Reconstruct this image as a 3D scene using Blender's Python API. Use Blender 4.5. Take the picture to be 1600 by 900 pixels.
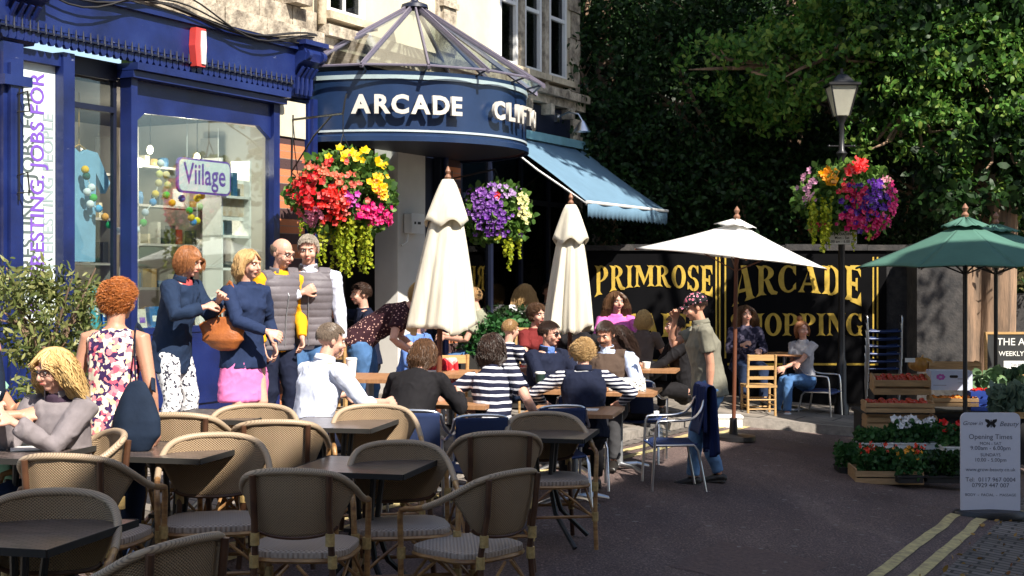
import bpy, bmesh, math, random
import numpy as np
from mathutils import Vector, Matrix, noise as mnoise
random.seed(7); NR = np.random.default_rng(11)
R = math.radians
SC = bpy.context.scene
COL = SC.collection
for o in list(bpy.data.objects): bpy.data.objects.remove(o)

# ---------------- camera, world, sun, exposure ----------------
cam = bpy.data.cameras.new('camera'); camo = bpy.data.objects.new('camera', cam); COL.objects.link(camo)
camo.location = (0, 0, 1.9); camo.rotation_euler = (R(90), 0, 0)
cam.sensor_width = 36; cam.lens = 49.5; cam.shift_y = -0.0125
cam.clip_start = 0.1; cam.clip_end = 600
SC.camera = camo
SUNV = Vector((.72, -1, 1.2)).normalized()
w = bpy.data.worlds.new('World'); SC.world = w; w.use_nodes = True
nt = w.node_tree; bg = nt.nodes['Background']
sk = nt.nodes.new('ShaderNodeTexSky'); sk.sky_type = 'NISHITA'; sk.sun_disc = False
sk.sun_elevation = math.asin(SUNV.z); sk.sun_rotation = math.atan2(SUNV.x, SUNV.y)
nt.links.new(sk.outputs[0], bg.inputs[0]); bg.inputs[1].default_value = 0.095
sl = bpy.data.lights.new('sun', 'SUN'); sl.energy = 5.0; sl.angle = R(.5); sl.color = (1, .93, .82)
so = bpy.data.objects.new('sun', sl); COL.objects.link(so); so.location = SUNV * 40
so.rotation_euler = SUNV.to_track_quat('Z', 'Y').to_euler()
vs = SC.view_settings; vs.view_transform = 'Standard'; vs.look = 'None'; vs.exposure = 1.0; vs.gamma = 1

# ---------------- helpers ----------------
def g(X, Y):
    X = min(max(X, -12), 12); Y = min(max(Y, -10), 30)
    return -.2 - .1 * X + .03 * Y
def vv(X, Y): return .891 * X - .454 * Y          # distance across the street
def at(x, s, up=0):                                # image column + scale -> ground point
    X = (x - 800) / s; Y = 2200 / s
    return Vector((X, Y, g(X, Y) + up))
def pt(x, y, Y): return Vector(((x - 800) * Y / 2200, Y, 1.9 + (430 - y) * Y / 2200))

def tag(o, label=None, cat=None, group=None, kind=None):
    if label: o['label'] = label
    if cat: o['category'] = cat
    if group: o['group'] = group
    if kind: o['kind'] = kind
    return o
def empty(name, loc, rz=0, label=None, cat=None, group=None):
    o = bpy.data.objects.new(name, None); COL.objects.link(o); o.location = loc; o.rotation_euler = (0, 0, rz)
    o.empty_display_size = .1
    return tag(o, label, cat, group)
def copy_tree(o, parent=None):
    c = o.copy(); COL.objects.link(c)
    if parent: c.parent = parent
    for ch in o.children: copy_tree(ch, c)
    return c

class MB:
    def __init__(s): s.v = []; s.f = []; s.m = []; s.uv = {}
    def add(s, vs_, fs, mi=0):
        b = len(s.v); s.v += [tuple(p) for p in vs_]
        for f in fs: s.f.append(tuple(i + b for i in f)); s.m.append(mi)
        return b
    def box(s, c, d, rz=0, mi=0, mat=None):
        hx, hy, hz = d[0] / 2, d[1] / 2, d[2] / 2
        ps = [Vector((x, y, z)) for z in (-hz, hz) for y in (-hy, hy) for x in (-hx, hx)]
        m = mat if mat is not None else Matrix.Rotation(rz, 3, 'Z')
        c = Vector(c); ps = [m @ p + c for p in ps]
        s.add(ps, [(0, 2, 3, 1), (4, 5, 7, 6), (0, 1, 5, 4), (2, 6, 7, 3), (0, 4, 6, 2), (1, 3, 7, 5)], mi)
    def b2(s, x0, x1, y0, y1, z0, z1, mi=0): s.box(((x0 + x1) / 2, (y0 + y1) / 2, (z0 + z1) / 2), (abs(x1 - x0), abs(y1 - y0), abs(z1 - z0)), mi=mi)
    def tube(s, pts, r, n=8, mi=0, flat=None, right=None, dome=False):
        pts = [Vector(p) for p in pts]; N = len(pts)
        if not isinstance(r, (list, tuple)): r = [r] * N
        rr = [(q, q) if not isinstance(q, (tuple, list)) else q for q in r]
        if dome:
            d0 = (pts[0] - pts[1]).normalized(); d1 = (pts[-1] - pts[-2]).normalized()
            a, b = min(rr[0]), min(rr[-1])
            pre = [(pts[0] + d0 * a * .95, (rr[0][0] * .3, rr[0][1] * .3)), (pts[0] + d0 * a * .6, (rr[0][0] * .78, rr[0][1] * .78))]
            post = [(pts[-1] + d1 * b * .6, (rr[-1][0] * .78, rr[-1][1] * .78)), (pts[-1] + d1 * b * .95, (rr[-1][0] * .3, rr[-1][1] * .3))]
            pts = [p for p, _ in pre] + pts + [p for p, _ in post]; rr = [q for _, q in pre] + list(rr) + [q for _, q in post]; N = len(pts)
        T = []
        for i in range(N):
            a = pts[max(i - 1, 0)]; b = pts[min(i + 1, N - 1)]; t = b - a
            T.append(t.normalized() if t.length > 1e-9 else Vector((0, 0, 1)))
        u = Vector(right) if right is not None else T[0].orthogonal()
        vs_ = []
        for i in range(N):
            t = T[i]; u = u - t * u.dot(t)
            if u.length < 1e-6: u = t.orthogonal()
            u = u.normalized(); w_ = t.cross(u)
            for k in range(n):
                a = 2 * math.pi * k / n
                vs_.append(pts[i] + u * (math.cos(a) * rr[i][0]) + w_ * (math.sin(a) * rr[i][1]))
            if right is not None: u = Vector(right)
        fs = []
        for i in range(N - 1):
            for k in range(n):
                a = i * n + k; b = i * n + (k + 1) % n
                fs.append((a, b, b + n, a + n))
        fs.append(tuple(range(n))[::-1]); fs.append(tuple((N - 1) * n + k for k in range(n)))
        s.add(vs_, fs, mi)
    def ball(s, c, r, m3=None, n=12, k=8, mi=0):
        if not isinstance(r, (tuple, list)): r = (r, r, r)
        c = Vector(c); vs_ = []
        for i in range(1, k):
            ph = math.pi * i / k
            for j in range(n):
                th = 2 * math.pi * j / n
                p = Vector((r[0] * math.sin(ph) * math.cos(th), r[1] * math.sin(ph) * math.sin(th), r[2] * math.cos(ph)))
                vs_.append((m3 @ p if m3 is not None else p) + c)
        t = Vector((0, 0, r[2])); t = (m3 @ t if m3 is not None else t)
        vs_ += [c + t, c - t]; T = (k - 1) * n; B = T + 1; fs = []
        for i in range(k - 2):
            for j in range(n):
                a = i * n + j; b = i * n + (j + 1) % n
                fs.append((a, a + n, b + n, b))
        for j in range(n):
            fs.append((T, j, (j + 1) % n)); fs.append((B, (k - 2) * n + (j + 1) % n, (k - 2) * n + j))
        s.add(vs_, fs, mi)
    def lathe(s, prof, c=(0, 0, 0), n=24, mi=0, m3=None, a0=0, a1=2 * math.pi, sx=1, sy=1):
        c = Vector(c); full = abs(a1 - a0 - 2 * math.pi) < 1e-6; K = n if full else n + 1; vs_ = []
        for (r_, z) in prof:
            for j in range(K):
                a = a0 + (a1 - a0) * j / n
                p = Vector((r_ * math.cos(a) * sx, r_ * math.sin(a) * sy, z))
                vs_.append((m3 @ p if m3 is not None else p) + c)
        fs = []
        for i in range(len(prof) - 1):
            for j in range(n):
                a = i * K + j; b = i * K + (j + 1) % K
                fs.append((a, b, b + K, a + K))
        s.add(vs_, fs, mi)
    def prism(s, poly, f, d0, d1, mi=0):                # poly of (a,b); f(a,b,d)->point
        n = len(poly)
        vs_ = [f(a, b, d0) for a, b in poly] + [f(a, b, d1) for a, b in poly]
        fs = [tuple(range(n))[::-1], tuple(range(n, 2 * n))] + [(i, (i + 1) % n, (i + 1) % n + n, i + n) for i in range(n)]
        s.add(vs_, fs, mi)
    def grid(s, f, nu, nv, mi=0, closed=False, uv=True):
        b = len(s.v)
        for j in range(nv + 1):
            for i in range(nu + 1): s.v.append(tuple(f(i / nu, j / nv)))
        for j in range(nv):
            for i in range(nu):
                a = b + j * (nu + 1) + i
                if uv: s.uv[len(s.f)] = [(i / nu, j / nv), ((i + 1) / nu, j / nv), ((i + 1) / nu, (j + 1) / nv), (i / nu, (j + 1) / nv)]
                s.f.append((a, a + 1, a + nu + 2, a + nu + 1)); s.m.append(mi)
    def mesh(s, name):
        me = bpy.data.meshes.new(name); me.from_pydata(s.v, [], s.f); return me
    def build(s, name, mats, parent=None, smooth=True, solid=0, fixn=True, ang=40):
        me = s.mesh(name)
        if not isinstance(mats, (list, tuple)): mats = [mats]
        for m in mats: me.materials.append(m)
        if len(mats) > 1: me.polygons.foreach_set('material_index', s.m)
        if s.uv:
            ul = me.uv_layers.new(name='UVMap')
            for fi, c in s.uv.items():
                p = me.polygons[fi]
                for k, li in enumerate(p.loop_indices): ul.data[li].uv = c[k]
        if fixn and not s.uv:
            bm = bmesh.new(); bm.from_mesh(me); bmesh.ops.recalc_face_normals(bm, faces=bm.faces); bm.to_mesh(me); bm.free()
        o = bpy.data.objects.new(name, me); COL.objects.link(o)
        if parent: o.parent = parent
        if smooth:
            try: me.shade_smooth(); me.set_sharp_from_angle(angle=R(ang))
            except Exception: pass
        if solid:
            md = o.modifiers.new('solid', 'SOLIDIFY'); md.thickness = solid; md.offset = 0
        return o

# temp scene for evaluating modifiers cheaply
TS = bpy.data.scenes.new('eval_scratch'); tvl = TS.view_layers[0]
def evaluate(me, mods):
    o = bpy.data.objects.new('tmp', me); TS.collection.objects.link(o)
    for t, kw in mods:
        m = o.modifiers.new(t, t)
        for k, v_ in kw.items(): setattr(m, k, v_)
    tvl.update(); dg = tvl.depsgraph; dg.update()
    r = bpy.data.meshes.new_from_object(o.evaluated_get(dg), depsgraph=dg)
    bpy.data.objects.remove(o); return r
def blob(mb, name, mt, parent, vox=.008, sm=2, disp=None):
    me = mb.mesh(name)
    r = evaluate(me, [('REMESH', dict(mode='VOXEL', voxel_size=vox)), ('SMOOTH', dict(factor=.5, iterations=sm))])
    bpy.data.meshes.remove(me); r.name = name
    if disp:
        n = len(r.vertices); co = np.empty(n * 3, 'f'); r.vertices.foreach_get('co', co); co = co.reshape(-1, 3)
        no = np.empty(n * 3, 'f'); r.vertices.foreach_get('normal', no); no = no.reshape(-1, 3)
        co += no * disp(co, no)[:, None]; r.vertices.foreach_set('co', co.reshape(-1)); r.update()
    r.materials.clear(); r.materials.append(mt); r.shade_smooth()
    o = bpy.data.objects.new(name, r); COL.objects.link(o); o.parent = parent
    return o
def textmesh(txt, size, ext=.0, bold=0, spacing=1, align='CENTER', shear=0, res=3, lsp=1):
    cu = bpy.data.curves.new('text', 'FONT'); cu.body = txt; cu.size = size; cu.extrude = ext; cu.offset = bold
    cu.space_character = spacing; cu.align_x = align; cu.align_y = 'CENTER'; cu.resolution_u = res; cu.shear = shear; cu.space_line = lsp
    o = bpy.data.objects.new('tmp', cu); TS.collection.objects.link(o); tvl.update(); dg = tvl.depsgraph; dg.update()
    me = bpy.data.meshes.new_from_object(o.evaluated_get(dg), depsgraph=dg); bpy.data.objects.remove(o); bpy.data.curves.remove(cu)
    return me
def textobj(name, txt, size, mt, parent, M, **kw):
    me = textmesh(txt, size, **kw); me.transform(M); me.materials.clear(); me.materials.append(mt); me.name = name
    o = bpy.data.objects.new(name, me); COL.objects.link(o)
    if parent: o.parent = parent
    return o
def UP(loc, rz=0, sx=1, sy=1):        # text standing upright facing -Y
    return Matrix.Translation(loc) @ Matrix.Rotation(rz, 4, 'Z') @ Matrix.Rotation(R(90), 4, 'X') @ Matrix.Diagonal((sx, sy, 1, 1))

# ---------------- materials ----------------
MC = {}
def hexc(h):
    c = [int(h[i:i + 2], 16) / 255 for i in (0, 2, 4)]
    return tuple((x / 12.92 if x <= .04045 else ((x + .055) / 1.055) ** 2.4) for x in c)
def mat(name, col, rough=.6, metal=0, var=.15, vs_=6, bump=0, bs=60, col2=None, spec=.5, stretch=(1, 1, 1), sub=0, coat=0, trans=0):
    if name in MC: return MC[name]
    m = bpy.data.materials.new(name); m.use_nodes = True; MC[name] = m
    t = m.node_tree; N = t.nodes; L = t.links; b = N['Principled BSDF']
    if isinstance(col, str): col = hexc(col)
    if isinstance(col2, str): col2 = hexc(col2)
    b.inputs['Roughness'].default_value = rough; b.inputs['Metallic'].default_value = metal
    b.inputs['Specular IOR Level'].default_value = spec
    if coat: b.inputs['Coat Weight'].default_value = coat; b.inputs['Coat Roughness'].default_value = .15
    if sub: b.inputs['Subsurface Weight'].default_value = sub; b.inputs['Subsurface Radius'].default_value = (.02, .008, .004); b.inputs['Subsurface Scale'].default_value = 1
    tc = N.new('ShaderNodeTexCoord'); mp = N.new('ShaderNodeMapping'); mp.inputs['Scale'].default_value = stretch
    L.new(tc.outputs['Object'], mp.inputs[0])
    nz = N.new('ShaderNodeTexNoise'); nz.inputs['Scale'].default_value = vs_; nz.inputs['Detail'].default_value = 6; nz.inputs['Roughness'].default_value = .65
    L.new(mp.outputs[0], nz.inputs['Vector'])
    rp = N.new('ShaderNodeValToRGB'); rp.color_ramp.elements[0].position = .35; rp.color_ramp.elements[1].position = .65
    c2 = col2 if col2 else tuple(x * (1 - var) for x in col)
    rp.color_ramp.elements[0].color = (*c2, 1); rp.color_ramp.elements[1].color = (*col, 1)
    L.new(nz.outputs[0], rp.inputs[0]); L.new(rp.outputs[0], b.inputs['Base Color'])
    if trans:
        tr = N.new('ShaderNodeBsdfTranslucent'); mx = N.new('ShaderNodeMixShader'); mx.inputs[0].default_value = trans
        L.new(rp.outputs[0], tr.inputs[0]); L.new(b.outputs[0], mx.inputs[1]); L.new(tr.outputs[0], mx.inputs[2]); L.new(mx.outputs[0], N['Material Output'].inputs[0])
    if bump:
        n2 = N.new('ShaderNodeTexNoise'); n2.inputs['Scale'].default_value = bs; n2.inputs['Detail'].default_value = 4
        L.new(mp.outputs[0], n2.inputs['Vector'])
        bp = N.new('ShaderNodeBump'); bp.inputs['Strength'].default_value = bump; bp.inputs['Distance'].default_value = .02
        L.new(n2.outputs[0], bp.inputs['Height']); L.new(bp.outputs[0], b.inputs['Normal'])
    return m
def nodes(m): t = m.node_tree; return t, t.nodes, t.links, t.nodes['Principled BSDF']
def pattern(m, build):
    """replace base colour by build(N, L, coord_output) -> colour socket"""
    t, N, L, b = nodes(m); tc = N.new('ShaderNodeTexCoord')
    c = build(N, L, tc)
    for l in list(b.inputs['Base Color'].links): L.remove(l)
    L.new(c, b.inputs['Base Color']); return m
def ramp(N, L, fac, stops, const=False):
    r = N.new('ShaderNodeValToRGB'); cr = r.color_ramp
    if const: cr.interpolation = 'CONSTANT'
    while len(cr.elements) > 1: cr.elements.remove(cr.elements[-1])
    for i, (p, c) in enumerate(stops):
        if isinstance(c, str): c = hexc(c)
        e = cr.elements[0] if i == 0 else cr.elements.new(p)
        e.position = p; e.color = (*c, 1)
    L.new(fac, r.inputs[0]); return r.outputs[0]
def glassmat(name, tint=(.9, .95, .93), refl=.12, rough=.02):
    m = bpy.data.materials.new(name); m.use_nodes = True; t = m.node_tree; N = t.nodes; L = t.links; N.clear()
    o = N.new('ShaderNodeOutputMaterial'); tr = N.new('ShaderNodeBsdfTransparent'); tr.inputs[0].default_value = (*tint, 1)
    gl = N.new('ShaderNodeBsdfGlossy'); gl.inputs['Roughness'].default_value = rough
    fr = N.new('ShaderNodeFresnel'); fr.inputs[0].default_value = 1.35
    ad = N.new('ShaderNodeMath'); ad.operation = 'MULTIPLY_ADD'; ad.inputs[1].default_value = .32; ad.inputs[2].default_value = refl; ad.use_clamp = True
    mx = N.new('ShaderNodeMixShader'); L.new(fr.outputs[0], ad.inputs[0]); L.new(ad.outputs[0], mx.inputs[0])
    L.new(tr.outputs[0], mx.inputs[1]); L.new(gl.outputs[0], mx.inputs[2]); L.new(mx.outputs[0], o.inputs[0]); return m
# paints and stone
M_blue = mat('blue gloss paint', (.012, .028, .21), .38, var=.35, vs_=9, bump=.08, bs=40)
M_navy = mat('navy gloss paint', (.012, .030, .085), .3, var=.2, vs_=4)
def _bl(N, L, tc):
    n1 = N.new('ShaderNodeTexNoise'); n1.inputs['Scale'].default_value = 2.2; n1.inputs['Detail'].default_value = 8; L.new(tc.outputs['Object'], n1.inputs['Vector'])
    a = ramp(N, L, n1.outputs[0], [(.3, (.004, .009, .05)), (.55, (.008, .018, .105)), (.75, (.014, .030, .135))])
    mp = N.new('ShaderNodeMapping'); mp.inputs['Scale'].default_value = (5, 5, 22); L.new(tc.outputs['Object'], mp.inputs[0])
    n2 = N.new('ShaderNodeTexNoise'); n2.inputs['Scale'].default_value = 1.3; n2.inputs['Detail'].default_value = 9; n2.inputs['Roughness'].default_value = .75; L.new(mp.outputs[0], n2.inputs['Vector'])
    f_ = ramp(N, L, n2.outputs[0], [(.66, (0, 0, 0)), (.70, (1, 1, 1))])
    mx = N.new('ShaderNodeMix'); mx.data_type = 'RGBA'; L.new(f_, mx.inputs[0]); L.new(a, mx.inputs[6]); mx.inputs[7].default_value = (.20, .22, .32, 1); return mx.outputs[2]
BLUE_FN = _bl
M_dnavy = mat('dark navy paint', (.006, .01, .03), .5)
M_stone = mat('buff limestone', (.62, .53, .38), .9, col2=(.33, .27, .19), vs_=3.5, bump=.5, bs=25)
M_stone2 = mat('weathered limestone', (.60, .52, .40), .95, col2=(.16, .13, .10), vs_=5, bump=.9, bs=22)
M_cream = mat('cream render', (.66, .60, .46), .9, var=.2, vs_=2, bump=.15)
M_white = mat('white paint', (.78, .78, .76), .5, var=.08)
M_offw = mat('off white plaster', (.66, .64, .60), .8, var=.1, vs_=2)
M_black = mat('black iron paint', (.012, .012, .014), .4)
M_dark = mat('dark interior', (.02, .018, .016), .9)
M_glass = glassmat('shop glass', refl=.02)
M_glassr = glassmat('canopy glass', tint=(.80, .88, .85), refl=.12, rough=.1)
M_gdark = glassmat('dark window glass', tint=(.35, .37, .38), refl=.05)
M_alu = mat('brushed aluminium', (.75, .76, .78), .28, 1, var=.08)
M_steel = mat('galvanised grey steel', (.3, .31, .33), .5, .6)
M_slate = mat('slate roof', (.08, .085, .1), .8, var=.4)
M_gold = mat('gold sign paint', (.56, .37, .045), .55, var=.35, vs_=5, bump=.1)
M_signblk = mat('black sign paint', (.005, .005, .006), .8, var=.3, vs_=2, spec=.05)
M_rope = mat('black cable', (.02, .018, .018), .7)
M_wood = mat('pale pine wood', (.55, .33, .13), .55, var=.35, vs_=4, stretch=(1, 1, 8))
M_wood2 = mat('brown tabletop wood', (.40, .20, .09), .45, var=.3, vs_=5, stretch=(10, 1, 1))
M_crate = mat('crate wood', (.50, .31, .15), .75, var=.35, vs_=5, stretch=(1, 6, 6))
M_polewd = mat('dark red brown pole', (.14, .045, .02), .5)
M_soil = mat('soil', (.03, .02, .012), .95)

pattern(M_blue, BLUE_FN)
# ---------------- ground ----------------
def asphalt():
    m = mat('asphalt', (.07, .052, .052), .85, bump=.6, bs=150)
    def f(N, L, tc):
        n1 = N.new('ShaderNodeTexNoise'); n1.inputs['Scale'].default_value = .5; n1.inputs['Detail'].default_value = 8; n1.inputs['Roughness'].default_value = .7
        mp = N.new('ShaderNodeMapping'); mp.inputs['Rotation'].default_value = (0, 0, R(27)); mp.inputs['Scale'].default_value = (2.4, .8, 1)
        L.new(tc.outputs['Object'], mp.inputs[0]); L.new(mp.outputs[0], n1.inputs['Vector'])
        n2 = N.new('ShaderNodeTexNoise'); n2.inputs['Scale'].default_value = 70; n2.inputs['Detail'].default_value = 3; L.new(tc.outputs['Object'], n2.inputs['Vector'])
        a = ramp(N, L, n1.outputs[0], [(.28, (.075, .046, .040)), (.42, (.125, .084, .077)), (.55, (.155, .106, .096)), (.7, (.24, .17, .145))])
        b = ramp(N, L, n2.outputs[0], [(.35, (.4, .4, .4)), (.6, (1, 1, 1)), (.72, (2.4, 2.3, 2.2))])
        mx = N.new('ShaderNodeMix'); mx.data_type = 'RGBA'; mx.blend_type = 'MULTIPLY'; mx.inputs[0].default_value = 1
        L.new(a, mx.inputs[6]); L.new(b, mx.inputs[7]); return mx.outputs[2]
    return pattern(m, f)
M_asph = asphalt()
mb = MB()
xs = [-200, -60, -12] + [i * 1.0 for i in range(-11, 12)] + [12, 60, 200]; ys = [-150, -40, -10] + [float(i) for i in range(-8, 30)] + [30, 80, 220]
for y in ys:
    for x in xs: mb.v.append((x, y, g(x, y)))
nx = len(xs)
for j in range(len(ys) - 1):
    for i in range(nx - 1):
        a = j * nx + i; mb.f.append((a, a + 1, a + nx + 1, a + nx)); mb.m.append(0)
tag(mb.build('ground', M_asph, fixn=False), kind='structure')
DV = Vector((.454, .891)); NV = Vector((.891, -.454))
def sv(v_, u, up=0):                   # street coordinates: v across, u along
    X = NV.x * v_ + DV.x * u; Y = NV.y * v_ + DV.y * u
    return Vector((X, Y, g(X, Y) + up))
def strip(name, v0, v1, u0, u1, up0, up1, mt, n=40, wob=0):
    mb = MB()
    def f(a, b):
        u = u0 + (u1 - u0) * b; v_ = v0 + (v1 - v0) * a
        return sv(v_ + (mnoise.noise(Vector((u * 1.7, 3, v_))) * wob), u, up1)
    mb.grid(f, 2, n, uv=False)
    if up1 - up0 > .02:
        mb.grid(lambda a, b: sv(v1, u0 + (u1 - u0) * b, up1 + (up0 - up1) * a), 1, n, uv=False)
        mb.grid(lambda a, b: sv(v0, u0 + (u1 - u0) * b, up0 + (up1 - up0) * a), 1, n, uv=False)
    return tag(mb.build(name, mt, smooth=False), kind='structure')
def paving(name, c, mort, w_, h_, rot=27):
    m = mat(name, c, .85, bump=.4, bs=60)
    def f(N, L, tc):
        mp = N.new('ShaderNodeMapping'); mp.inputs['Rotation'].default_value = (0, 0, R(rot)); L.new(tc.outputs['Object'], mp.inputs[0])
        bk = N.new('ShaderNodeTexBrick'); L.new(mp.outputs[0], bk.inputs[0])
        bk.inputs['Color1'].default_value = (*c, 1); bk.inputs['Color2'].default_value = (*[x * .6 for x in c], 1); bk.inputs['Mortar'].default_value = (*mort, 1)
        bk.inputs['Scale'].default_value = 1; bk.inputs['Brick Width'].default_value = w_; bk.inputs['Row Height'].default_value = h_
        bk.inputs['Mortar Size'].default_value = .012
        nz = N.new('ShaderNodeTexNoise'); nz.inputs['Scale'].default_value = 2.5; nz.inputs['Detail'].default_value = 7; L.new(tc.outputs['Object'], nz.inputs['Vector'])
        r = ramp(N, L, nz.outputs[0], [(.3, (.45, .45, .45)), (.65, (1, 1, 1))])
        mx = N.new('ShaderNodeMix'); mx.data_type = 'RGBA'; mx.blend_type = 'MULTIPLY'; mx.inputs[0].default_value = 1
        L.new(bk.outputs[0], mx.inputs[6]); L.new(r, mx.inputs[7]); return mx.outputs[2]
    return pattern(m, f)
M_pave = paving('stone paving', (.30, .26, .22), (.05, .045, .04), .7, .5)
M_sett = paving('stone setts', (.22, .19, .17), (.03, .026, .02), .22, .10)
M_kerb = mat('granite kerb', (.28, .25, .22), .8, var=.4, vs_=12, bump=.3)
M_yel = mat('worn yellow line', (.60, .50, .22), .8, col2=(.30, .24, .13), vs_=14)
strip('pavement', -8.80, -5.90, -6, 22, -.05, .08, M_pave)
strip('kerb', -5.895, -5.75, -6, 22, -.05, .085, M_kerb)
strip('gutter', -5.745, -5.60, -6, 22, 0, .004, M_sett)
strip('road_marking', -5.52, -5.44, -6, 22, 0, .006, M_yel, 80, .02); strip('road_marking', -5.34, -5.26, -6, 22, 0, .006, M_yel, 80, .02)
strip('road_marking', -2.20, -2.11, -6, 12.9, 0, .006, M_yel, 80, .025); strip('road_marking', -1.98, -1.89, -6, 12.9, 0, .006, M_yel, 80, .025)
strip('gutter', -1.80, -1.22, -6, 22, 0, .005, M_sett)
strip('kerb', -1.21, -1.05, -6, 22, -.05, .11, M_kerb)
strip('pavement', -1.045, 1.6, -6, 22, -.05, .10, M_pave)
# forecourt in front of the sign wall
mb = MB()
def fc(a, b, up): X = .6 + 9 * a; Y = 17.3 + .35 * a * 2 + b * 4.5; return Vector((X, Y, g(X, Y) + up))
mb.grid(lambda a, b: fc(a, b, .10), 12, 6, uv=False); mb.grid(lambda a, b: fc(a, 0, .10 - .15 * b), 12, 1, uv=False)
tag(mb.build('pavement', M_pave, smooth=False), kind='structure')
mb = MB()
mb.grid(lambda a, b: fc(a, 0, .108) + Vector((0, -.004 - .13 * b, 0)), 12, 1, uv=False); mb.grid(lambda a, b: fc(a, 0, .108 - .15 * b) + Vector((0, -.134, 0)), 12, 1, uv=False)
tag(mb.build('kerb', M_kerb, smooth=False), kind='structure')

# repair patches and covers in the road
for (v_, u, a, b, c) in ((-2.9, 9.3, .8, 1.1, (.15, .098, .086)), (-4.2, 15.6, 1.5, .9, (.14, .09, .08))):
    mb = MB(); mb.grid(lambda q, r_: sv(v_ + a * (q - .5) + .02 * math.sin(r_ * 17), u + b * (r_ - .5) + .02 * math.sin(q * 19), .003), 6, 6, uv=False); tag(mb.build('road_patch', mat('road repair %.3f' % c[0], c, .9, var=.4, vs_=30, bump=.6, bs=140), fixn=False), kind='structure')
mb = MB()
for k in range(260):
    q = sv(random.uniform(-5.2, -2.2), random.uniform(7.5, 19), .0035); r_ = random.uniform(.008, .028); mb.lathe([(0, .0012), (r_, 0)], q, 7)
tag(mb.build('road_specks', mat('pale gum', (.22, .19, .17), .9), fixn=False), 'scattered pale gum spots and grit on the road', 'gum spots', kind='stuff')

# ---------------- terrace with the blue shopfront ----------------
FA = Vector((-3.96, 11.62, 0)); FR = math.atan2(.891, .454)
def brickmat(name, c1, c2, mo):
    m = mat(name, c1, .85, bump=.2, bs=80)
    def f(N, L, tc):
        mp = N.new('ShaderNodeMapping'); mp.inputs['Rotation'].default_value = (R(90), 0, 0); L.new(tc.outputs['Object'], mp.inputs[0])
        bk = N.new('ShaderNodeTexBrick'); L.new(mp.outputs[0], bk.inputs[0]); bk.inputs['Scale'].default_value = 1
        bk.inputs['Color1'].default_value = (*c1, 1); bk.inputs['Color2'].default_value = (*c2, 1); bk.inputs['Mortar'].default_value = (*mo, 1)
        bk.inputs['Brick Width'].default_value = .215; bk.inputs['Row Height'].default_value = .075; bk.inputs['Mortar Size'].default_value = .006
        return bk.outputs[0]
    return pattern(m, f)
def stripes_brick():
    m = mat('striped brick', (.5, .13, .05), .85, bump=.3, bs=60)
    def f(N, L, tc):
        sp = N.new('ShaderNodeSeparateXYZ'); L.new(tc.outputs['Object'], sp.inputs[0])
        md = N.new('ShaderNodeMath'); md.operation = 'MODULO'; md.inputs[1].default_value = .26; L.new(sp.outputs[2], md.inputs[0])
        dv = N.new('ShaderNodeMath'); dv.operation = 'DIVIDE'; dv.inputs[1].default_value = .26; L.new(md.outputs[0], dv.inputs[0])
        return ramp(N, L, dv.outputs[0], [(0, (.52, .17, .07)), (.27, (.25, .2, .16)), (.3, (.55, .19, .08)), (.56, (.07, .035, .035)), (.97, (.25, .2, .16))], True)
    return pattern(m, f)
M_brick = stripes_brick()
def ogee(t0, t1, mbx, z0, z1, y0, y1, mi=0): mbx.b2(t0, t1, y0, y1, z0, z1, mi)

B1 = empty('shop_building', FA, FR, 'stone terrace building with a royal blue shopfront and large display window', 'building')
m = MB(); m.b2(-5, 3.98, .12, .5, 3.6, 9)                                                 # upper wall
m.b2(3.33, 3.86, -.02, .45, .3, 3.36, 0)
m.b2(-5, -.2, .1, .5, .3, 3.8, 0)
WU = MB(); WU.b2(-5, 3.98, .12, .6, 4.74, 9); o = WU.build('wall', M_stone, B1, smooth=False)
m = MB(); m.b2(3.33, 3.80, -.03, .10, .3, 3.34); m.build('brick_pier', M_brick, B1, smooth=False)
m = MB(); m.b2(3.34, 3.79, -.05, .09, 3.345, 3.72); m.build('pier_capstone', M_cream, B1, smooth=False)
m = MB(); m.b2(-1.6, -.42, -.05, .45, .3, 3.7); m.build('side_pier', M_stone2, B1, smooth=False)
# stone cornice over the fascia, broken into worn blocks
m = MB(); t = -5
while t < 3.9:
    L_ = random.uniform(.45, .8); e = min(t + L_, 3.97); j = random.uniform(-.012, .012)
    m.b2(t + .004, e - .004, -.16 + j, .1, 4.32, 4.50 + j); m.b2(t + .006, e - .006, -.06 + j, .1, 4.505, 4.72); t = e
m.build('stone_cornice', M_stone2, B1, smooth=False)
m = MB()
m.b2(3.42, 3.7, -.2, .08, 4.73, 5.4); m.build('stone_corbel', M_stone2, B1, smooth=False)
# fascia
m = MB(); m.b2(-5, 3.5, -.12, .1, 3.93, 4.31); m.b2(-5, 3.5, -.17, .1, 4.25, 4.312)
for i in range(96):
    a = -4.6 + i * .085
    if a > 3.45: break
    m.prism([(a, 3.93), (a, 3.83), (a + .02, 3.80), (a + .05, 3.80), (a + .07, 3.83), (a + .07, 3.93)], lambda p, q, d: (p, d, q), -.115, -.08)
m.build('fascia', M_blue, B1, smooth=False)
# spikes on the scalloped edge
m = MB()
for i in range(95):
    a = -4.57 + i * .085
    if a > 3.45: break
    m.tube([(a, -.135, 3.88), (a, -.135, 3.97)], [.012, .004], 5)
m.b2(-4.6, 3.46, -.142, -.122, 3.885, 3.90)
m.build('fascia_trim', M_dnavy, B1)
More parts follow.
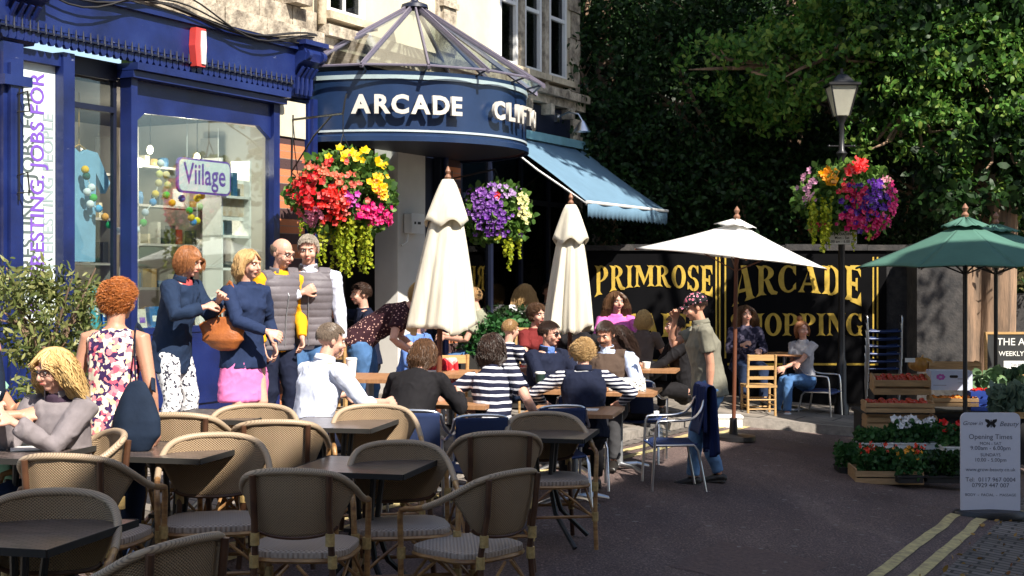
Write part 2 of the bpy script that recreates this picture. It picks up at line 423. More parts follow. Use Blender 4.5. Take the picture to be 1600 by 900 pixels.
# console brackets
for t0 in (-.40, 3.50):
    m = MB(); f = lambda p, q, d: (d, p, q)
    prof = [(.05, 3.78), (-.06, 3.78), (-.1, 3.86), (-.09, 4.0), (-.16, 4.10), (-.24, 4.14), (-.26, 4.22), (-.22, 4.30), (.05, 4.30)]
    m.prism(prof, f, t0, t0 + .36)
    for k in range(4): m.tube([(t0 + .06 + k * .08, -.10, 3.8), (t0 + .06 + k * .08, -.115, 3.98), (t0 + .06 + k * .08, -.19, 4.08)], .022, 6)
    for e in (t0 + .05, t0 + .31): m.lathe([(.0, -.03), (.055, -.03), (.055, .03), (0, .03)], (e, -.24, 4.20), 14, m3=Matrix.Rotation(R(90), 3, 'Y'))
    m.b2(t0 - .03, t0 + .39, -.28, .05, 4.302, 4.35)
    m.build('console_bracket', M_blue, B1, smooth=False)
m = MB(); m.b2(3.82, 3.98, -.06, .3, .3, 3.77); m.b2(3.86, 3.94, -.1, .3, .3, 3.78); m.build('pilaster', M_blue, B1, smooth=False)
m = MB(); m.b2(-.40, -.19, -.10, .3, .3, 3.77); m.b2(-.36, -.24, -.14, .3, .9, 3.6); m.b2(-.44, -.15, -.16, .3, 3.42, 3.5); m.build('pilaster', M_blue, B1, smooth=False)
# window frames, stallriser
m = MB()
m.b2(-.19, .3, -.02, .06, .55, 1.42); m.b2(1.1, 3.3, -.04, .06, .55, 1.36)
for a in (1.2, 1.9, 2.6): m.b2(a, a + .62, -.06, .0, .68, 1.26)
m.build('stall_riser', M_blue, B1, smooth=False)
m = MB()
m.b2(-.20, .30, -.03, .05, 3.66, 3.76); m.b2(.29, .42, -.06, .08, .55, 3.78); m.b2(-.2, .3, -.04, .05, 1.421, 1.5)
m.b2(1.09, 1.17, -.08, .05, .55, 3.78); m.b2(3.22, 3.32, -.06, .05, .55, 3.78); m.b2(1.17, 3.22, -.05, .05, 1.361, 1.42)
m.b2(1.05, 3.34, -.14, .05, 3.66, 3.72); m.b2(1.05, 3.34, -.19, .05, 3.725, 3.79)
m.build('window_frame', M_blue, B1, smooth=False)
m = MB(); m.prism([(1.171, 3.655), (1.171, 3.25), (1.33, 3.37), (3.02, 3.42), (3.219, 3.30), (3.219, 3.655)], lambda p, q, d: (p, d, q), -.02, .03); m.build('header_panel', M_blue, B1, smooth=False)
m = MB(); m.b2(1.17, 3.22, .008, .014, 1.42, 3.40); m.build('display_window', M_glass, B1, smooth=False)
m = MB(); m.b2(.43, 1.08, .10, .106, 1.0, 3.62); m.build('door_glass', M_glass, B1, smooth=False)
m = MB(); m.b2(.42, 1.09, .08, .13, .55, 1.0); m.b2(.42, .46, .09, .13, 1.0, 3.7); m.b2(1.05, 1.088, .09, .13, 1.0, 3.7); m.b2(.46, 1.05, .08, .13, 3.35, 3.40)
m.b2(.40, 1.1, .08, .53, 3.64, 3.8); m.build('door_frame', M_dnavy, B1, smooth=False)
# shop interior shell
m = MB(); m.b2(-.3, 3.95, 2.6, 2.7, .4, 3.8); m.b2(-.4, -.3, .55, 2.6, .4, 3.8); m.b2(3.90, 3.98, .5, 2.6, .4, 3.8)
m.build('interior_wall', M_offw, B1, smooth=False)
m = MB(); m.b2(-.4, 3.88, .14, 2.59, .4, .6); m.build('interior_floor', M_wood, B1, smooth=False)
m = MB(); m.b2(-.4, 3.88, .14, 2.59, 3.6, 3.79); m.build('interior_ceiling', mat('grey ceiling', (.10, .095, .09), .8), B1, smooth=False)
m = MB(); m.b2(1.18, 3.2, .08, .5, 1.30, 1.38); m.b2(.46, 1.15, .16, .7, 1.30, 1.38); m.build('window_bed', M_white, B1, smooth=False)
# roof
m = MB(); m.prism([(.1, 9), (-.25, 9.0), (-.25, 9.15), (3.5, 11), (3.5, 9)], lambda p, q, d: (d, p, q), -5, 3.97); m.build('roof', M_slate, B1, smooth=False)
# cables drooping along the cornice
m = MB()
for k in range(5):
    P = []
    for i in range(30):
        a = -1.2 + i * .17; P.append((a, -.19 - .012 * k, 4.33 + .05 * math.sin(a * 1.7 + k) - .035 * k * math.sin(a * 2.6 + 1)))
    m.tube(P, .009, 5)
tag(m.build('cable_bundle', M_rope, B1))
# alarm box red and white
al = empty('alarm_box', FA + Vector((DV.x * 1.9, DV.y * 1.9, 0)) , FR, 'red and white alarm box on the blue fascia above the display window', 'alarm box')
m = MB(); f = lambda p, q, d: (p, d, q)
sh = [(-.07, 4.22), (.07, 4.22), (.085, 4.05), (.06, 3.86), (-.06, 3.86), (-.085, 4.05)]
m.prism(sh, f, -.20, -.125); m.build('casing', mat('red plastic', (.62, .06, .05), .35), al, smooth=False)
m = MB(); m.prism([(p * .42 + .026, 4.04 + (q - 4.04) * .86) for p, q in sh], f, -.215, -.201); m.build('front_panel', M_white, al, smooth=False)

# vinyl banner in the left window
bn = empty('window_banner', FA, FR, 'white window banner with purple vertical lettering beside the left pilaster', 'banner')
M_purp = mat('purple vinyl', (.20, .09, .50), .5); M_greyv = mat('grey vinyl', (.10, .13, .13), .6)
m = MB(); m.b2(-.18, .285, .03, .05, 1.5, 3.66); m.build('panel', mat('banner white', (.72, .80, .78), .45, var=.05), bn, smooth=False)
RT = Matrix.Rotation(R(90), 4, 'Y') 
def vtext(txt, size, x, z, y, mt, nm):
    M_ = Matrix.Translation((x, y, z)) @ Matrix.Rotation(R(-90), 4, 'Y') @ Matrix.Rotation(R(90), 4, 'X') @ Matrix.Diagonal((.86, 1, 1, 1))
    return textobj(nm, txt, size, mt, bn, M_, bold=.003)
vtext('INTERESTING. JOBS FOR', .215, .09, 2.58, .026, M_purp, 'purple_lettering')
vtext('INTERESTING. JOBS FOR', .20, -.01, 2.50, .0275, M_greyv, 'grey_lettering')
vtext('INTERESTING PEOPLE', .17, .21, 2.55, .0265, mat('pale grey vinyl', (.32, .4, .4), .6), 'faint_lettering')
m = MB()
for z in (2.7, 3.35): m.tube([(-.3, -.15, z), (-.3, -.26, z + .02), (-.28, -.26, z - .14), (-.3, -.15, z - .14)], .008, 6)
m.tube([(-.3, -.17, 2.5), (-.3, -.17, 3.4)], .007, 6); m.build('iron_bracket', M_black, B1)

# ---- things in the shop window
def F(t, z, p=0): return FA + Vector((DV.x * t + NV.x * p, DV.y * t + NV.y * p, z))
def fthing(name, label, cat, t, z, p, group=None): return empty(name, F(t, z, p), FR, label, cat, group)
sg = fthing('hanging_sign', 'white rounded sign reading Viilage hanging inside the display window', 'sign', 2.33, 2.86, -.12)
def rrect(w_, h_, r_, n=6):
    P = []
    for cx, cy, a0 in ((w_ / 2 - r_, h_ / 2 - r_, 0), (-w_ / 2 + r_, h_ / 2 - r_, 90), (-w_ / 2 + r_, -h_ / 2 + r_, 180), (w_ / 2 - r_, -h_ / 2 + r_, 270)):
        for i in range(n + 1):
            a = R(a0 + 90 * i / n); P.append((cx + r_ * math.cos(a), cy + r_ * math.sin(a)))
    return P
m = MB(); m.prism(rrect(.80, .34, .07), f, -.012, .012); m.build('rim', M_purp, sg, smooth=False)
m = MB(); m.prism(rrect(.76, .30, .055), f, -.016, -.0125); m.build('face', mat('sign face', (.80, .86, .90), .4, var=.04), sg, smooth=False)
textobj('lettering', 'Viilage', .29, M_purp, sg, UP((0, -.018, .01), sx=.84), bold=.004)
m = MB(); m.tube([(-.25, 0, .17), (-.25, 0, .5)], .004, 4); m.tube([(.22, 0, .17), (.22, 0, .5)], .004, 4); m.build('cord', M_white, sg)

balls = [(133,265,'e8b820'),(135,275,'0e5a50'),(143,293,'dfe4ea'),(136,300,'dfe4ea'),(146,309,'3fae4a'),(141,319,'dfe4ea'),(154,326,'5aa8d8'),(164,339,'e0a050'),(171,351,'1c9a5a'),(185,361,'f0f0f4'),
 (202,366,'9fb4d8'),(213,359,'cfd8e8'),(224,348,'45a848'),(227,332,'b8c0d0'),(239,316,'3f8fd0'),(243,303,'e8c23a'),(248,286,'ddc98a'),(249,272,'e6dc80'),(251,255,'f0f4f0'),
 (260,273,'dcc890'),(262,289,'d8d09a'),(260,305,'58b84a'),(269,317,'f0b020'),(284,310,'5a70c8'),(296,329,'3fae4a'),(299,340,'e0c020'),(302,347,'3f8fd0'),(308,345,'d8d020'),(308,310,'e8d030'),(315,306,'e8c820'),(312,323,'b8d0a0')]
gl = empty('ball_garland', F(1.1, 0, 0), 0, 'string of coloured cotton balls looping across the display window', 'garland')
P = []
for i, (x, y, c) in enumerate(balls):
    k = (x - 800) / 2200; t_ = (9.89 / (.51 - k) - 11.62) / .891; p_ = -.12 if t_ > 1.15 else -.62
    k2 = 9.89 + (.27 if t_ > 1.15 else 1.3); Yb = (9.89 + .20) / (.51 - k)
    q = pt(x, y, Yb); P.append(q)
    mm = MB(); mm.ball(q - gl.location, .036, n=12, k=8)
    mm.build('cotton_ball', mat('ball ' + c, c, .8, var=.2, vs_=40), gl)
for a, b in ((0, 10), (10, 19), (19, 31)):
    m = MB(); m.tube([q - gl.location for q in P[a:b]], .004, 4); m.build('string', M_white, gl)
# t-shirt
ts = fthing('t_shirt', 'pale blue t-shirt hanging in the doorway window', 't-shirt', .84, 2.62, -.3)
m = MB(); poly = [(-.17, -.6), (.17, -.6), (.18, .2), (.3, .02), (.36, .12), (.2, .38), (.07, .4), (0, .35), (-.07, .4), (-.2, .38), (-.36, .12), (-.3, .02), (-.18, .2)]
m.prism(poly, f, -.03, .03); m.build('cloth', mat('pale blue cotton', (.22, .42, .62), .9, bump=.4, bs=6), ts, smooth=False)
m = MB(); m.tube([(-.17, 0, .36), (0, 0, .44), (.17, 0, .36)], .008, 6); m.tube([(0, 0, .44), (0, 0, .9)], .004, 4); m.build('hanger', M_wood, ts)
# shelves with goods
goods = ['903030', 'e8e4d8', '2f5f88', 'b09050', '303438', '4a5560', '303438', 'a86a70', '78a0b0', 'c8c0a8', 'e0e0e0', '664422', '202428', 'b8b8b0']
n_ = 0
for (t0, t1, p_, zs, nm, lb) in ((2.4, 3.7, -1.15, (1.75, 2.2, 2.6, 3.0), 'shelf_unit', 'dark shelf unit of small goods at the back of the shop'), (2.70, 3.18, -.32, (1.42, 1.95, 2.28, 2.68), 'shelf_unit', 'white shelf unit with mugs and prints at the right of the display window'), (1.4, 2.3, -1.35, (1.5, 2.0, 2.45, 2.9), 'shelf_unit', 'pale shelf unit behind the doorway window')):
    sh_ = fthing(nm, lb, 'shelf unit', 0, 0, p_)
    m = MB()
    for z in zs: m.b2(t0, t1, -.12, .12, z, z + .025)
    m.b2(t0, t0 + .025, -.12, .12, zs[0] - .3, zs[-1] + .4); m.b2(t1 - .025, t1, -.12, .12, zs[0] - .3, zs[-1] + .4)
    m.build('frame', M_white if 'white' in lb else mat('grey shelf', (.3, .29, .28), .6), sh_, smooth=False)
    for z in zs:
        a = t0 + .06
        while a < t1 - .12:
            wd = random.choice([.03, .05, .08, .12]); ht = random.uniform(.08, .26); c = random.choice(goods)
            if random.random() < .72:
                m = MB()
                if wd < .1: m.box((a + wd / 2, -.02, z + .026 + ht / 2), (wd, .12, ht), R(random.uniform(-8, 8)))
                else: m.lathe([(0, 0), (wd * .42, 0), (wd * .5, ht * .3), (wd * .42, ht * .55), (wd * .3, ht * .6), (0, ht * .6)], (a + wd / 2, -.02, z + .026), 14)
                m.build('boxed_item' if wd < .1 else 'jar', mat('goods ' + c, c, .5, var=.2, vs_=25), sh_, smooth=False); n_ += 1
            a += wd + random.uniform(.01, .06)
for k, (t_, z_) in enumerate(((2.05, 3.12), (2.75, 3.10))):
    lm = fthing('pendant_lamp', 'small lit pendant lamp hanging %s in the display window' % ('left of the other one' if k == 0 else 'nearer the brick pier'), 'pendant lamp', t_, z_, -.55, 'pendant lamps in the shop')
    m = MB(); m.ball((0, 0, 0), (.03, .03, .045)); bm_ = mat('lit bulb', (1, .9, .7), .4); bm_.node_tree.nodes['Principled BSDF'].inputs['Emission Color'].default_value = (1, .85, .6, 1); bm_.node_tree.nodes['Principled BSDF'].inputs['Emission Strength'].default_value = 6; m.build('bulb', bm_, lm)
    m = MB(); m.tube([(0, 0, .04), (0, 0, .48)], .004, 5); m.build('flex', M_black, lm)
    ld = bpy.data.lights.new('pendant light', 'POINT'); ld.energy = 20; ld.color = (1, .88, .7); ld.shadow_soft_size = .05; lo = bpy.data.objects.new('pendant_light', ld); COL.objects.link(lo); lo.parent = lm; lo.location = (0, .12, -.12)
# display books standing on the window bed
for i, (t_, c, ht, th) in enumerate([(1.19, '3fb0c0', .42, .07), (1.28, '2a66b0', .36, .05), (1.36, 'b02a34', .46, .06), (1.60, 'd8d4c8', .2, .12), (1.78, '2c6ea8', .22, .14), (1.98, 'e0906a', .2, .12), (2.2, 'f0eee8', .26, .16), (2.55, 'e8e4dc', .3, .28), (2.9, 'c8ccd4', .16, .1)]):
    lb = ['turquoise upright box standing behind the doorway glass', 'blue upright box between the turquoise and red boxes', 'tall red box standing in the display window', 'cream little book on the window bed', 'blue book on the window bed', 'salmon book on the window bed', 'white card on the window bed behind the short-haired woman', 'pale framed notice on the window bed', 'grey mug box at the right end of the window bed'][i]
    o = fthing('display_box', lb, 'box', t_, 1.381, -.28 if t_ > 1.4 else -.45)
    m = MB(); m.box((0, 0, ht / 2), (th, .06, ht), 0, mat=Matrix.Rotation(R(-8), 3, 'X')); m.build('cover', mat('cover ' + c, c, .5, var=.25, vs_=20), o, smooth=False)
    m = MB(); m.box((0, -.034, ht * .5), (th * .6, .003, ht * .25), 0, mat=Matrix.Rotation(R(-8), 3, 'X')); m.build('printed_label', M_white if i not in (3, 6, 7) else M_purp, o, smooth=False)
pr = fthing('framed_print', 'framed pale portrait print standing high at the right of the display window', 'picture', 2.98, 2.66, -.30)
m = MB(); m.b2(-.24, .24, -.02, .02, -.2, .22); m.build('frame', M_white, pr, smooth=False)
m = MB(); m.b2(-.2, .2, -.024, -.0205, -.16, .18); m.build('print', mat('tan print', (.5, .36, .24), .6, col2=(.62, .56, .5), vs_=12), pr, smooth=False)
# ---------------- arcade building ----------------
B2 = empty('arcade_building', FA, FR, 'cream and stone building with the arcade entrance and blue cafe awning', 'building')
m = MB(); m.b2(4.0, 10.9, .0, .6, 4.66, 9)
m.build('wall', M_cream, B2, smooth=False)
m = MB(); t = 4.0
while t < 10.85:
    L_ = random.uniform(.5, .8); e = min(t + L_, 10.95); j = random.uniform(-.01, .01)
    m.b2(t + .004, e - .004, -.20 + j, .2, 4.48, 4.60); m.b2(t + .006, e - .006, -.12 + j, .2, 4.36, 4.475); t = e
for a in (8.2, 8.9, 9.6, 10.3): m.b2(a, a + .12, -.18, .1, 4.2, 4.355)
m.build('string_course', M_stone2, B2, smooth=False)
# rough stone quoins and patches
m = MB()
for i in range(11): m.b2(10.55 if i % 2 else 10.65, 10.93, -.03 - .01 * (i % 2), .3, 4.66 + i * .4, 5.04 + i * .4)
m.build('quoins', M_stone2, B2, smooth=False)
m = MB()
for i in range(8): m.b2(10.6, 10.94, -.05 - .02 * (i % 2), .5, .5 + i * .47, .95 + i * .47)
m.build('quoins', M_stone2, B2, smooth=False)
m = MB()
m.b2(6.62, 7.1, -.035, .1, 4.7, 5.5); m.b2(6.72, 7.02, -.07, .1, 4.95, 5.25); m.b2(6.66, 7.06, -.10, .1, 5.26, 5.33)
m.build('stone_block', M_stone2, B2, smooth=False)
m = MB(); m.b2(4.0, 10.9, .3, .5, 4.2, 4.65); m.b2(7.2, 10.6, -.02, .1, 3.82, 4.33); m.build('cafe_fascia', M_dnavy, B2, smooth=False)
def window(par, t0, t1, z0, z1, y=-.0, bars=1, cols=2):
    fr = MB(); e = .06
    fr.b2(t0, t0 + e, y - .03, y + .06, z0, z1); fr.b2(t1 - e, t1, y - .03, y + .06, z0, z1); fr.b2(t0 + e, t1 - e, y - .03, y + .06, z0, z0 + e); fr.b2(t0 + e, t1 - e, y - .03, y + .06, z1 - e, z1)
    fr.b2(t0 + e, t1 - e, y - .02, y + .05, (z0 + z1) / 2 - .025, (z0 + z1) / 2 + .025)
    for c in range(1, cols): x = t0 + (t1 - t0) * c / cols; fr.b2(x - .012, x + .012, y - .01, y + .04, z0 + e, z1 - e)
    o = fr.build('window', M_white, par, smooth=False)
    p = MB(); p.b2(t0 + e, t1 - e, y + .02, y + .026, z0 + e, z1 - e); p.build('pane', M_gdark, o, smooth=False)
    s_ = MB(); s_.b2(t0 - .1, t1 + .1, y - .14, y + .02, z0 - .09, z0 - .004); s_.build('sill', M_stone, o, smooth=False)
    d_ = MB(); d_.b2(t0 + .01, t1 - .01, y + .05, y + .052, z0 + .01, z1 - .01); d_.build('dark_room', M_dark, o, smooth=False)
window(B2, 4.15, 4.9, 4.76, 6.3, -.05)
window(B2, 8.2, 8.75, 4.76, 6.5, -.05, cols=1); window(B2, 8.95, 9.5, 4.76, 6.5, -.05, cols=1); window(B2, 9.75, 10.35, 4.76, 6.5, -.05, cols=1)
window(B1, .2, 1.3, 5.3, 6.8, .08); window(B1, 2.2, 3.2, 5.3, 6.8, .08)
m = MB()
for a in (8.85, 9.62): m.b2(a - .06, a + .08, -.10, .02, 4.62, 6.6)
m.build('window_mullion', M_stone2, B2, smooth=False)
m = MB(); m.tube([(4.02, -.1, 4.6), (4.02, -.1, 8.9)], .05, 10); m.build('drainpipe', M_stone, B2)
m = MB(); m.prism([(.1, 9), (-.3, 9.0), (-.3, 9.12), (3.5, 11), (3.5, 9)], lambda p, q, d: (d, p, q), 4.0, 10.9); m.build('roof', M_slate, B2, smooth=False)
# ground floor: entrance passage, white wall, piers, cafe front
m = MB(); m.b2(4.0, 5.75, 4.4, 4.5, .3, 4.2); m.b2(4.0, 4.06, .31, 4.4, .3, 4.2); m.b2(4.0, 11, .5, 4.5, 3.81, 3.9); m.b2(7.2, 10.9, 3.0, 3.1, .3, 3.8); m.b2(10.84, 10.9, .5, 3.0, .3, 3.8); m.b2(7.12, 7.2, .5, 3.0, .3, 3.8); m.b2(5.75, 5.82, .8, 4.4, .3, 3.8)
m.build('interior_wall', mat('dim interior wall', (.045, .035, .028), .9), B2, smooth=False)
m = MB(); m.b2(5.70, 6.34, -.02, .3, .3, 3.84); m.build('white_panel', M_offw, B2, smooth=False)
m = MB(); m.b2(6.35, 6.6, .02, .3, .3, 3.84); m.b2(6.6, 6.7, -.08, .3, .3, 3.84); m.build('dark_jamb', M_dnavy, B2, smooth=False)
m = MB(); m.b2(6.72, 7.18, -.05, .35, .3, 3.82); m.build('brick_pier', M_brick, B2, smooth=False)
m = MB(); m.tube([(6.68, -.12, .5), (6.68, -.12, 3.8)], .035, 8); m.build('blue_pipe', M_blue, B2)
m = MB()
for a in (7.25, 8.1, 9.0, 9.9, 10.5): m.b2(a, a + .07, .0, .1, .5, 3.8)
m.b2(7.32, 10.5, .01, .09, 2.9, 2.97); m.b2(7.32, 10.5, .01, .09, .5, 1.2)
m.build('cafe_frame', M_dnavy, B2, smooth=False)
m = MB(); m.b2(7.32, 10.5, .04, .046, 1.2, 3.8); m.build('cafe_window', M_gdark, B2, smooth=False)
m = MB()
for i in range(5): m.b2(4.4 + i * .25, 4.42 + i * .25, 1.5, 1.56, 3.2, 3.8)
m.b2(4.2, 5.6, 1.45, 1.55, 3.1, 3.18); m.b2(4.0, 5.7, .25, .31, 3.55, 3.62); m.build('transom', M_steel, B2, smooth=False)
ub = fthing('utility_box', 'white utility meter box on the white wall panel by the arcade entrance', 'meter box', 5.98, 2.52, .03)
m = MB(); m.prism(rrect(.30, .24, .02), f, -.10, -.0); m.build('casing', M_white, ub, smooth=False)
m = MB(); m.b2(-.08, -.05, -.106, -.1, -.01, .02); m.b2(.0, .06, -.106, -.1, -.01, .02); m.build('vents', M_black, ub, smooth=False)
m = MB(); m.tube([(-.1, -.03, -.12), (-.12, -.02, -.22), (-.25, -.02, -.27)], .012, 6); m.build('conduit', M_white, ub)
# wall lamp over awning
wl = fthing('wall_lamp', 'grey swan neck wall lamp on the dark fascia above the blue awning', 'wall lamp', 10.1, 4.1, .02)
m = MB(); m.tube([(0, 0, .1), (0, -.2, .18), (0, -.36, .14), (0, -.42, .04)], .014, 8); m.build('arm', M_alu, wl)
m = MB(); m.lathe([(.03, .04), (.06, .0), (.13, -.12), (.12, -.12), (.05, 0)], (0, -.42, 0), 18); m.build('lamp_shade', M_alu, wl)
m = MB(); m.box((0, -.02, .1), (.1, .04, .12)); m.build('base', M_alu, wl, smooth=False)

# ---------------- round entrance canopy ----------------
CC = F(5.57, 0, 0); CR = 1.6
cn = empty('entrance_canopy', CC, FR, 'round navy entrance canopy with silver lettering under a conical glass roof', 'canopy')
# local: x along facade, -y outward
A0, A1 = math.pi, 2 * math.pi
m = MB(); m.lathe([(CR - .06, 3.40), (CR, 3.40), (CR, 4.08), (CR - .06, 4.08), (CR - .06, 3.40)], n=64, a0=A0, a1=A1); m.build('drum', M_navy, cn)
m = MB(); m.lathe([(CR - .02, 3.33), (CR + .03, 3.33), (CR + .03, 3.385), (CR + .01, 3.40), (CR - .02, 3.398)], n=64, a0=A0, a1=A1); m.build('lower_rim', M_navy, cn)
m = MB(); m.lathe([(CR + .004, 3.43), (CR + .012, 3.43), (CR + .012, 3.452), (CR + .004, 3.452)], n=64, a0=A0, a1=A1)
m.lathe([(CR + .004, 3.99), (CR + .016, 3.99), (CR + .016, 4.035), (CR + .004, 4.035)], n=64, a0=A0, a1=A1); m.build('pale_band', mat('pale blue band', (.45, .52, .56), .4), cn)
m = MB(); m.lathe([(0, 3.36), (CR - .03, 3.36), (CR - .03, 3.375), (0, 3.375)], n=48, a0=A0, a1=A1); m.build('soffit', M_dnavy, cn, smooth=False)
# glass cone
AP = Vector((-.15, -.42, 5.02)); NE = 9; EV = []
for i in range(NE):
    a = A0 + (A1 - A0) * i / (NE - 1); EV.append(Vector((1.78 * math.cos(a), 1.78 * math.sin(a), 4.12)))
m = MB()
for i in range(NE - 1): m.add([AP, EV[i], EV[i + 1]], [(0, 1, 2)])
m.build('glass_roof', M_glassr, cn, smooth=False)
m = MB()
for i in range(NE):
    d = (EV[i] - AP); e = AP + d * 1.03
    m.tube([AP + Vector((0, 0, .0)), e], .022, 4); m.tube([AP + Vector((.0, 0, .035)), e + Vector((0, 0, .03))], .014, 4)
for i in range(NE - 1): m.tube([EV[i], EV[i + 1]], .014, 6)
m.build('glazing_bars', mat('lilac grey metal', (.20, .18, .24), .4, .3), cn)
m = MB()
for i in range(0, NE):
    a = A0 + (A1 - A0) * i / (NE - 1); m.tube([(CR * math.cos(a) * .97, CR * math.sin(a) * .97, 4.06), EV[i]], .012, 5)
m.build('support_struts', M_dnavy, cn)
m = MB(); m.lathe([(.16, -.04), (.15, .0), (.05, .04), (.03, .08), (.045, .11), (.05, .14), (.03, .18), (.012, .22), (.004, .30), (0, .30)], AP, 16); m.build('finial', M_dnavy, cn)
M_letter = mat('silver letters', (.62, .58, .52), .4, .1)
def ring_text(txt, th0, size, nm, z=3.70, gap=.022):
    # th0: azimuth in local frame of first glyph centre (radians); goes on with increasing angle
    a = th0
    for ch in txt:
        me = textmesh(ch, size, ext=.02, bold=.010)
        xs_ = [v.co.x for v in me.vertices]; wd = (max(xs_) - min(xs_)) + gap
        a += wd / 2 / (CR + .1)
        P = Vector(((CR + .09) * math.cos(a), (CR + .09) * math.sin(a), z))
        me.transform(Matrix.Translation(P) @ Matrix.Rotation(a + math.pi / 2, 4, 'Z') @ Matrix.Rotation(R(90), 4, 'X'))
        me.materials.append(M_letter); me.name = nm; o = bpy.data.objects.new(nm, me); COL.objects.link(o); o.parent = cn
        a += wd / 2 / (CR + .1)
def loc_ang(xpix):     # azimuth where the column xpix meets the drum front
    best = None
    for i in range(2000):
        a = A0 + math.pi * i / 2000
        P = CC + Vector((DV.x * CR * math.cos(a) + NV.x * -CR * math.sin(a), DV.y * CR * math.cos(a) + NV.y * -CR * math.sin(a), 0))
        x = 800 + 2200 * P.x / P.y
        if x >= xpix: return a
        best = a
    return best
ring_text('ARCADE', loc_ang(551), .27, 'letter')
ring_text('CLIFTON', loc_ang(758), .27, 'letter', gap=.06)

# ---------------- awning ----------------
aw = fthing('cafe_awning', 'pale blue canvas awning over the cafe front', 'awning', 0, 0, 0)
t0, t1, p_, z0_, z1_ = 8.0, 10.85, 1.46, 3.78, 2.84
M_awn = mat('pale blue canvas', (.17, .30, .42), .75, var=.12, vs_=3, trans=.25, bump=.15, bs=5)
m = MB(); m.grid(lambda a, b: (t0 + (t1 - t0) * a, -.12 - (p_ - .12) * b, z0_ + (z1_ - z0_) * b + .03 * math.sin(b * math.pi) * math.cos(a * 9)), 24, 8, uv=False)
m.build('canvas', M_awn, aw, solid=.006)
m = MB()
def val(a, b):
    x = t0 + (t1 - t0) * a; return (x, -p_ - .004 + .012 * math.sin(x * 9), z1_ - .012 - b * (.20 - .03 * abs(math.sin(x * math.pi / .14))))
m.grid(val, 160, 2, uv=False); m.build('valance', M_awn, aw, solid=.005)
m = MB(); m.tube([(t0 - .03, -p_, z1_), (t1 + .03, -p_, z1_)], .022, 8); m.build('front_bar', M_white, aw)
m = MB(); m.b2(t0 - .1, t1 + .1, -.16, .02, z0_ + .012, z0_ + .13); m.build('cassette', mat('turquoise cassette', (.2, .42, .5), .5), aw, smooth=False)
m = MB()
for x in (t0 + .02, t1 - .02): m.tube([(x, -.14, z0_ - .06), (x, -p_ * .5, (z0_ + z1_) / 2 - .03), (x, -p_, z1_ - .03)], .016, 6)
m.tube([(t0 + .02, -p_ + .03, z1_ - .03), (t1 - .02, -p_ + .03, z1_ - .03)], .012, 6)
m.build('folding_arms', M_white, aw)

# ---------------- sign wall ----------------
WY = 20.0
M_wallst = mat('dark rough wall', (.055, .05, .048), .95, col2=(.02, .02, .022), vs_=6, bump=.6, bs=20)
sw = empty('sign_wall', (0, WY, 0), 0, 'long black painted wall with gold lettering for the arcade and shopping', 'wall')
X0, X1 = 1.0, 6.2
m = MB(); m.b2(X0, X1, .05, .4, -.4, 2.25); m.build('wall_body', M_wallst, sw, smooth=False)
m = MB(); x = X0 - .05
while x < X1: m.b2(x, x + .58, -.04, .45, 2.251, 2.33 + random.uniform(-.01, .012)); x += .585
m.build('coping', M_wallst, sw, smooth=False)
m = MB(); m.b2(1.02, 2.97, -.0, .045, .08, 2.24); m.build('signboard', M_signblk, sw, smooth=False)
m = MB(); m.b2(2.99, 5.32, -.0, .045, .08, 2.24); m.build('signboard', M_signblk, sw, smooth=False)
m = MB()
m.b2(1.1, 2.9, -.006, -.002, .62, .70); m.b2(3.06, 5.2, -.006, -.002, .62, .65)
for x in (2.90, 2.95, 3.03, 5.13, 5.19): m.b2(x - .011, x + .011, -.007, -.003, .72, 2.16)
m.build('gold_border', M_gold, sw, smooth=False)
# gold wedge-serif alphabet built from strokes in a unit box (w, 0..1)
def stem(x, w_=.2, y0=0, y1=1, fl=.09):
    xm = w_ / 2 - .02
    return [(x - w_ / 2 - fl, y0), (x - w_ / 2 - fl * .3, y0 + .06), (x - xm, y0 + .14), (x - xm - .01, (y0 + y1) / 2), (x - xm, y1 - .14), (x - w_ / 2 - fl * .3, y1 - .06), (x - w_ / 2 - fl, y1), (x, y1 - .03), (x + w_ / 2 + fl, y1), (x + w_ / 2 + fl * .3, y1 - .06), (x + xm, y1 - .14), (x + xm + .01, (y0 + y1) / 2), (x + xm, y0 + .14), (x + w_ / 2 + fl * .3, y0 + .06), (x + w_ / 2 + fl, y0), (x, y0 + .03)]
def arc(cx, cy, rx, ry, a0, a1, w0, w1, n=16):
    O = []; I = []
    for i in range(n + 1):
        u = i / n; a = R(a0 + (a1 - a0) * u); tw = w0 + (w1 - w0) * math.sin(u * math.pi)
        O.append((cx + rx * math.cos(a), cy + ry * math.sin(a))); I.append((cx + (rx - tw) * math.cos(a), cy + (ry - min(tw * .55, ry * .8)) * math.sin(a)))
    return [[O[i], O[i + 1], I[i + 1], I[i]] for i in range(n)]
def quadp(*p): return [list(p)]
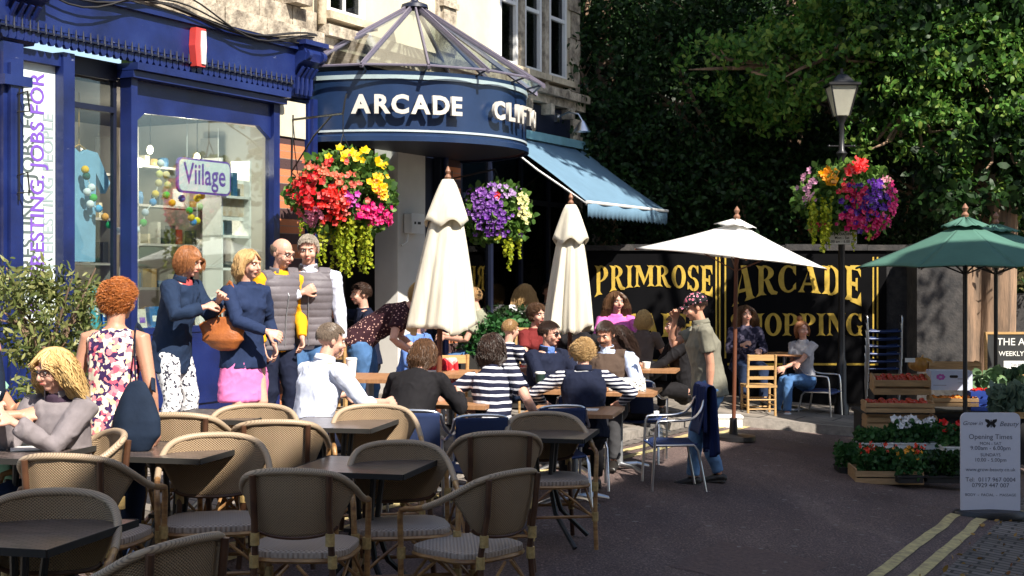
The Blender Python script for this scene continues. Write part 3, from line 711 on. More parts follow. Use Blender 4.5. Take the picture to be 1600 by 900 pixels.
GL = {
 'P': (.62, [stem(.16)] + arc(.22, .72, .40, .28, -90, 90, .06, .2)),
 'R': (.68, [stem(.16)] + arc(.22, .74, .38, .26, -90, 90, .06, .19) + [[(.28, .5), (.42, .52), (.60, .12), (.74, .04), (.70, -.04), (.52, -.02), (.42, .1)]]),
 'I': (.32, [stem(.16)]),
 'M': (.92, [stem(.12, .13), stem(.78, .2), [(.04, 1), (.26, 1), (.5, .34), (.44, .08)], [(.44, .08), (.5, .34), (.70, 1), (.86, 1), (.80, .9)]]),
 'O': (.66, arc(.33, .5, .34, .51, 0, 360, .19, .19, 30)),
 'S': (.54, arc(.27, .74, .25, .27, 20, 270, .07, .17) + arc(.27, .26, .27, .27, 90, -160, .17, .17) + [[(.44, .98), (.52, .98), (.52, .68), (.44, .78)], [(.0, .0), (.08, .04), (.09, .26), (.0, .34)]]),
 'E': (.58, [stem(.16), [(.2, 1), (.56, 1), (.56, .7), (.46, .86), (.2, .9)], [(.2, .56), (.42, .56), (.42, .44), (.2, .46)], [(.38, .66), (.45, .68), (.45, .34), (.38, .36)], [(.2, .0), (.2, .1), (.44, .14), (.56, .34), (.58, .0)]]),
 'F': (.54, [stem(.16), [(.2, 1), (.54, 1), (.54, .7), (.44, .86), (.2, .9)], [(.2, .56), (.42, .56), (.42, .44), (.2, .46)], [(.38, .66), (.45, .68), (.45, .34), (.38, .36)]]),
 'A': (.72, [[(.26, 1), (.46, 1), (.68, .1), (.76, .0), (.40, .0), (.47, .1), (.34, .78), (.31, .78)], [(.31, .78), (.34, .9), (.14, .1), (.2, .0), (-.04, .0), (.04, .1)], [(.14, .36), (.48, .36), (.48, .27), (.12, .27)]]),
 'C': (.62, arc(.33, .5, .34, .51, 40, 320, .09, .19, 24) + [[(.5, .98), (.6, .98), (.6, .62), (.5, .76)], [(.5, .24), (.6, .36), (.6, .1), (.5, .1)]]),
 'D': (.68, [stem(.16)] + arc(.2, .5, .46, .5, -90, 90, .06, .2, 18)),
 'H': (.72, [stem(.16), stem(.58), [(.24, .56), (.5, .56), (.5, .44), (.24, .44)]]),
 'N': (.72, [stem(.12, .1), stem(.62, .1), [(.04, 1), (.28, 1), (.68, .14), (.64, -.02), (.54, -.02)]]),
 'G': (.66, arc(.33, .5, .34, .51, 40, 330, .09, .19, 24) + [stem(.54, .14, .0, .46, .05), [(.5, .98), (.6, .98), (.6, .62), (.5, .76)]]),
}
def gold_text(txt, x0, x1, ztop, zbot, extra, nm, amp_top=0, gap=.09):
    W = sum(GL[c][0] + gap for c in txt) - gap; sc = (x1 - x0) / W; x = 0; mid = (x0 + x1) / 2
    for c in txt:
        wd, polys = GL[c]; m = MB()
        for k, poly in enumerate(polys):
            def ff(a, b, d):
                X = x0 + (x + a) * sc; u = (X - mid) / ((x1 - x0) / 2); ext = extra * (abs(u) ** 2.2)
                zt = ztop - amp_top * (1 - u * u); zb = zbot - ext
                return (X, d, zb + (zt - zb) * b)
            m.prism(poly, ff, -.010 - .0007 * (k % 9), -.002)
        m.build(nm, M_gold, sw, smooth=False); x += wd + gap
gold_text('PRIMROSE', 1.18, 2.85, 2.04, 1.74, .15, 'gold_letter')
gold_text('ARCADE', 3.14, 4.96, 2.04, 1.66, .20, 'gold_letter')
gold_text('CAFE', 1.52, 2.60, 1.36, 1.02, .0, 'gold_letter')
gold_text('SHOPPING', 3.10, 4.98, 1.36, 1.04, .0, 'gold_letter', gap=.07)

# grey pillar, far wall and pale building at the right
gp_ = empty('gate_pillar', (5.9, 19.6, 0), 0, 'tall grey stone pillar at the right end of the black sign wall', 'pillar')
m = MB(); m.b2(-.32, .32, -.2, .3, -.6, 2.12); m.build('shaft', M_wallst, gp_, smooth=False)
m = MB(); m.b2(-.37, .37, -.25, .35, 2.121, 2.2); m.build('capstone', M_cream, gp_, smooth=False)
hb = empty('brick_wall', (7.0, 23.2, 0), 0, 'dark garden wall behind the tree trunk', 'wall')
m = MB(); m.b2(-3, 1.9, 0, .3, -1, 1.6); m.build('wall_body', M_wallst, hb, smooth=False)
yb = empty('pale_house', (10.2, 24.5, 0), R(-8), 'pale yellow rendered house at the right edge behind the chalkboard', 'house')
m = MB(); m.b2(-1.6, 6, 0, 5, -1, 3.2); m.build('wall', mat('pale yellow render', (.62, .56, .24), .8, var=.15), yb, smooth=False)
m = MB()
for z in (.0, .6, 1.2, 1.8, 2.4): m.b2(-1.58, 6, -.02, -.002, z, z + .03)
m.build('render_joint', mat('joint line', (.2, .18, .1), .9), yb, smooth=False)
m = MB(); m.b2(-.95, -.7, -.12, -.02, -.6, 3.2); m.build('downpipe', mat('blue white pipe', (.6, .66, .75), .5), yb, smooth=False)
m = MB(); m.prism([(-.3, 3.2), (5.2, 3.2), (2.5, 4.6)], lambda p, q, d: (d, p, q), -1.8, 6.2); m.build('roof', M_slate, yb, smooth=False)

# ---------------- unseen terrace behind the camera, added and stepped in height to shade the street ----------------
OB = empty('shade_terrace', tuple(NV * 4.3) + (0,), FR, 'unseen tall stone terrace across the street, added to shade it', 'building')
m = MB(); m.b2(-30, 6.0, -8, -.0, -1.5, 10.5); m.b2(6.003, 11.0, -8, -.0, -1.5, 9.7); m.build('wall', M_stone, OB, smooth=False)
m = MB(); m.prism([(-8.2, 10.5), (.25, 10.5), (.25, 10.6), (-4, 12.3)], lambda p, q, d: (d, p, q), -30, 6.0); m.prism([(-8.2, 9.7), (.25, 9.7), (.25, 9.8), (-4, 11.5)], lambda p, q, d: (d, p, q), 6.003, 11.0); m.build('roof', M_slate, OB, smooth=False)
for a in range(-26, 10, 3):
    for z in (1.2, 4.6, 7.8):
        fr = MB(); fr.b2(a, a + 1.1, .002, .06, z, z + 1.8); o = fr.build('window', M_white, OB, smooth=False)
        p = MB(); p.b2(a + .08, a + 1.02, .061, .066, z + .08, z + 1.72); p.build('pane', M_gdark, o, smooth=False)

# ---------------- foliage tools ----------------
def leafmat(name, c1, c2, tr=.3, c3=None):
    m = mat(name, c1, .5, spec=.3, trans=tr)
    def ff(N, L, tc):
        gi = N.new('ShaderNodeNewGeometry')
        st = [(0, c2), (.5, c1), (1, c3 or c1)]
        return ramp(N, L, gi.outputs['Random Per Island'], st)
    t, N, L, b = nodes(m); tc = N.new('ShaderNodeTexCoord'); c = ff(N, L, tc)
    for l in list(b.inputs['Base Color'].links): L.remove(l)
    L.new(c, b.inputs['Base Color'])
    for n in N:
        if n.type == 'BSDF_TRANSLUCENT':
            for l in list(n.inputs[0].links): L.remove(l)
            L.new(c, n.inputs[0])
    return m
def leaves(name, P, size, mt, parent, droop=.3, aspect=.5, var=.4, dirs=None):
    """P: Nx3 centres; each leaf a folded 6-vertex blade"""
    P = np.asarray(P, float); n = len(P)
    d = NR.normal(size=(n, 3)) if dirs is None else dirs + NR.normal(size=(n, 3)) * .35
    d[:, 2] -= droop; d /= np.linalg.norm(d, axis=1)[:, None]
    r = NR.normal(size=(n, 3)); r[:, 2] *= .5; s_ = np.cross(d, r); s_ /= (np.linalg.norm(s_, axis=1)[:, None] + 1e-9)
    u = np.cross(s_, d); L = size * (1 + var * NR.uniform(-1, 1, n))[:, None]; W = L * aspect
    v = np.stack([P, P + d * L * .3 + s_ * W * .5 + u * W * .12, P + d * L * .3 - s_ * W * .5 + u * W * .12, P + d * L * .7 + s_ * W * .4 + u * W * .05, P + d * L * .7 - s_ * W * .4 + u * W * .05, P + d * L - u * L * .12], 1).reshape(-1, 3)
    b = np.arange(n)[:, None] * 6
    tri = (b + np.array([[0, 1, 2]])).reshape(-1, 3); qd = (b + np.array([[1, 3, 4, 2]])).reshape(-1, 4); t2 = (b + np.array([[3, 5, 4]])).reshape(-1, 3)
    me = bpy.data.meshes.new(name); me.vertices.add(len(v)); me.vertices.foreach_set('co', v.astype('f').ravel())
    loops = np.concatenate([tri.ravel(), qd.ravel(), t2.ravel()]); me.loops.add(len(loops)); me.loops.foreach_set('vertex_index', loops.astype('i'))
    st = np.concatenate([np.arange(n) * 3, 3 * n + np.arange(n) * 4, 7 * n + np.arange(n) * 3]); me.polygons.add(3 * n); me.polygons.foreach_set('loop_start', st.astype('i'))
    me.update(calc_edges=True); me.materials.append(mt)
    o = bpy.data.objects.new(name, me); COL.objects.link(o)
    if parent: o.parent = parent
    return o
M_bark = mat('rough bark', (.30, .19, .12), .95, col2=(.10, .07, .05), vs_=7, stretch=(1, 1, .15), bump=.9, bs=14)
ML1 = leafmat('maple leaf', (.08, .21, .03), (.03, .08, .015), .38, (.20, .28, .05))
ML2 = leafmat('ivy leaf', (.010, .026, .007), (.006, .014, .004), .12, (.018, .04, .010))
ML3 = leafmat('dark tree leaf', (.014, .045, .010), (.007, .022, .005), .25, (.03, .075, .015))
def crown_points(n, blobs, sprig=26, spread=.22):
    """clusters of leaves on sprigs scattered in the outer part of ellipsoid blobs"""
    out = []; vol = np.array([b[1][0] * b[1][1] * b[1][2] for b in blobs]); vol = vol / vol.sum()
    for (c, r), q in zip(blobs, vol):
        k = max(3, int(n * q / sprig)); d = NR.normal(size=(k, 3)); d /= np.linalg.norm(d, axis=1)[:, None]
        rad = NR.uniform(.55, 1.05, k)[:, None]; cc = np.array(c) + d * rad * np.array(r)
        for p in cc:
            ax = NR.normal(size=3) * np.array([1, 1, .5]); ax /= np.linalg.norm(ax)
            tt = NR.uniform(-1, 1, sprig)[:, None]; out.append(p + ax * tt * spread * 1.8 + NR.normal(size=(sprig, 3)) * spread * .38)
    return np.concatenate(out)
def tree(label, x, y, trunk_r, h, blobs, n, leaf, mt, lean=(0, 0), name='tree', sprig=26, spread=.22):
    z = g(x, y); t = empty(name, (x, y, z), 0, label, 'tree', 'trees behind the sign wall')
    m = MB(); P = [Vector((lean[0] * q, lean[1] * q, h * q)) for q in (0, .05, .2, .4, .6, .8, 1)]
    P = [p + Vector((mnoise.noise(p * .7) * .2, mnoise.noise(p * .7 + Vector((5, 5, 5))) * .2, 0)) for p in P]
    m.tube(P, [trunk_r * q for q in (1.5, 1.15, 1, .9, .78, .6, .4)], 14)
    m.build('trunk', M_bark, t)
    m = MB()
    for c, r_ in blobs:
        q = Vector(c) - Vector((x, y, z)); s_ = P[3] + (P[-1] - P[3]) * random.random()
        mid = (s_ + q) / 2 + Vector((0, 0, .3)); m.tube([s_, mid, q], [trunk_r * .35, trunk_r * .2, .03], 7)
        for k in range(5):
            e = q + Vector((random.uniform(-1, 1) * r_[0], random.uniform(-1, 1) * r_[1], random.uniform(-.8, .8) * r_[2])) * .8; m.tube([mid.lerp(q, .6), (q + e) / 2, e], [.04, .025, .008], 5)
    m.build('limbs', M_bark, t)
    Pn = crown_points(n, blobs, sprig, spread) - np.array([x, y, z])
    leaves('crown', Pn, leaf, mt, t); return t
tree('big maple with sunlit pale green leaves above the lamp post', 6.9, 21.4, .30, 7,
     [((5.2, 20.4, 5.1), (1.5, .9, 1.0)), ((6.6, 20.2, 4.6), (1.3, .9, 1.0)), ((7.9, 20.4, 5.2), (1.6, 1, 1.3)), ((5.6, 20.3, 3.9), (1.0, .5, .45)), ((6.9, 20.0, 3.6), (.9, .5, .7)), ((4.4, 20.2, 5.0), (1.2, .5, .6)), ((3.2, 20.4, 4.9), (.8, .4, .5)), ((8.2, 20.6, 3.7), (1.1, .8, 1.0)), ((3.9, 20.9, 4.9), (1.0, .7, .8)), ((6.5, 21, 6.6), (2.8, 1.5, 1.2))], 46000, .095, ML1, sprig=75, spread=.20)
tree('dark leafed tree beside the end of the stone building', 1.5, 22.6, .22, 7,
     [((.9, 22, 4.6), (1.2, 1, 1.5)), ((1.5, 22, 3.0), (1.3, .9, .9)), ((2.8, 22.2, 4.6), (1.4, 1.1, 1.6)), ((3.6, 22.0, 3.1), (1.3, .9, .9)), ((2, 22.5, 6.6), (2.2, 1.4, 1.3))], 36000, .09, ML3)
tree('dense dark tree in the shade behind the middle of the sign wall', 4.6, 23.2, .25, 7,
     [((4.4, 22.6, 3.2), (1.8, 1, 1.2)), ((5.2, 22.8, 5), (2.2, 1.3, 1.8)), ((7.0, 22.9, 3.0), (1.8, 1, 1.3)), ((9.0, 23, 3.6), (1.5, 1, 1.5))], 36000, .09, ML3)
# shaded wood behind reads as one mass
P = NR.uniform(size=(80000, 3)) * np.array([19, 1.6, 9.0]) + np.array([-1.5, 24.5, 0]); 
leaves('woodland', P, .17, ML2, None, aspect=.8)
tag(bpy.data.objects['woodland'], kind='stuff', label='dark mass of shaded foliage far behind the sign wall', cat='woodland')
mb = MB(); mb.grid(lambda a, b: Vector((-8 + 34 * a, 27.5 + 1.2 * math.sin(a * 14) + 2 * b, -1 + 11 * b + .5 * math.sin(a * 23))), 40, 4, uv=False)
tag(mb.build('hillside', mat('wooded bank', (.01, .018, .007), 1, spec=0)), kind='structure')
# unseen tree off to the right, added to shade the sign wall and trees
tree('unseen street tree, its crown added over the right side to cast shade', 8.2, 13.2, .3, 8,
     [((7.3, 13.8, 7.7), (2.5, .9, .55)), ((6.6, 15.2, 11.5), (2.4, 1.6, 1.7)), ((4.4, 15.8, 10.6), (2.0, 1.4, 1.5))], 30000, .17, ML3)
# trunk by the stall
tk = empty('tree', (6.75, 20.6, g(6.75, 20.6)), 0, 'broad ribbed tree trunk standing behind the vegetable stall', 'tree')
m = MB()
def trf(a, b):
    th = a * 2 * math.pi; rr = .46 + .07 * math.sin(th * 5 + b * 2) + .04 * math.sin(th * 11) + .12 * (1 - b) ** 3
    return (rr * math.cos(th) + .15 * b, rr * math.sin(th), b * 3.6)
m.grid(trf, 60, 20, uv=False); m.build('trunk', M_bark, tk)
m = MB(); m.tube([(.1, 0, 3.4), (.5, .2, 5), (1.2, .4, 6.6)], [.4, .28, .1], 10); m.tube([(.1, 0, 3.2), (-.6, .3, 4.6), (-1.3, .5, 5.8)], [.28, .18, .06], 10); m.build('limbs', M_bark, tk)
Pn = crown_points(12000, [((.6, -.1, 5.9), (1.6, 1, .9)), ((-1.0, -.2, 5.4), (1.2, .8, .9)), ((0, -.6, 3.6), (1.1, .5, .75)), ((.7, -.6, 4.4), (1.0, .5, .8))]); leaves('crown', Pn, .15, ML3, tk)

# ---------------- lamp post ----------------
def gpt(x, Y, up=0): X = (x - 800) * Y / 2200; return Vector((X, Y, g(X, Y) + up))
LP_ = gpt(1315, 19.0); lp = empty('lamp_post', LP_, 0, 'black cast iron street lamp post with a tapered glass lantern', 'street lamp')
def zz(y, Y, base): return 1.9 + (430 - y) * Y / 2200 - base
zl = zz(182, 19.0, LP_.z); zt = zz(135, 19.0, LP_.z)
m = MB(); m.lathe([(.10, 0), (.10, .2), (.07, .26), (.065, .8), (.05, .86), (.045, 1.2), (.045, zl - 1.0), (.07, zl - .95), (.05, zl - .9), (.045, zl - .55), (.08, zl - .5), (.04, zl - .45), (.035, zl - .1), (.07, zl - .04), (.09, zl)], n=18); m.build('post', M_black, lp)
m = MB(); m.tube([(-.17, 0, zl - .4), (.17, 0, zl - .4)], .012, 6); m.ball((-.17, 0, zl - .4), .02); m.ball((.17, 0, zl - .4), .02); m.build('ladder_bar', M_black, lp)
m = MB(); m.lathe([(.12, zl + .01), (.245, zt - .01)], n=4, a0=R(45), a1=R(405)); m.build('lantern_glass', mat('frosted lantern glass', (.62, .60, .50), .35, var=.2, vs_=3, trans=.4), lp, smooth=False)
m = MB()
for k in range(4):
    a = R(45 + 90 * k); m.tube([(.125 * math.cos(a), .125 * math.sin(a), zl), (.252 * math.cos(a), .252 * math.sin(a), zt)], .011, 5)
m.lathe([(.30, zt), (.30, zt + .03), (.20, zt + .05), (.09, zt + .15), (.03, zt + .17), (.02, zt + .24), (0, zt + .24)], n=4, a0=R(45), a1=R(405)); m.lathe([(.0, zt - .004), (.26, zt - .004), (.26, zt), (0, zt)], n=4, a0=R(45), a1=R(405))
m.build('lantern_frame', M_black, lp, smooth=False)
zp = zz(372, 19.0, LP_.z)
pl = empty('street_plate', LP_ + Vector((-.02, -.1, zp)), 0, 'small white street notice on the lamp post below its flower basket', 'sign')
m = MB(); m.prism(rrect(.40, .17, .015), f, -.006, .006); m.build('plate', M_white, pl, smooth=False)
textobj('lettering', 'NO LOADING\nMon - Sat\n8.00 am - 6.00 pm', .05, M_black, pl, UP((0, -.009, 0)), bold=.0008)

# ---------------- flower baskets ----------------
def blossoms(name, P, size, c, parent, c2=None):
    n = len(P); m = MB(); cc_ = hexc(c); mt = MC.get('petals ' + c) or leafmat('petals ' + c, cc_, tuple(x * .5 for x in cc_), .3, tuple(min(1, x * .85 + .12) for x in cc_))
    for p in P:
        p = Vector(p); nrm = (Vector((p.x, p.y - .05, p.z * .5)).normalized() + Vector((random.gauss(0, .4), random.gauss(0, .4) - .5, random.gauss(0, .3) + .2))).normalized()
        u = nrm.orthogonal().normalized(); w_ = nrm.cross(u); sz = size * random.uniform(.5, 1.15); K = 5
        vs_ = [p - nrm * sz * .15]; 
        for k in range(K * 2):
            a = math.pi * k / K; rr = sz * (.5 if k % 2 == 0 else .36); vs_.append(p + (u * math.cos(a) + w_ * math.sin(a)) * rr + nrm * sz * (.12 if k % 2 == 0 else -.02))
        m.add(vs_, [(0, 1 + k, 1 + (k + 1) % (K * 2)) for k in range(K * 2)])
    return m.build(name, mt, parent, fixn=False)
MLB = leafmat('bedding leaf', (.08, .17, .03), (.03, .08, .015), .35, (.15, .26, .05))
MLT = leafmat('lime trailing leaf', (.34, .40, .02), (.20, .28, .015), .4, (.5, .5, .04))
def basket(label, c, rx, rz_, ry, groups, trails, n=2600, hook=.6, cy=0):
    t = empty('flower_basket', c, 0, label, 'flower basket', 'hanging flower baskets')
    d = NR.normal(size=(n, 3)); d /= np.linalg.norm(d, axis=1)[:, None]; rad = NR.uniform(.45, .98, n)[:, None] ** .7
    d[:, 2] = np.where(d[:, 2] < -.75, -.75, d[:, 2])
    lump = 1 + .12 * np.sin(d[:, :1] * 6 + 1) * np.cos(d[:, 2:] * 5)
    leaves('foliage', d * rad * np.array([rx, ry, rz_]) * lump, .075, MLB, t, aspect=.75)
    m = MB(); m.lathe([(0, -rz_ * .75), (rx * .3, -rz_ * .7), (rx * .5, -rz_ * .35), (rx * .52, .0), (0, .05)], n=20); m.build('basket', M_soil, t)
    for (cx, cz, sx, sz, num, c_, size) in groups:
        P = []
        while len(P) < num:
            x = random.gauss(cx, sx * .5) ; z = random.gauss(cz, sz * .5); q = 1 - (x / (rx * 1.02)) ** 2 - (z / (rz_ * 1.05)) ** 2
            if q < -.12: continue
            P.append((x, -ry * math.sqrt(max(q, 0)) * random.uniform(.92, 1.08) - .02, z))
        blossoms('blossoms', P, size, c_, t)
    PP = []
    for (x, z0, z1, num) in trails:
        for k in range(num):
            xx = x + random.gauss(0, .065); yy = -ry * random.uniform(.3, .9); z = z0 + random.uniform(-.05, .05); e = z1 + random.uniform(0, .30)
            while z > e:
                PP.append((xx + random.gauss(0, .004), yy, z)); PP.append((xx + random.gauss(0, .005), yy, z)); z -= .019; xx += random.gauss(0, .0015)
    if PP: leaves('trailing_vine', PP, .034, MLT, t, droop=.8, aspect=.9)
    m = MB()
    for a in (0, 2.1, 4.2): m.tube([(rx * .5 * math.cos(a), rx * .4 * math.sin(a), 0), (0, 0, hook)], .005, 4)
    m.build('chain', M_black, t); return t
b1 = pt(536, 305, 14.2)
basket('hanging basket of red, pink and yellow flowers with long lime vines by the brick pier', b1, .54, .48, .42,
  [(-.34, .0, .20, .17, 60, 'e01020', .10), (-.05, -.1, .16, .18, 45, 'f02a20', .09), (.0, -.05, .1, .12, 22, 'ff4030', .09), (.15, .38, .16, .07, 14, 'ffd400', .10), (.40, .08, .08, .16, 40, 'ffc800', .09), (.36, -.22, .14, .10, 55, 'e8107a', .085), (-.28, -.26, .14, .12, 40, 'e080a0', .07), (-.1, .2, .3, .12, 30, 'f07858', .075), (.2, .0, .2, .2, 26, 'e87060', .07), (-.12, .3, .3, .1, 10, 'e84040', .07), (.12, -.05, .1, .1, 14, 'd040b0', .07)],
  [(-.2, -.3, -.68, 4), (.0, -.25, -.85, 7), (.1, -.3, -.88, 8), (.22, -.3, -.80, 7), (-.42, -.3, -.5, 3)], hook=.62)
b2_ = pt(774, 335, 16.2)
basket('purple and cream hanging basket between the two closed parasols', b2_, .42, .38, .34,
  [(-.1, .1, .26, .22, 120, '8a50b0', .065), (.0, -.1, .2, .2, 70, '7a3aa8', .065), (.32, .12, .08, .18, 50, 'e8e4a0', .065), (-.2, .25, .15, .1, 24, 'a060c0', .06), (.1, .25, .2, .08, 24, 'c0a0d0', .06), (.02, .2, .02, .02, 3, 'e03030', .07)],
  [(.22, -.3, -.72, 6), (.16, -.2, -.5, 4)], n=2200, hook=.52)
b3 = pt(1321, 312, 18.75)
basket('big round basket of magenta purple and orange flowers fixed to the lamp post', b3, .56, .46, .46,
  [(-.26, .26, .10, .07, 22, 'f8a800', .11), (.05, .34, .14, .07, 26, 'e01818', .10), (.14, .44, .06, .04, 10, 'f01818', .10), (-.48, .1, .08, .22, 36, 'e0a0c0', .07), (.1, -.05, .22, .2, 70, '5a1a98', .075), (.25, .0, .2, .2, 60, '6a20a8', .075), (.02, .02, .14, .2, 34, 'e0205a', .085), (.48, .0, .09, .24, 60, 'e82a88', .08), (.32, -.26, .2, .12, 66, 'e0187a', .08), (.0, -.22, .16, .12, 46, 'd81a70', .085), (-.36, -.34, .09, .08, 18, 'e82060', .08), (.4, .2, .1, .1, 18, 'f0a0b0', .07), (.42, -.5, .08, .08, 14, 'd81a70', .08), (-.1, .12, .1, .1, 12, 'd8303a', .08)],
  [(-.34, -.0, -.62, 12), (-.42, -.1, -.5, 6), (.08, -.3, -.6, 4)], n=3200, hook=.35).scale = (1.16, 1.1, 1.15)
bk = fthing('hanging_bracket', 'wrought iron bracket on the brick pier holding the red flower basket', 'bracket', 3.56, 3.18, .03)
lb1 = Matrix.Rotation(-FR, 3, 'Z') @ (b1 - Vector(bk.location))
e_ = Vector((lb1.x, lb1.y, .35))
m = MB(); m.tube([(0, 0, .35), e_], .012, 6); m.tube([(0, 0, -.25), (0, -.02, .4)], .012, 6); m.tube([(0, 0, -.2), e_ * .45 + Vector((0, 0, .0)), e_ * .8 + Vector((0, 0, .07))], .009, 6)
m.tube([e_, e_ + Vector((0, -.02, .12)), e_ + Vector((.02, -.03, .2))], .01, 6); m.tube([e_, Vector((lb1.x, lb1.y, lb1.z + .6))], .006, 5); m.build('arm', M_black, bk)
bk2 = fthing('hanging_bracket', 'iron bracket on the second brick pier holding the purple flower basket', 'bracket', 6.95, 3.3, .05)
lb2 = Matrix.Rotation(-FR, 3, 'Z') @ (b2_ - Vector(bk2.location)); e_ = Vector((lb2.x, lb2.y, lb2.z + .52))
m = MB(); m.tube([(0, 0, e_.z), e_], .01, 6); m.tube([(0, 0, e_.z - .5), (0, 0, e_.z + .1)], .01, 6); m.build('arm', M_black, bk2)

# ---------------- parasols ----------------
M_cv = mat('cream canvas', (.80, .75, .62), .9, var=.20, vs_=3, trans=.2, bump=.25, bs=3, stretch=(6, 6, .6))
M_cw = mat('white canvas', (.88, .87, .84), .85, var=.04, trans=.25)
M_cg = mat('green canvas', (.09, .22, .17), .85, var=.2, vs_=2, trans=.25)
def closed(label, x, yt, yb, Y, wpx, dx=0):
    b = gpt(x + dx, Y); t = empty('closed_parasol', b, 0, label, 'parasol', 'folded cream parasols')
    zt_, zb_ = zz(yt + 14, Y, b.z), zz(yb, Y, b.z); top = Vector(((-dx) * Y / 2200, 0, 0)); rb = wpx / 2 * Y / 2200; H = zt_ - zb_
    m = MB()
    sd = x * .37
    def ff(a, q):
        th = a * 2 * math.pi; u = q; rr = .03 + (rb - .03) * (u ** .64)
        w1 = th * 7 + 1.3 * math.sin(th * 2 + sd) + .5 * math.sin(u * 4 + th)
        fold = 1 + (.03 + .12 * u) * (math.sin(w1) - .25 * math.sin(2 * w1)) + .06 * u * math.sin(th * 3 + sd) + .03 * u * math.sin(th * 17 + 3 * u)
        rr *= fold; zz_ = zt_ - u * H + .035 * u * u * math.sin(th * 3 + sd) + .02 * u * math.sin(w1)
        ax = top * (1 - u * .75)
        return (ax.x + rr * math.cos(th), rr * math.sin(th) * .9, zz_)
    m.grid(ff, 128, 30, uv=False); m.build('canopy', M_cv, t, solid=.006)
    m = MB()
    def fv(a, q):
        th = a * 2 * math.pi; u = q * .30 ; rr = .045 + (rb * .50) * (q ** .75) * (1 + .13 * math.sin(th * 5 + sd + math.sin(th * 2)) * q)
        return (top.x * (1 - u * .75) + rr * math.cos(th), rr * math.sin(th), zt_ + .02 - u * H + .03 * q * math.sin(th * 5 + sd))
    m.grid(fv, 96, 8, uv=False); m.build('top_flap', M_cv, t, solid=.005)
    m = MB(); m.tube([(0, 0, 0), top * .25 + Vector((0, 0, zb_)), top + Vector((0, 0, zt_ + .04))], .024, 10); m.build('pole', M_polewd, t)
    m = MB(); m.lathe([(.022, .0), (.03, .02), (.014, .045), (.024, .07), (.008, .11), (0, .115)], top + Vector((0, 0, zt_ + .02)), 12); m.build('finial', mat('turned wood finial', (.25, .12, .07), .5), t)
    m = MB(); m.lathe([(.24, 0), (.24, .05), (.05, .07), (.04, .25), (0, .25)], n=20); m.build('base', M_black, t)
closed('left closed cream parasol, the taller one in front of the white wall panel', 700, 270, 515, 12.1, 98, -17)
closed('closed cream parasol in front of the black sign wall', 892, 309, 515, 13.6, 76, -2)
def openp(name, label, x, Y, ztop, corners, mt, drop, pole_mt, vent=.22, cat='parasol', hem=.0, dx=0):
    b = gpt(x, Y); t = empty(name, b, 0, label, cat)
    ap = Vector((dx, 0, ztop - b.z)); n = len(corners); C_ = [Vector(c) - Vector((0, 0, b.z)) for c in corners]
    for i in range(n):
        m = MB(); a_, b_ = C_[i], C_[(i + 1) % n]
        def ff(u, q):
            e = a_.lerp(b_, u); e = e - (e - ap) * (.035 * math.sin(math.pi * u)); p = ap.lerp(e, .06 + .94 * q); p.z -= .012 * math.sin(math.pi * q); return p
        m.grid(ff, 10, 12, uv=False)
        if hem: m.grid(lambda u, q: ff(u, 1) - Vector((0, 0, q * hem)), 10, 1, uv=False)
        m.build('canopy_panel', mt, t, solid=.004)
    m = MB()
    for i in range(n):
        a_ = ap.lerp(C_[i], vent); b_ = ap.lerp(C_[(i + 1) % n], vent)
        m.grid(lambda u, q: ap.lerp(a_.lerp(b_, u), q) + Vector((0, 0, .05 + .01 * math.sin(u * 9))), 6, 3, uv=False)
    m.build('vent_flap', mt, t, solid=.004)
    m = MB()
    for c in C_: m.tube([ap - Vector((0, 0, .03)), ap.lerp(c, .5) - Vector((0, 0, .075)), c - Vector((0, 0, .012))], .010, 6); m.tube([ap.lerp(c, .5) - Vector((0, 0, .08)), Vector((dx * .7, 0, ap.z - .55))], .008, 5)
    m.build('ribs', pole_mt, t)
    m = MB(); m.tube([(0, 0, 0), ap + Vector((0, 0, .06))], .024, 10); m.build('pole', pole_mt, t)
    m = MB(); m.lathe([(.03, .0), (.04, .03), (.018, .06), (.035, .10), (.01, .14), (0, .15)], ap + Vector((0, 0, .04)), 12); m.build('finial', mat('turned wood finial', (.25, .12, .07), .5), t)
    m = MB(); m.lathe([(.25, 0), (.25, .05), (.05, .07), (.04, .25), (0, .25)], n=20); m.build('base', M_black, t); return t
Yw = 16.0
def rel(x, y, Y, Yo, xo): p = pt(x, y, Y); q = gpt(xo, Yo); return (p.x - q.x, p.y - q.y, p.z)
openp('open_parasol', 'large open white parasol in front of the black sign wall', 1146, Yw, 1.9 + 82 * Yw / 2200,
      [rel(992, 388, 16.4, Yw, 1146), rel(1166, 404, 14.95, Yw, 1146), rel(1292, 420, 15.7, Yw, 1146), rel(1126, 402, 17.1, Yw, 1146)], M_cw, .3, M_polewd, dx=.04)
def ngon(x, Y, r_, ze, n, a0, zt_=0): return [(r_ * math.cos(a0 + 2 * math.pi * i / n), r_ * math.sin(a0 + 2 * math.pi * i / n), ze) for i in range(n)]
openp('green_parasol', 'nearer open green parasol shading the vegetable stall', 1508, 14.6, 1.9 + 84 * 14.6 / 2200, ngon(0, 0, 1.17, 1.9 + 12 * 14.6 / 2200, 8, .1), M_cg, .3, M_black)
openp('green_parasol', 'farther green parasol at the right edge with only its finial and rim showing', 1556, 16.6, 1.9 + 74 * 16.6 / 2200, ngon(0, 0, 1.25, 1.9 + 16 * 16.6 / 2200, 8, .3), M_cg, .3, M_black)
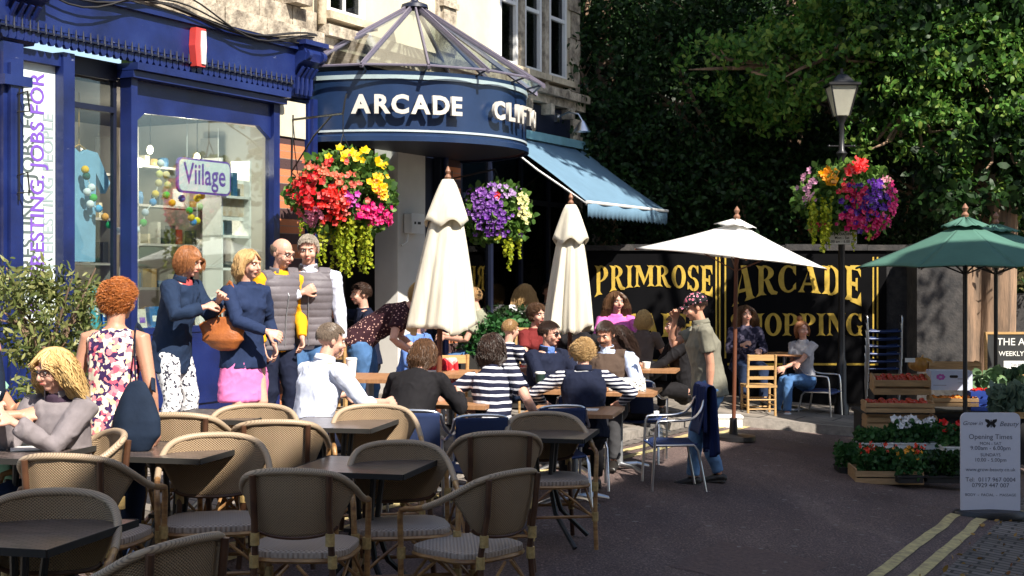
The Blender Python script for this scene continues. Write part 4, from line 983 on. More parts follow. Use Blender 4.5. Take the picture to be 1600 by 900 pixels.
# ---------------- furniture ----------------
def weave(name, c1, c2, sx=46, sy=26):
    m = mat(name, c1, .55)
    t, N, L, b = nodes(m); uv = N.new('ShaderNodeUVMap')
    sp = N.new('ShaderNodeSeparateXYZ'); L.new(uv.outputs[0], sp.inputs[0])
    def sn(o, k, ph=None):
        a = N.new('ShaderNodeMath'); a.operation = 'MULTIPLY'; a.inputs[1].default_value = k * 2 * math.pi; L.new(o, a.inputs[0])
        q = N.new('ShaderNodeMath'); q.operation = 'SINE'; L.new(a.outputs[0], q.inputs[0]); return q.outputs[0]
    p = N.new('ShaderNodeMath'); p.operation = 'MULTIPLY'; L.new(sn(sp.outputs[0], sx), p.inputs[0]); L.new(sn(sp.outputs[1], sy), p.inputs[1])
    h = N.new('ShaderNodeMath'); h.operation = 'MULTIPLY_ADD'; h.inputs[1].default_value = .5; h.inputs[2].default_value = .5; L.new(p.outputs[0], h.inputs[0])
    c = ramp(N, L, h.outputs[0], [(.1, c2), (.55, c1), (1, tuple(min(1, x * 1.15) for x in c1))])
    for l in list(b.inputs['Base Color'].links): L.remove(l)
    L.new(c, b.inputs['Base Color'])
    bp = N.new('ShaderNodeBump'); bp.inputs['Strength'].default_value = .8; bp.inputs['Distance'].default_value = .006; L.new(h.outputs[0], bp.inputs['Height']); L.new(bp.outputs[0], b.inputs['Normal'])
    tr = N.new('ShaderNodeBsdfTranslucent'); L.new(c, tr.inputs[0]); mx = N.new('ShaderNodeMixShader'); mx.inputs[0].default_value = .15
    L.new(b.outputs[0], mx.inputs[1]); L.new(tr.outputs[0], mx.inputs[2]); L.new(mx.outputs[0], N['Material Output'].inputs[0]); return m
M_wv = weave('woven back', (.40, .28, .165), (.10, .06, .035)); M_wvs = weave('woven seat', (.46, .38, .32), (.28, .22, .18), 40, 40)
def wrapped(name, c1, c2, sc):
    m = mat(name, c1, .5)
    def ff(N, L, tc):
        wv = N.new('ShaderNodeTexWave'); wv.inputs['Scale'].default_value = sc; wv.inputs['Distortion'].default_value = 1.2; wv.bands_direction = 'DIAGONAL'; L.new(tc.outputs['Object'], wv.inputs[0])
        return ramp(N, L, wv.outputs[0], [(0, c2), (.5, c1), (1, c1)])
    return pattern(m, ff)
M_rail = wrapped('wrapped rattan rail', (.44, .33, .22), (.20, .145, .10), 46)
M_bam = mat('bamboo cane', (.42, .24, .09), .4, col2=(.16, .07, .03), vs_=9, stretch=(1, 1, 3))
M_bamd = mat('dark cane', (.10, .045, .022), .4, col2=(.05, .02, .012), vs_=8)
M_bind = mat('cane binding', (.52, .36, .14), .5, var=.4, vs_=60)
def rail_pt(u):                      # u -1..1 along the back rail from arm front to arm front
    a = abs(u); sg_ = 1 if u > 0 else -1
    K = [(0, (0, .30, .86)), (.25, (.13, .285, .853)), (.45, (.225, .235, .825)), (.62, (.272, .14, .765)), (.78, (.285, .0, .70)), (.9, (.285, -.12, .665)), (1, (.283, -.20, .655))]
    for i in range(len(K) - 1):
        if K[i][0] <= a <= K[i + 1][0]:
            t = (a - K[i][0]) / (K[i + 1][0] - K[i][0]); p = Vector(K[i][1]).lerp(Vector(K[i + 1][1]), t)
            return Vector((p.x * sg_, p.y, p.z))
def smooth_path(P, n):
    out = []
    for i in range(len(P) - 1):
        p0 = P[max(i - 1, 0)]; p1 = P[i]; p2 = P[i + 1]; p3 = P[min(i + 2, len(P) - 1)]
        for k in range(n):
            t = k / n; out.append(.5 * ((2 * p1) + (p2 - p0) * t + (2 * p0 - 5 * p1 + 4 * p2 - p3) * t * t + (3 * p1 - p0 - 3 * p2 + p3) * t ** 3))
    out.append(P[-1]); return out
def rattan():
    t = empty('rattan_armchair', (0, 0, 0))
    us = [-1, -.9, -.78, -.62, -.45, -.25, 0, .25, .45, .62, .78, .9, 1]
    P = smooth_path([rail_pt(u) for u in us], 4); n = len(P)
    m = MB(); m.tube(P[6:-6], .0175, 10); m.build('back_rail', M_rail, t)
    for s_ in (0, 1):
        q = P[:8] if s_ == 0 else P[-8:][::-1]; sx = -1 if s_ == 0 else 1
        m = MB(); m.tube(list(reversed(q)) + [Vector((sx * .283, -.235, .645)), Vector((sx * .28, -.25, .61)), Vector((sx * .275, -.25, .45)), Vector((sx * .27, -.255, .2)), Vector((sx * .275, -.27, 0))], .0155, 10); m.build('arm', M_bam, t)
    m = MB()
    def bk(a, b):
        u = (a * 2 - 1); pr = rail_pt(u * .66); ub = math.sin(u * 1.45) 
        lo = Vector((ub * .205, .25 - .06 * ub * ub, .535 + .05 * u * u)); 
        p = pr.lerp(lo, b); p.y += .012 * math.sin(b * math.pi); return p
    m.grid(bk, 36, 14); m.build('backrest', M_wv, t, solid=.008)
    m = MB(); m.tube([bk(i / 20, 1) for i in range(21)], .011, 6); m.build('lower_rail', M_bamd, t)
    for sx in (-1, 1):
        m = MB(); m.tube([(sx * .185, .292, .84), (sx * .18, .275, .66), (sx * .185, .235, .46), (sx * .20, .25, .2), (sx * .215, .275, 0)], .0165, 9); m.build('rear_leg', M_bamd, t)
    m = MB(); S = []
    for k in range(28):
        a = 2 * math.pi * k / 28; c, s_ = math.cos(a), math.sin(a); e = .55
        S.append((.25 * math.copysign(abs(c) ** e, c) * (1 - .06 * s_), -.02 + .235 * math.copysign(abs(s_) ** e, s_)))
    def seat(a, b):
        k = int(round(a * 28)) % 28; x, y = S[k]; y0 = -.02
        rr = [0.0, .5, .9, 1.0, 1.01, 1.0, .93][int(round(b * 6))]; z = [.475, .474, .468, .458, .445, .43, .425][int(round(b * 6))]
        return (x * rr, y0 + (y - y0) * rr, z - .008 * (1 - rr))
    b0 = len(m.v); m.grid(seat, 28, 6, uv=False)
    for j in range(6):
        for i in range(28):
            q = [(i, j), (i + 1, j), (i + 1, j + 1), (i, j + 1)]
            m.uv[j * 28 + i] = [(.5 + seat(a / 28, c / 6)[0], .5 + seat(a / 28, c / 6)[1]) for a, c in q]
    m.build('seat', M_wvs, t)
    m = MB(); ring = [Vector((x, y, .418)) for x, y in S] + [Vector((S[0][0], S[0][1], .418))]; m.tube(ring, .013, 6)
    z = .22
    m.tube([(-.27, -.255, z), (.27, -.255, z)], .011, 6); m.tube([(-.2, .25, z), (.2, .25, z)], .011, 6)
    for sx in (-1, 1): m.tube([(sx * .27, -.255, z), (sx * .2, .25, z)], .011, 6)
    for (a, b) in (((-.27, -.255), (.27, -.255)), ((-.2, .25), (.2, .25)), ((-.27, -.255), (-.2, .25)), ((.27, -.255), (.2, .25))):
        A = Vector((*a, 0)); B = Vector((*b, 0)); M_ = (A + B) / 2
        for c in (A, B):
            m.tube([c + Vector((0, 0, .20)), c.lerp(M_, .45) + Vector((0, 0, .31)), c.lerp(M_, .9) + Vector((0, 0, .405))], .009, 6)
    for (x, y, z) in ((-.27, -.252, .42), (.27, -.252, .42), (-.19, .237, .42), (.19, .237, .42), (-.27, -.255, .22), (.27, -.255, .22), (-.2, .25, .22), (.2, .25, .22), (-.182, .255, .53), (.182, .255, .53)):
        m.tube([(x, y, z - .03), (x, y, z + .03)], [.023, .023], 9, mi=1)
    m.build('seat_frame', [M_bam, M_bind], t); return t
def dtable():
    t = empty('cafe_table', (0, 0, 0)); m = MB(); h = .33
    m.box((0, 0, .728), (2 * h, 2 * h, .022)); 
    mt = mat('dark slatted tabletop', (.055, .047, .045), .28)
    def ff(N, L, tc):
        wv = N.new('ShaderNodeTexBrick'); wv.inputs['Scale'].default_value = 1; wv.inputs['Brick Width'].default_value = .06; wv.inputs['Row Height'].default_value = .018; wv.inputs['Mortar Size'].default_value = .003; L.new(tc.outputs['Object'], wv.inputs[0])
        wv.inputs['Color1'].default_value = (.20, .15, .135, 1); wv.inputs['Color2'].default_value = (.085, .068, .062, 1); wv.inputs['Mortar'].default_value = (.012, .01, .01, 1); return wv.outputs[0]
    pattern(mt, ff); m.build('tabletop', mt, t, smooth=False)
    m = MB()
    for a, b, c, d in ((-h, h, -h - .008, -h - .001), (-h, h, h + .001, h + .008), (-h - .008, -h - .001, -h, h), (h + .001, h + .008, -h, h)): m.b2(a, b, c, d, .712, .741)
    m.build('edge_band', M_dark, t, smooth=False)
    for sx in (-1, 1):
        for sy in (-1, 1):
            m = MB(); m.tube([(sx * .08, sy * .08, .715), (sx * .05, sy * .05, .4), (sx * .10, sy * .10, .2), (sx * .26, sy * .26, 0)], .017, 8); m.build('leg', M_black, t)
    m = MB(); m.b2(-.09, .09, -.09, .09, .38, .40); m.b2(-.2, .2, -.02, .02, .70, .716); m.build('bracket', M_black, t, smooth=False); return t
def wtable():
    t = empty('wooden_table', (0, 0, 0)); m = MB(); h = .36; m.box((0, 0, .725), (2 * h, 2 * h, .03)); m.build('tabletop', M_wood2, t, smooth=False)
    m = MB(); m.tube([(0, 0, .03), (0, 0, .71)], .032, 10); m.b2(-.15, .15, -.15, .15, .70, .709); m.build('column', M_steel, t)
    for k in range(4):
        a = k * math.pi / 2 + .78; m = MB(); m.tube([(0, 0, .05), (.2 * math.cos(a), .2 * math.sin(a), .05), (.34 * math.cos(a), .34 * math.sin(a), .015)], [(.03, .018), (.024, .014), (.02, .01)], 8); m.build('foot', M_alu, t)
    return t
M_bluew = weave('navy woven', (.018, .045, .16), (.008, .018, .07), 40, 40)
def achair():
    t = empty('aluminium_chair', (0, 0, 0))
    for sx in (-1, 1):
        m = MB(); P = [Vector(p) for p in ((sx * .255, -.24, 0), (sx * .262, -.22, .35), (sx * .27, -.20, .62), (sx * .272, -.14, .66), (sx * .268, .05, .665), (sx * .25, .16, .69), (sx * .215, .23, .76), (sx * .20, .26, .84))]
        m.tube(smooth_path(P, 4), .0125, 9)
        m.build('side_frame', M_alu, t)
        m = MB(); m.tube([(sx * .225, -.2, .43), (sx * .225, .16, .43), (sx * .24, .2, .38), (sx * .25, .27, 0)], .0125, 9); m.build('rear_leg', M_alu, t)
    m = MB(); m.tube(smooth_path([Vector(p) for p in ((-.20, .26, .83), (-.15, .285, .86), (0, .295, .87), (.15, .285, .86), (.20, .26, .83))], 4), .0125, 9); m.build('top_rail', M_alu, t); m = MB(); m.tube([(-.26, -.215, .42), (.26, -.215, .42)], .011, 8); m.build('front_bar', mat('blue seat edge', (.03, .07, .24), .4), t)
    m = MB(); m.grid(lambda a, b: ((a - .5) * .44, -.2 + .4 * b, .45 - .018 * math.sin(a * math.pi) - .01 * b - .04 * max(0, 1 - b * 8) ** 2), 16, 24); m.build('seat', M_bluew, t, solid=.02)
    m = MB(); m.grid(lambda a, b: ((a - .5) * .39, .215 + .075 * b + .02 * math.sin(a * math.pi), .52 + .33 * b), 16, 12); m.build('backrest', M_bluew, t, solid=.012); return t
def wchair():
    t = empty('wooden_chair', (0, 0, 0))
    for sx in (-1, 1):
        m = MB(); m.tube([(sx * .175, .20, 0), (sx * .175, .18, .45), (sx * .175, .225, .86)], .017, 8); m.build('rear_leg', M_wood, t)
        m = MB(); m.tube([(sx * .18, -.18, 0), (sx * .18, -.17, .44)], .017, 8); m.build('front_leg', M_wood, t)
    m = MB(); m.box((0, 0, .45), (.40, .40, .028)); m.build('seat', M_wood, t, smooth=False)
    m = MB(); m.box((0, .214, .82), (.35, .018, .075)); m.build('top_rail', M_wood, t, smooth=False)
    m = MB(); m.box((0, .203, .69), (.33, .014, .05)); m.box((0, .190, .56), (.33, .014, .04)); m.build('slats', M_wood, t, smooth=False)
    m = MB(); 
    for z in (.16, .28): m.tube([(-.175, .195, z), (.175, .195, z)], .010, 6); m.tube([(-.18, -.178, z), (.18, -.178, z)], .010, 6)
    for sx in (-1, 1):
        for z in (.2, .32): m.tube([(sx * .178, -.178, z), (sx * .178, .193, z)], .010, 6)
    m.build('stretchers', M_wood, t); return t
PROTO = {}
def put(fn, x, s_, rz, label, cat, group, up=0, sc=1):
    k = fn.__name__
    if k not in PROTO: PROTO[k] = fn(); o = PROTO[k]
    else: o = copy_tree(PROTO[k])
    p = at(x, s_); off = .08 if vv(p.x, p.y) < -5.9 else 0
    o.location = p + Vector((0, 0, off + up)); o.rotation_euler = (0, 0, R(rz)); o.scale = (sc, sc, sc); return tag(o, label, cat, group)
RG = 'rattan armchairs at the dark cafe tables'
# seated person would face (sin rz, -cos rz): rz 0 = chair facing the camera, 180 = seen from behind
for x, s_, rz, lb in [
 (64, 400, 8, 'sunlit pale rattan armchair at the left edge behind the nearest dark table'),
 (205, 425, -122, 'nearest rattan armchair at the bottom left, its wrapped rail running up to the right'),
 (140, 325, 172, 'rattan armchair seen from behind beside the blonde woman in the grey jacket'),
 (335, 300, 12, 'pale rattan armchair facing the camera behind the slatted table left of centre'),
 (437, 261, 185, 'rattan armchair seen from behind in front of the man in the white shirt'),
 (392, 256, 5, 'sunlit rattan armchair below the pink skirt'),
 (588, 240, 10, 'rattan armchair facing the camera between the white shirt man and the orange-brown table'),
 (475, 316, 176, 'rattan armchair seen squarely from behind at the bottom, left of centre'),
 (628, 286, 10, 'rattan armchair facing the camera behind the central slatted table'),
 (772, 248, 188, 'rattan armchair seen from behind in front of the orange-brown table'),
 (738, 300, -132, 'front rattan armchair turned to the right at the bottom centre'),
 (858, 228, 8, 'pale rattan armchair facing the camera behind the rightmost slatted table'),
 (292, 264, 178, 'rattan armchair seen from behind below the navy shoulder bag'),
 (95, 312, -62, 'rattan armchair that the blonde woman in the grey jacket sits on')]:
    put(rattan, x, s_, rz, lb, 'armchair', RG)
DG = 'dark slatted cafe tables'
for x, s_, rz, lb in [(30, 398, -14, 'nearest dark table at the bottom left corner'), (268, 288, -14, 'dark slatted table behind the chair seen from behind, left of centre'),
 (570, 283, -14, 'central dark slatted table between the two front armchairs'), (527, 238, -12, 'dark slatted table in front of the man in the white shirt'),
 (345, 242, -12, 'dark slatted table below the woman in the pink skirt'), (850, 226, -12, 'rightmost dark slatted table'), (18, 306, -14, 'dark table with a cup in front of the blonde woman')]:
    put(dtable, x, s_, rz, lb, 'table', DG)
WG = 'square wooden tables'
for x, s_, rz, lb in [(704, 200, -12, 'orange-brown wooden table with two navy chairs, front centre'), (897, 196, -12, 'brown wooden table behind the woman in striped sleeves'),
 (885, 172, -12, 'wooden table between the sunglasses man and the woman in striped sleeves'), (968, 168, -12, 'wooden table in front of the moustached man'),
 (578, 192, -12, 'wooden table under the white shirt man\'s paper cup'), (690, 178, -12, 'wooden table at the foot of the left closed parasol'),
 (1010, 140, -12, 'small wooden table behind the navy chair, with a cup')]:
    put(wtable, x, s_, rz, lb, 'table', WG)
AG = 'aluminium chairs with navy woven seats'
for x, s_, rz, lb in [(652, 222, 178, 'left navy chair seen from behind at the orange-brown table'), (748, 220, 186, 'right navy chair seen from behind at the orange-brown table, below the striped woman'),
 (1050, 178, -85, 'navy chair draped with a coat beside the man in the cap'), (998, 160, 165, 'navy chair under the moustached man\'s table edge'),
 (1282, 117, 60, 'navy chair of the seated girl in the grey t-shirt'), (868, 200, 190, 'navy chair tucked under the brown table behind the pale armchair'),
 (905, 184, 180, 'navy chair the woman in striped sleeves sits on')]:
    put(achair, x, s_, rz, lb, 'chair', AG, sc=.93)
b = at(1374, 109)
base = None
for k in range(9):
    o = copy_tree(PROTO['achair']); o.location = b + Vector((-.02 + .003 * k, .05 - .012 * k, -.02 + .107 * k)); o.rotation_euler = (0, 0, R(4))
    nth = ['bottom', 'second', 'third', 'fourth', 'fifth', 'sixth', 'seventh', 'eighth', 'top'][k]
    tag(o, '%s navy chair %s the tall stack beside the sign wall' % (nth, 'of') if k in (0, 8) else '%s navy chair from the bottom of the stack beside the sign wall' % nth, 'chair', 'stacked aluminium chairs')
WC = 'pine ladder back chairs'
for x, s_, rz, lb in [(1185, 121, 182, 'empty pine chair seen from behind in front of the black sign wall'), (690, 172, 200, 'pine chair with the red checked coat behind the left parasol pole'),
 (535, 150, 150, 'pine chair behind the leaning woman with a red bag on it'), (520, 175, 170, 'pine chair between the white shirt man and the grey gilet man')]:
    put(wchair, x, s_, rz, lb, 'chair', WC)
# round table by the wall
p = at(1226, 116, .1); t = empty('round_table', p, 0, 'round wooden table with a sauce bottle between the two women by the sign wall', 'table')
m = MB(); m.lathe([(0, .745), (.36, .745), (.37, .735), (.36, .72), (0, .72)], n=36); m.build('tabletop', M_wood2, t, ang=30)
m = MB(); m.tube([(0, 0, .03), (0, 0, .715)], .028, 10); m.build('column', M_alu, t)
m = MB(); m.lathe([(0, .05), (.04, .05), (.24, .02), (.25, 0), (0, 0)], n=28); m.build('base', M_alu, t)
t2 = empty('sauce_bottle', p + Vector((.08, 0, .747)), 0, 'small red sauce bottle standing on the round table', 'bottle')
m = MB(); m.lathe([(0, 0), (.028, 0), (.03, .08), (.014, .11), (.012, .13)], n=14); m.build('bottle_body', mat('red sauce', (.4, .04, .02), .3), t2); m = MB(); m.lathe([(.014, .13), (.014, .15), (0, .155)], n=12); m.build('cap', M_white, t2)
# small tabletop things
def cup(label, loc, c='f0f0f0', h=.1, r_=.038, lid=True, name='paper_cup'):
    t = empty(name, loc, 0, label, 'cup'); m = MB(); m.lathe([(0, 0), (r_ * .75, 0), (r_, h), (r_ * .93, h), (r_ * .7, .006), (0, .006)], n=20); m.build('cup_body', mat('cup ' + c, c, .5), t)
    if lid: m = MB(); m.lathe([(r_ * 1.06, h - .004), (r_ * 1.06, h + .006), (r_ * .9, h + .014), (0, h + .014)], n=20); m.build('lid', M_white, t)
    return t
def ontab(x, s_, dx=0, dy=0, h=.742): q = at(x, s_); off = .08 if vv(q.x, q.y) < -5.9 else 0; return q + Vector((dx, dy, h + off))
cup('white paper cup with a lid in front of the white shirt man', ontab(578, 192, -.14, -.1), h=.14, r_=.045)
cup('dark green paper cup on the sunglasses man\'s table', ontab(885, 172, -.24, -.1), '123028', h=.14, r_=.045)
sc_ = cup('white coffee cup and saucer on the table in front of the blonde woman', ontab(18, 306, -.12, .1), 'b8d0e0', h=.06, r_=.045, lid=False, name='coffee_cup')
m = MB(); m.lathe([(0, -.0), (.05, -.0), (.085, .012), (.085, .016), (.05, .004), (0, .004)], n=24); m.build('saucer', M_white, sc_)
cup('small white cup on the wooden table behind the navy chair', ontab(1010, 140, .0, 0), h=.07, r_=.05, lid=False, name='coffee_cup')
def sheet(name, label, loc, rz, w_, d_, mt, cat): 
    m = MB(); m.b2(-w_ / 2, w_ / 2, -d_ / 2, d_ / 2, 0, .006); o = m.build(name, mt, None, smooth=False); o.location = loc; o.rotation_euler = (0, 0, R(rz)); tag(o, label, cat)
sheet('menu', 'white menu sheet on the brown table behind the striped sleeve woman', ontab(897, 196, -.02, -.02), -10, .42, .16, M_white, 'menu')
sheet('napkin', 'folded white napkin beside the coffee cup at the left', ontab(18, 306, .1, 0), 20, .2, .16, M_white, 'napkin')
sheet('booklet', 'thin pale booklet at the foot of the left closed parasol', ontab(690, 178, -.12, 0), 14, .22, .16, M_white, 'booklet')
# patterned purse
pp = ontab(968, 168, .05, -.16); t = empty('clutch_purse', pp, R(-8), 'black and white patterned purse on the moustached man\'s table', 'purse')
mp = pattern(mat('spotted purse', (.8, .8, .75), .5), lambda N, L, tc: (lambda ck: (L.new(tc.outputs['Object'], ck.inputs[0]), setattr(ck.inputs['Scale'], 'default_value', 45), ramp(N, L, ck.outputs[0], [(0, (.02, .02, .02)), (.28, (.02, .02, .02)), (.34, (.75, .75, .7))]))[-1])(N.new('ShaderNodeTexVoronoi')))
m = MB(); m.grid(lambda a, b: ((a - .5) * .36 * (1 - .05 * b), -.05 + .02 * b, b * .12), 8, 4, uv=False); m.grid(lambda a, b: ((a - .5) * .36 * (1 - .05 * b), .05 - .02 * b, b * .12), 8, 4, uv=False); m.grid(lambda a, b: ((a - .5) * .34, -.03 + .06 * b, .12), 8, 2, uv=False); m.build('purse_body', mp, t, solid=.006)
m = MB(); m.tube([(-.17, 0, .122), (.17, 0, .122)], .006, 6); m.build('zip', M_alu, t)
# carafe & white box
q = at(1022, 160); t = empty('glass_jar', q + Vector((0, 0, .0)), 0, 'clear plastic bag of bottles on the ground between the navy chairs', 'bottle')
m = MB(); m.lathe([(0, 0), (.10, 0), (.11, .2), (.09, .32), (.05, .4), (.045, .46)], n=18); m.build('jar_body', glassmat('pale clear glass', (.8, .82, .85), .1), t); m = MB(); m.lathe([(.05, .46), (.05, .5), (0, .5)], n=14); m.build('lid', M_white, t)
q = at(1136, 128, .0); m = MB(); m.b2(-.17, .17, -.12, .12, 0, .11); m.b2(-.18, .18, -.13, .13, .1105, .14); o = m.build('storage_box', M_white, None, smooth=False); o.location = q; tag(o, 'white lidded box on the ground behind the man in the cap', 'box')
# ---- planter with olive
q = at(70, 262, .08); pb = empty('potted_olive', q, 0, 'bushy olive tree in a large grey ribbed pot at the left by the pilaster', 'potted plant')
m = MB(); m.lathe([(0, 0), (.20, 0), (.25, .28), (.29, .34), (.29, .38), (.25, .38), (.23, .34), (0, .34)], n=32); m.build('pot', mat('grey ribbed pot', (.28, .27, .25), .7, var=.2, vs_=8), pb, ang=30)
m = MB(); m.tube([(0, 0, .3), (.02, 0, .6), (-.02, .02, .95)], [.03, .026, .02], 8)
for k in range(12):
    a = random.uniform(0, 6.28); m.tube([(0, 0, random.uniform(.5, .9)), (.15 * math.cos(a), .12 * math.sin(a), 1.05), (.3 * math.cos(a), .22 * math.sin(a), random.uniform(1.0, 1.35))], [.014, .01, .004], 5)
m.build('stem', M_bark, pb)
pb.scale = (1.02, 1.0, 1.14)
P = crown_points(2900, [((0, 0, 1.08), (.33, .27, .30)), ((.02, 0, .82), (.26, .22, .2)), ((-.1, 0, 1.25), (.2, .2, .18)), ((.14, 0, 1.2), (.2, .2, .16))], sprig=16, spread=.06)
leaves('foliage', P, .05, leafmat('olive leaf', (.13, .16, .045), (.05, .075, .02), .3, (.30, .30, .11)), pb, aspect=.28)
# shrub beyond the parasol
q = at(782, 135, .08); pb = empty('potted_shrub', q, 0, 'low green shrub in a planter behind the man in the olive shirt', 'potted plant')
m = MB(); m.box((0, 0, .3), (.9, .4, .6)); m.build('planter', M_dark, pb, smooth=False)
P = crown_points(2400, [((0, 0, .78), (.45, .25, .28))], sprig=12, spread=.05); leaves('foliage', P, .07, leafmat('shrub leaf', (.02, .09, .02), (.01, .045, .01), .25, (.05, .15, .04)), pb)
q = at(848, 128, .08); pb = empty('potted_shrub', q, 0, 'dark hedge plant in front of the cafe window', 'potted plant')
m = MB(); m.box((0, .5, .3), (1.5, .4, .6)); m.build('planter', M_dark, pb, smooth=False)
P = crown_points(4000, [((-.2, .5, .82), (.8, .3, .32))], sprig=12, spread=.05); leaves('foliage', P, .07, ML2, pb)
def chalk(label, x, s_, w_, h_, z0, rows, rz=0, up=0, nm='chalkboard', legs=True):
    t = empty(nm, at(x, s_, up), R(rz), label, 'chalkboard'); e = .03
    m = MB(); m.b2(-w_ / 2, w_ / 2, -.01, .01, z0, z0 + h_); m.build('board', mat('chalkboard slate', (.02, .022, .024), .7, var=.4, vs_=3), t, smooth=False)
    m = MB(); m.b2(-w_ / 2 - e, -w_ / 2 - .001, -.02, .02, z0 - e, z0 + h_ + e); m.b2(w_ / 2 + .001, w_ / 2 + e, -.02, .02, z0 - e, z0 + h_ + e); m.b2(-w_ / 2, w_ / 2, -.02, .02, z0 - e, z0 - .001); m.b2(-w_ / 2, w_ / 2, -.02, .02, z0 + h_ + .001, z0 + h_ + e); m.build('frame', M_wood, t, smooth=False)
    for sx in (-1, 1): m = MB(); m.tube([(sx * (w_ / 2 - .02), .02, z0), (sx * (w_ / 2 - .02), .12, 0)], .014, 6); m.build('leg', M_wood, t)
    for tx, sz, x_, z_ in rows: textobj('chalk_lettering', tx, sz, mat('chalk white', (.75, .75, .72), .9), t, UP((x_, -.0125, z0 + z_)), bold=.001)
    return t
chalk('small chalkboard menu standing left of the closed parasol at the back', 838, 140, .42, .34, .62, [('Specials', .055, 0, .30), ('COFFEE & CAKE', .042, 0, .23), ('SOUP  4.50', .05, 0, .165), ('PIE & MASH', .045, 0, .10), ('ICE CREAM', .045, 0, .04)], 0, .08)
# ---------------- stall ----------------
SG = 'crates and boxes on the vegetable stall'
M_tom = mat('tomato skin', (.55, .05, .02), .25, var=.4, vs_=4); M_org = mat('orange fruit', (.75, .24, .03), .45)
def crate(label, loc, rz, w_, d_, h_, fruit=None, tilt=0, nfr=16, fr_r=.035, name='wooden_crate', rows=(.25, .75)):
    t = empty(name, loc, R(rz), label, 'crate', SG); t.rotation_euler = (R(tilt), 0, R(rz)); m = MB()
    for y in (-d_ / 2, d_ / 2):
        for q in rows: m.box((0, y, h_ * q), (w_, .012, h_ * .40))
    m.box((0, 0, .008), (w_ - .01, d_ - .02, .012))
    m.build('slats', M_crate, t, smooth=False)
    for sx in (-1, 1):
        m = MB(); m.prism([(-d_ / 2 + .01, .0), (d_ / 2 - .01, 0), (d_ / 2 - .01, h_ * 1.02), (d_ / 2 - .05, h_ * 1.1), (-d_ / 2 + .05, h_ * 1.1), (-d_ / 2 + .01, h_ * 1.02)], lambda p_, q_, d: (d, p_, q_), sx * (w_ / 2 - .012) - .008, sx * (w_ / 2 - .012) + .008); m.build('end_panel', M_crate, t, smooth=False)
    if fruit:
        k = 0; nx = int((w_ - .06) / (fr_r * 2)); ny = max(2, int((d_ - .04) / (fr_r * 2)))
        for i in range(nx):
            for j in range(ny):
                q = Vector((-w_ / 2 + .03 + fr_r + i * fr_r * 2.02 + random.uniform(-.005, .005), -d_ / 2 + .03 + fr_r + j * fr_r * 2, h_ * .85 + random.uniform(-.015, .02)))
                m = MB(); m.ball(q, (fr_r, fr_r, fr_r * .85), n=12, k=8); o = m.build('tomato' if fruit is M_tom else 'orange', fruit, None); W = Matrix.Translation(loc) @ Matrix.Rotation(R(rz), 4, 'Z') @ Matrix.Rotation(R(tilt), 4, 'X')
                o.matrix_world = W; tag(o, ('ripe red tomato in the ' if fruit is M_tom else 'small orange fruit in the ') + label.split(',')[0].replace('pale ', ''), 'tomato' if fruit is M_tom else 'orange', 'loose fruit in ' + label.split(',')[0]); k += 1
    return t
S0 = at(1400, 150)
def SP(x, y, s_): Y = 2200 / s_; return pt(x, y, Y)
# stall supports
t = empty('stall_table', at(1430, 140), R(-4), 'dark trestle of the vegetable stall under the crates', 'stall')
m = MB(); m.b2(-.62, 1.35, -.25, .5, .52, .56); m.build('top', M_dark, t, smooth=False)
m = MB(); m.b2(-.6, 1.3, -.2, -.17, .0, .515); m.b2(-.6, -.57, -.165, .45, .0, .515); m.b2(1.3, 1.33, -.2, .45, .0, .515); m.build('skirt', mat('dark stall cloth', (.02, .02, .022), .9), t, smooth=False)
crate('open pale crate of tomatoes, lower front of the stall', SP(1402, 643, 146), -6, .72, .34, .11, M_tom)
crate('long pale crate tilted above the tomato crate', SP(1406, 612, 140), -6, .62, .34, .17, M_tom, tilt=8, rows=(.22, .78))
crate('flat brown crate behind the white printed carton', SP(1488, 578, 128), -5, .62, .3, .10, None)
crate('plain crate under the tomato crate, bottom of the pile', SP(1405, 668, 145), -5, .74, .34, .13, None)
cb = empty('printed_carton', SP(1483, 608, 141), R(-6), 'white and blue printed fruit carton with a hand hole', 'carton', SG)
m = MB(); m.b2(-.22, .22, -.15, .15, 0, .21); m.build('carton_body', mat('white blue card', (.55, .60, .72), .7, col2=(.45, .5, .66), vs_=3), cb, smooth=False)
m = MB(); m.prism(rrect(.09, .03, .014), lambda a, b, d: (a + .02, d, b + .15), -.153, -.151); m.build('hand_hole', M_dark, cb, smooth=False)
m = MB()
for k in range(7): a = k * .9; m.prism([(.03 * math.cos(a) * 1.1 - .12 + .018 * math.cos(q), .145 + .022 * math.sin(a) + .014 * math.sin(q)) for q in [i * .8 for i in range(8)]], lambda p_, q_, d: (p_, d, q_), -.1525 - .0003 * k, -.151)
m.build('printed_emblem', mat('magenta print', (.45, .1, .4), .6), cb, smooth=False)
m = MB(); m.b2(-.2, -.06, -.1525, -.151, .05, .058); m.b2(.06, .18, -.1525, -.151, .12, .13); m.b2(.06, .18, -.1525, -.151, .08, .085); m.build('printed_lines', mat('grey print', (.3, .3, .38), .6), cb, smooth=False)
crate('low crate of small oranges under the white carton', SP(1488, 634, 142), -6, .5, .3, .10, M_org, fr_r=.022)
o = empty('squash', SP(1440, 580, 128), 0, 'orange brown squash lying behind the tomato crates', 'squash', None)
m = MB(); m.grid(lambda a, b: ((.12 + .012 * math.cos(a * 2 * math.pi * 9)) * math.cos(a * 2 * math.pi) * math.sin(math.pi * b) * 1.25, (.11 + .01 * math.cos(a * 2 * math.pi * 9)) * math.sin(a * 2 * math.pi) * math.sin(math.pi * b), .08 + .09 * math.cos(math.pi * b)), 54, 14, uv=False); m.build('flesh', mat('squash skin', (.42, .2, .04), .4, var=.3), o); m = MB(); m.tube([(0, 0, .16), (.02, 0, .2)], [.015, .01], 7); m.build('stalk', M_bam, o)
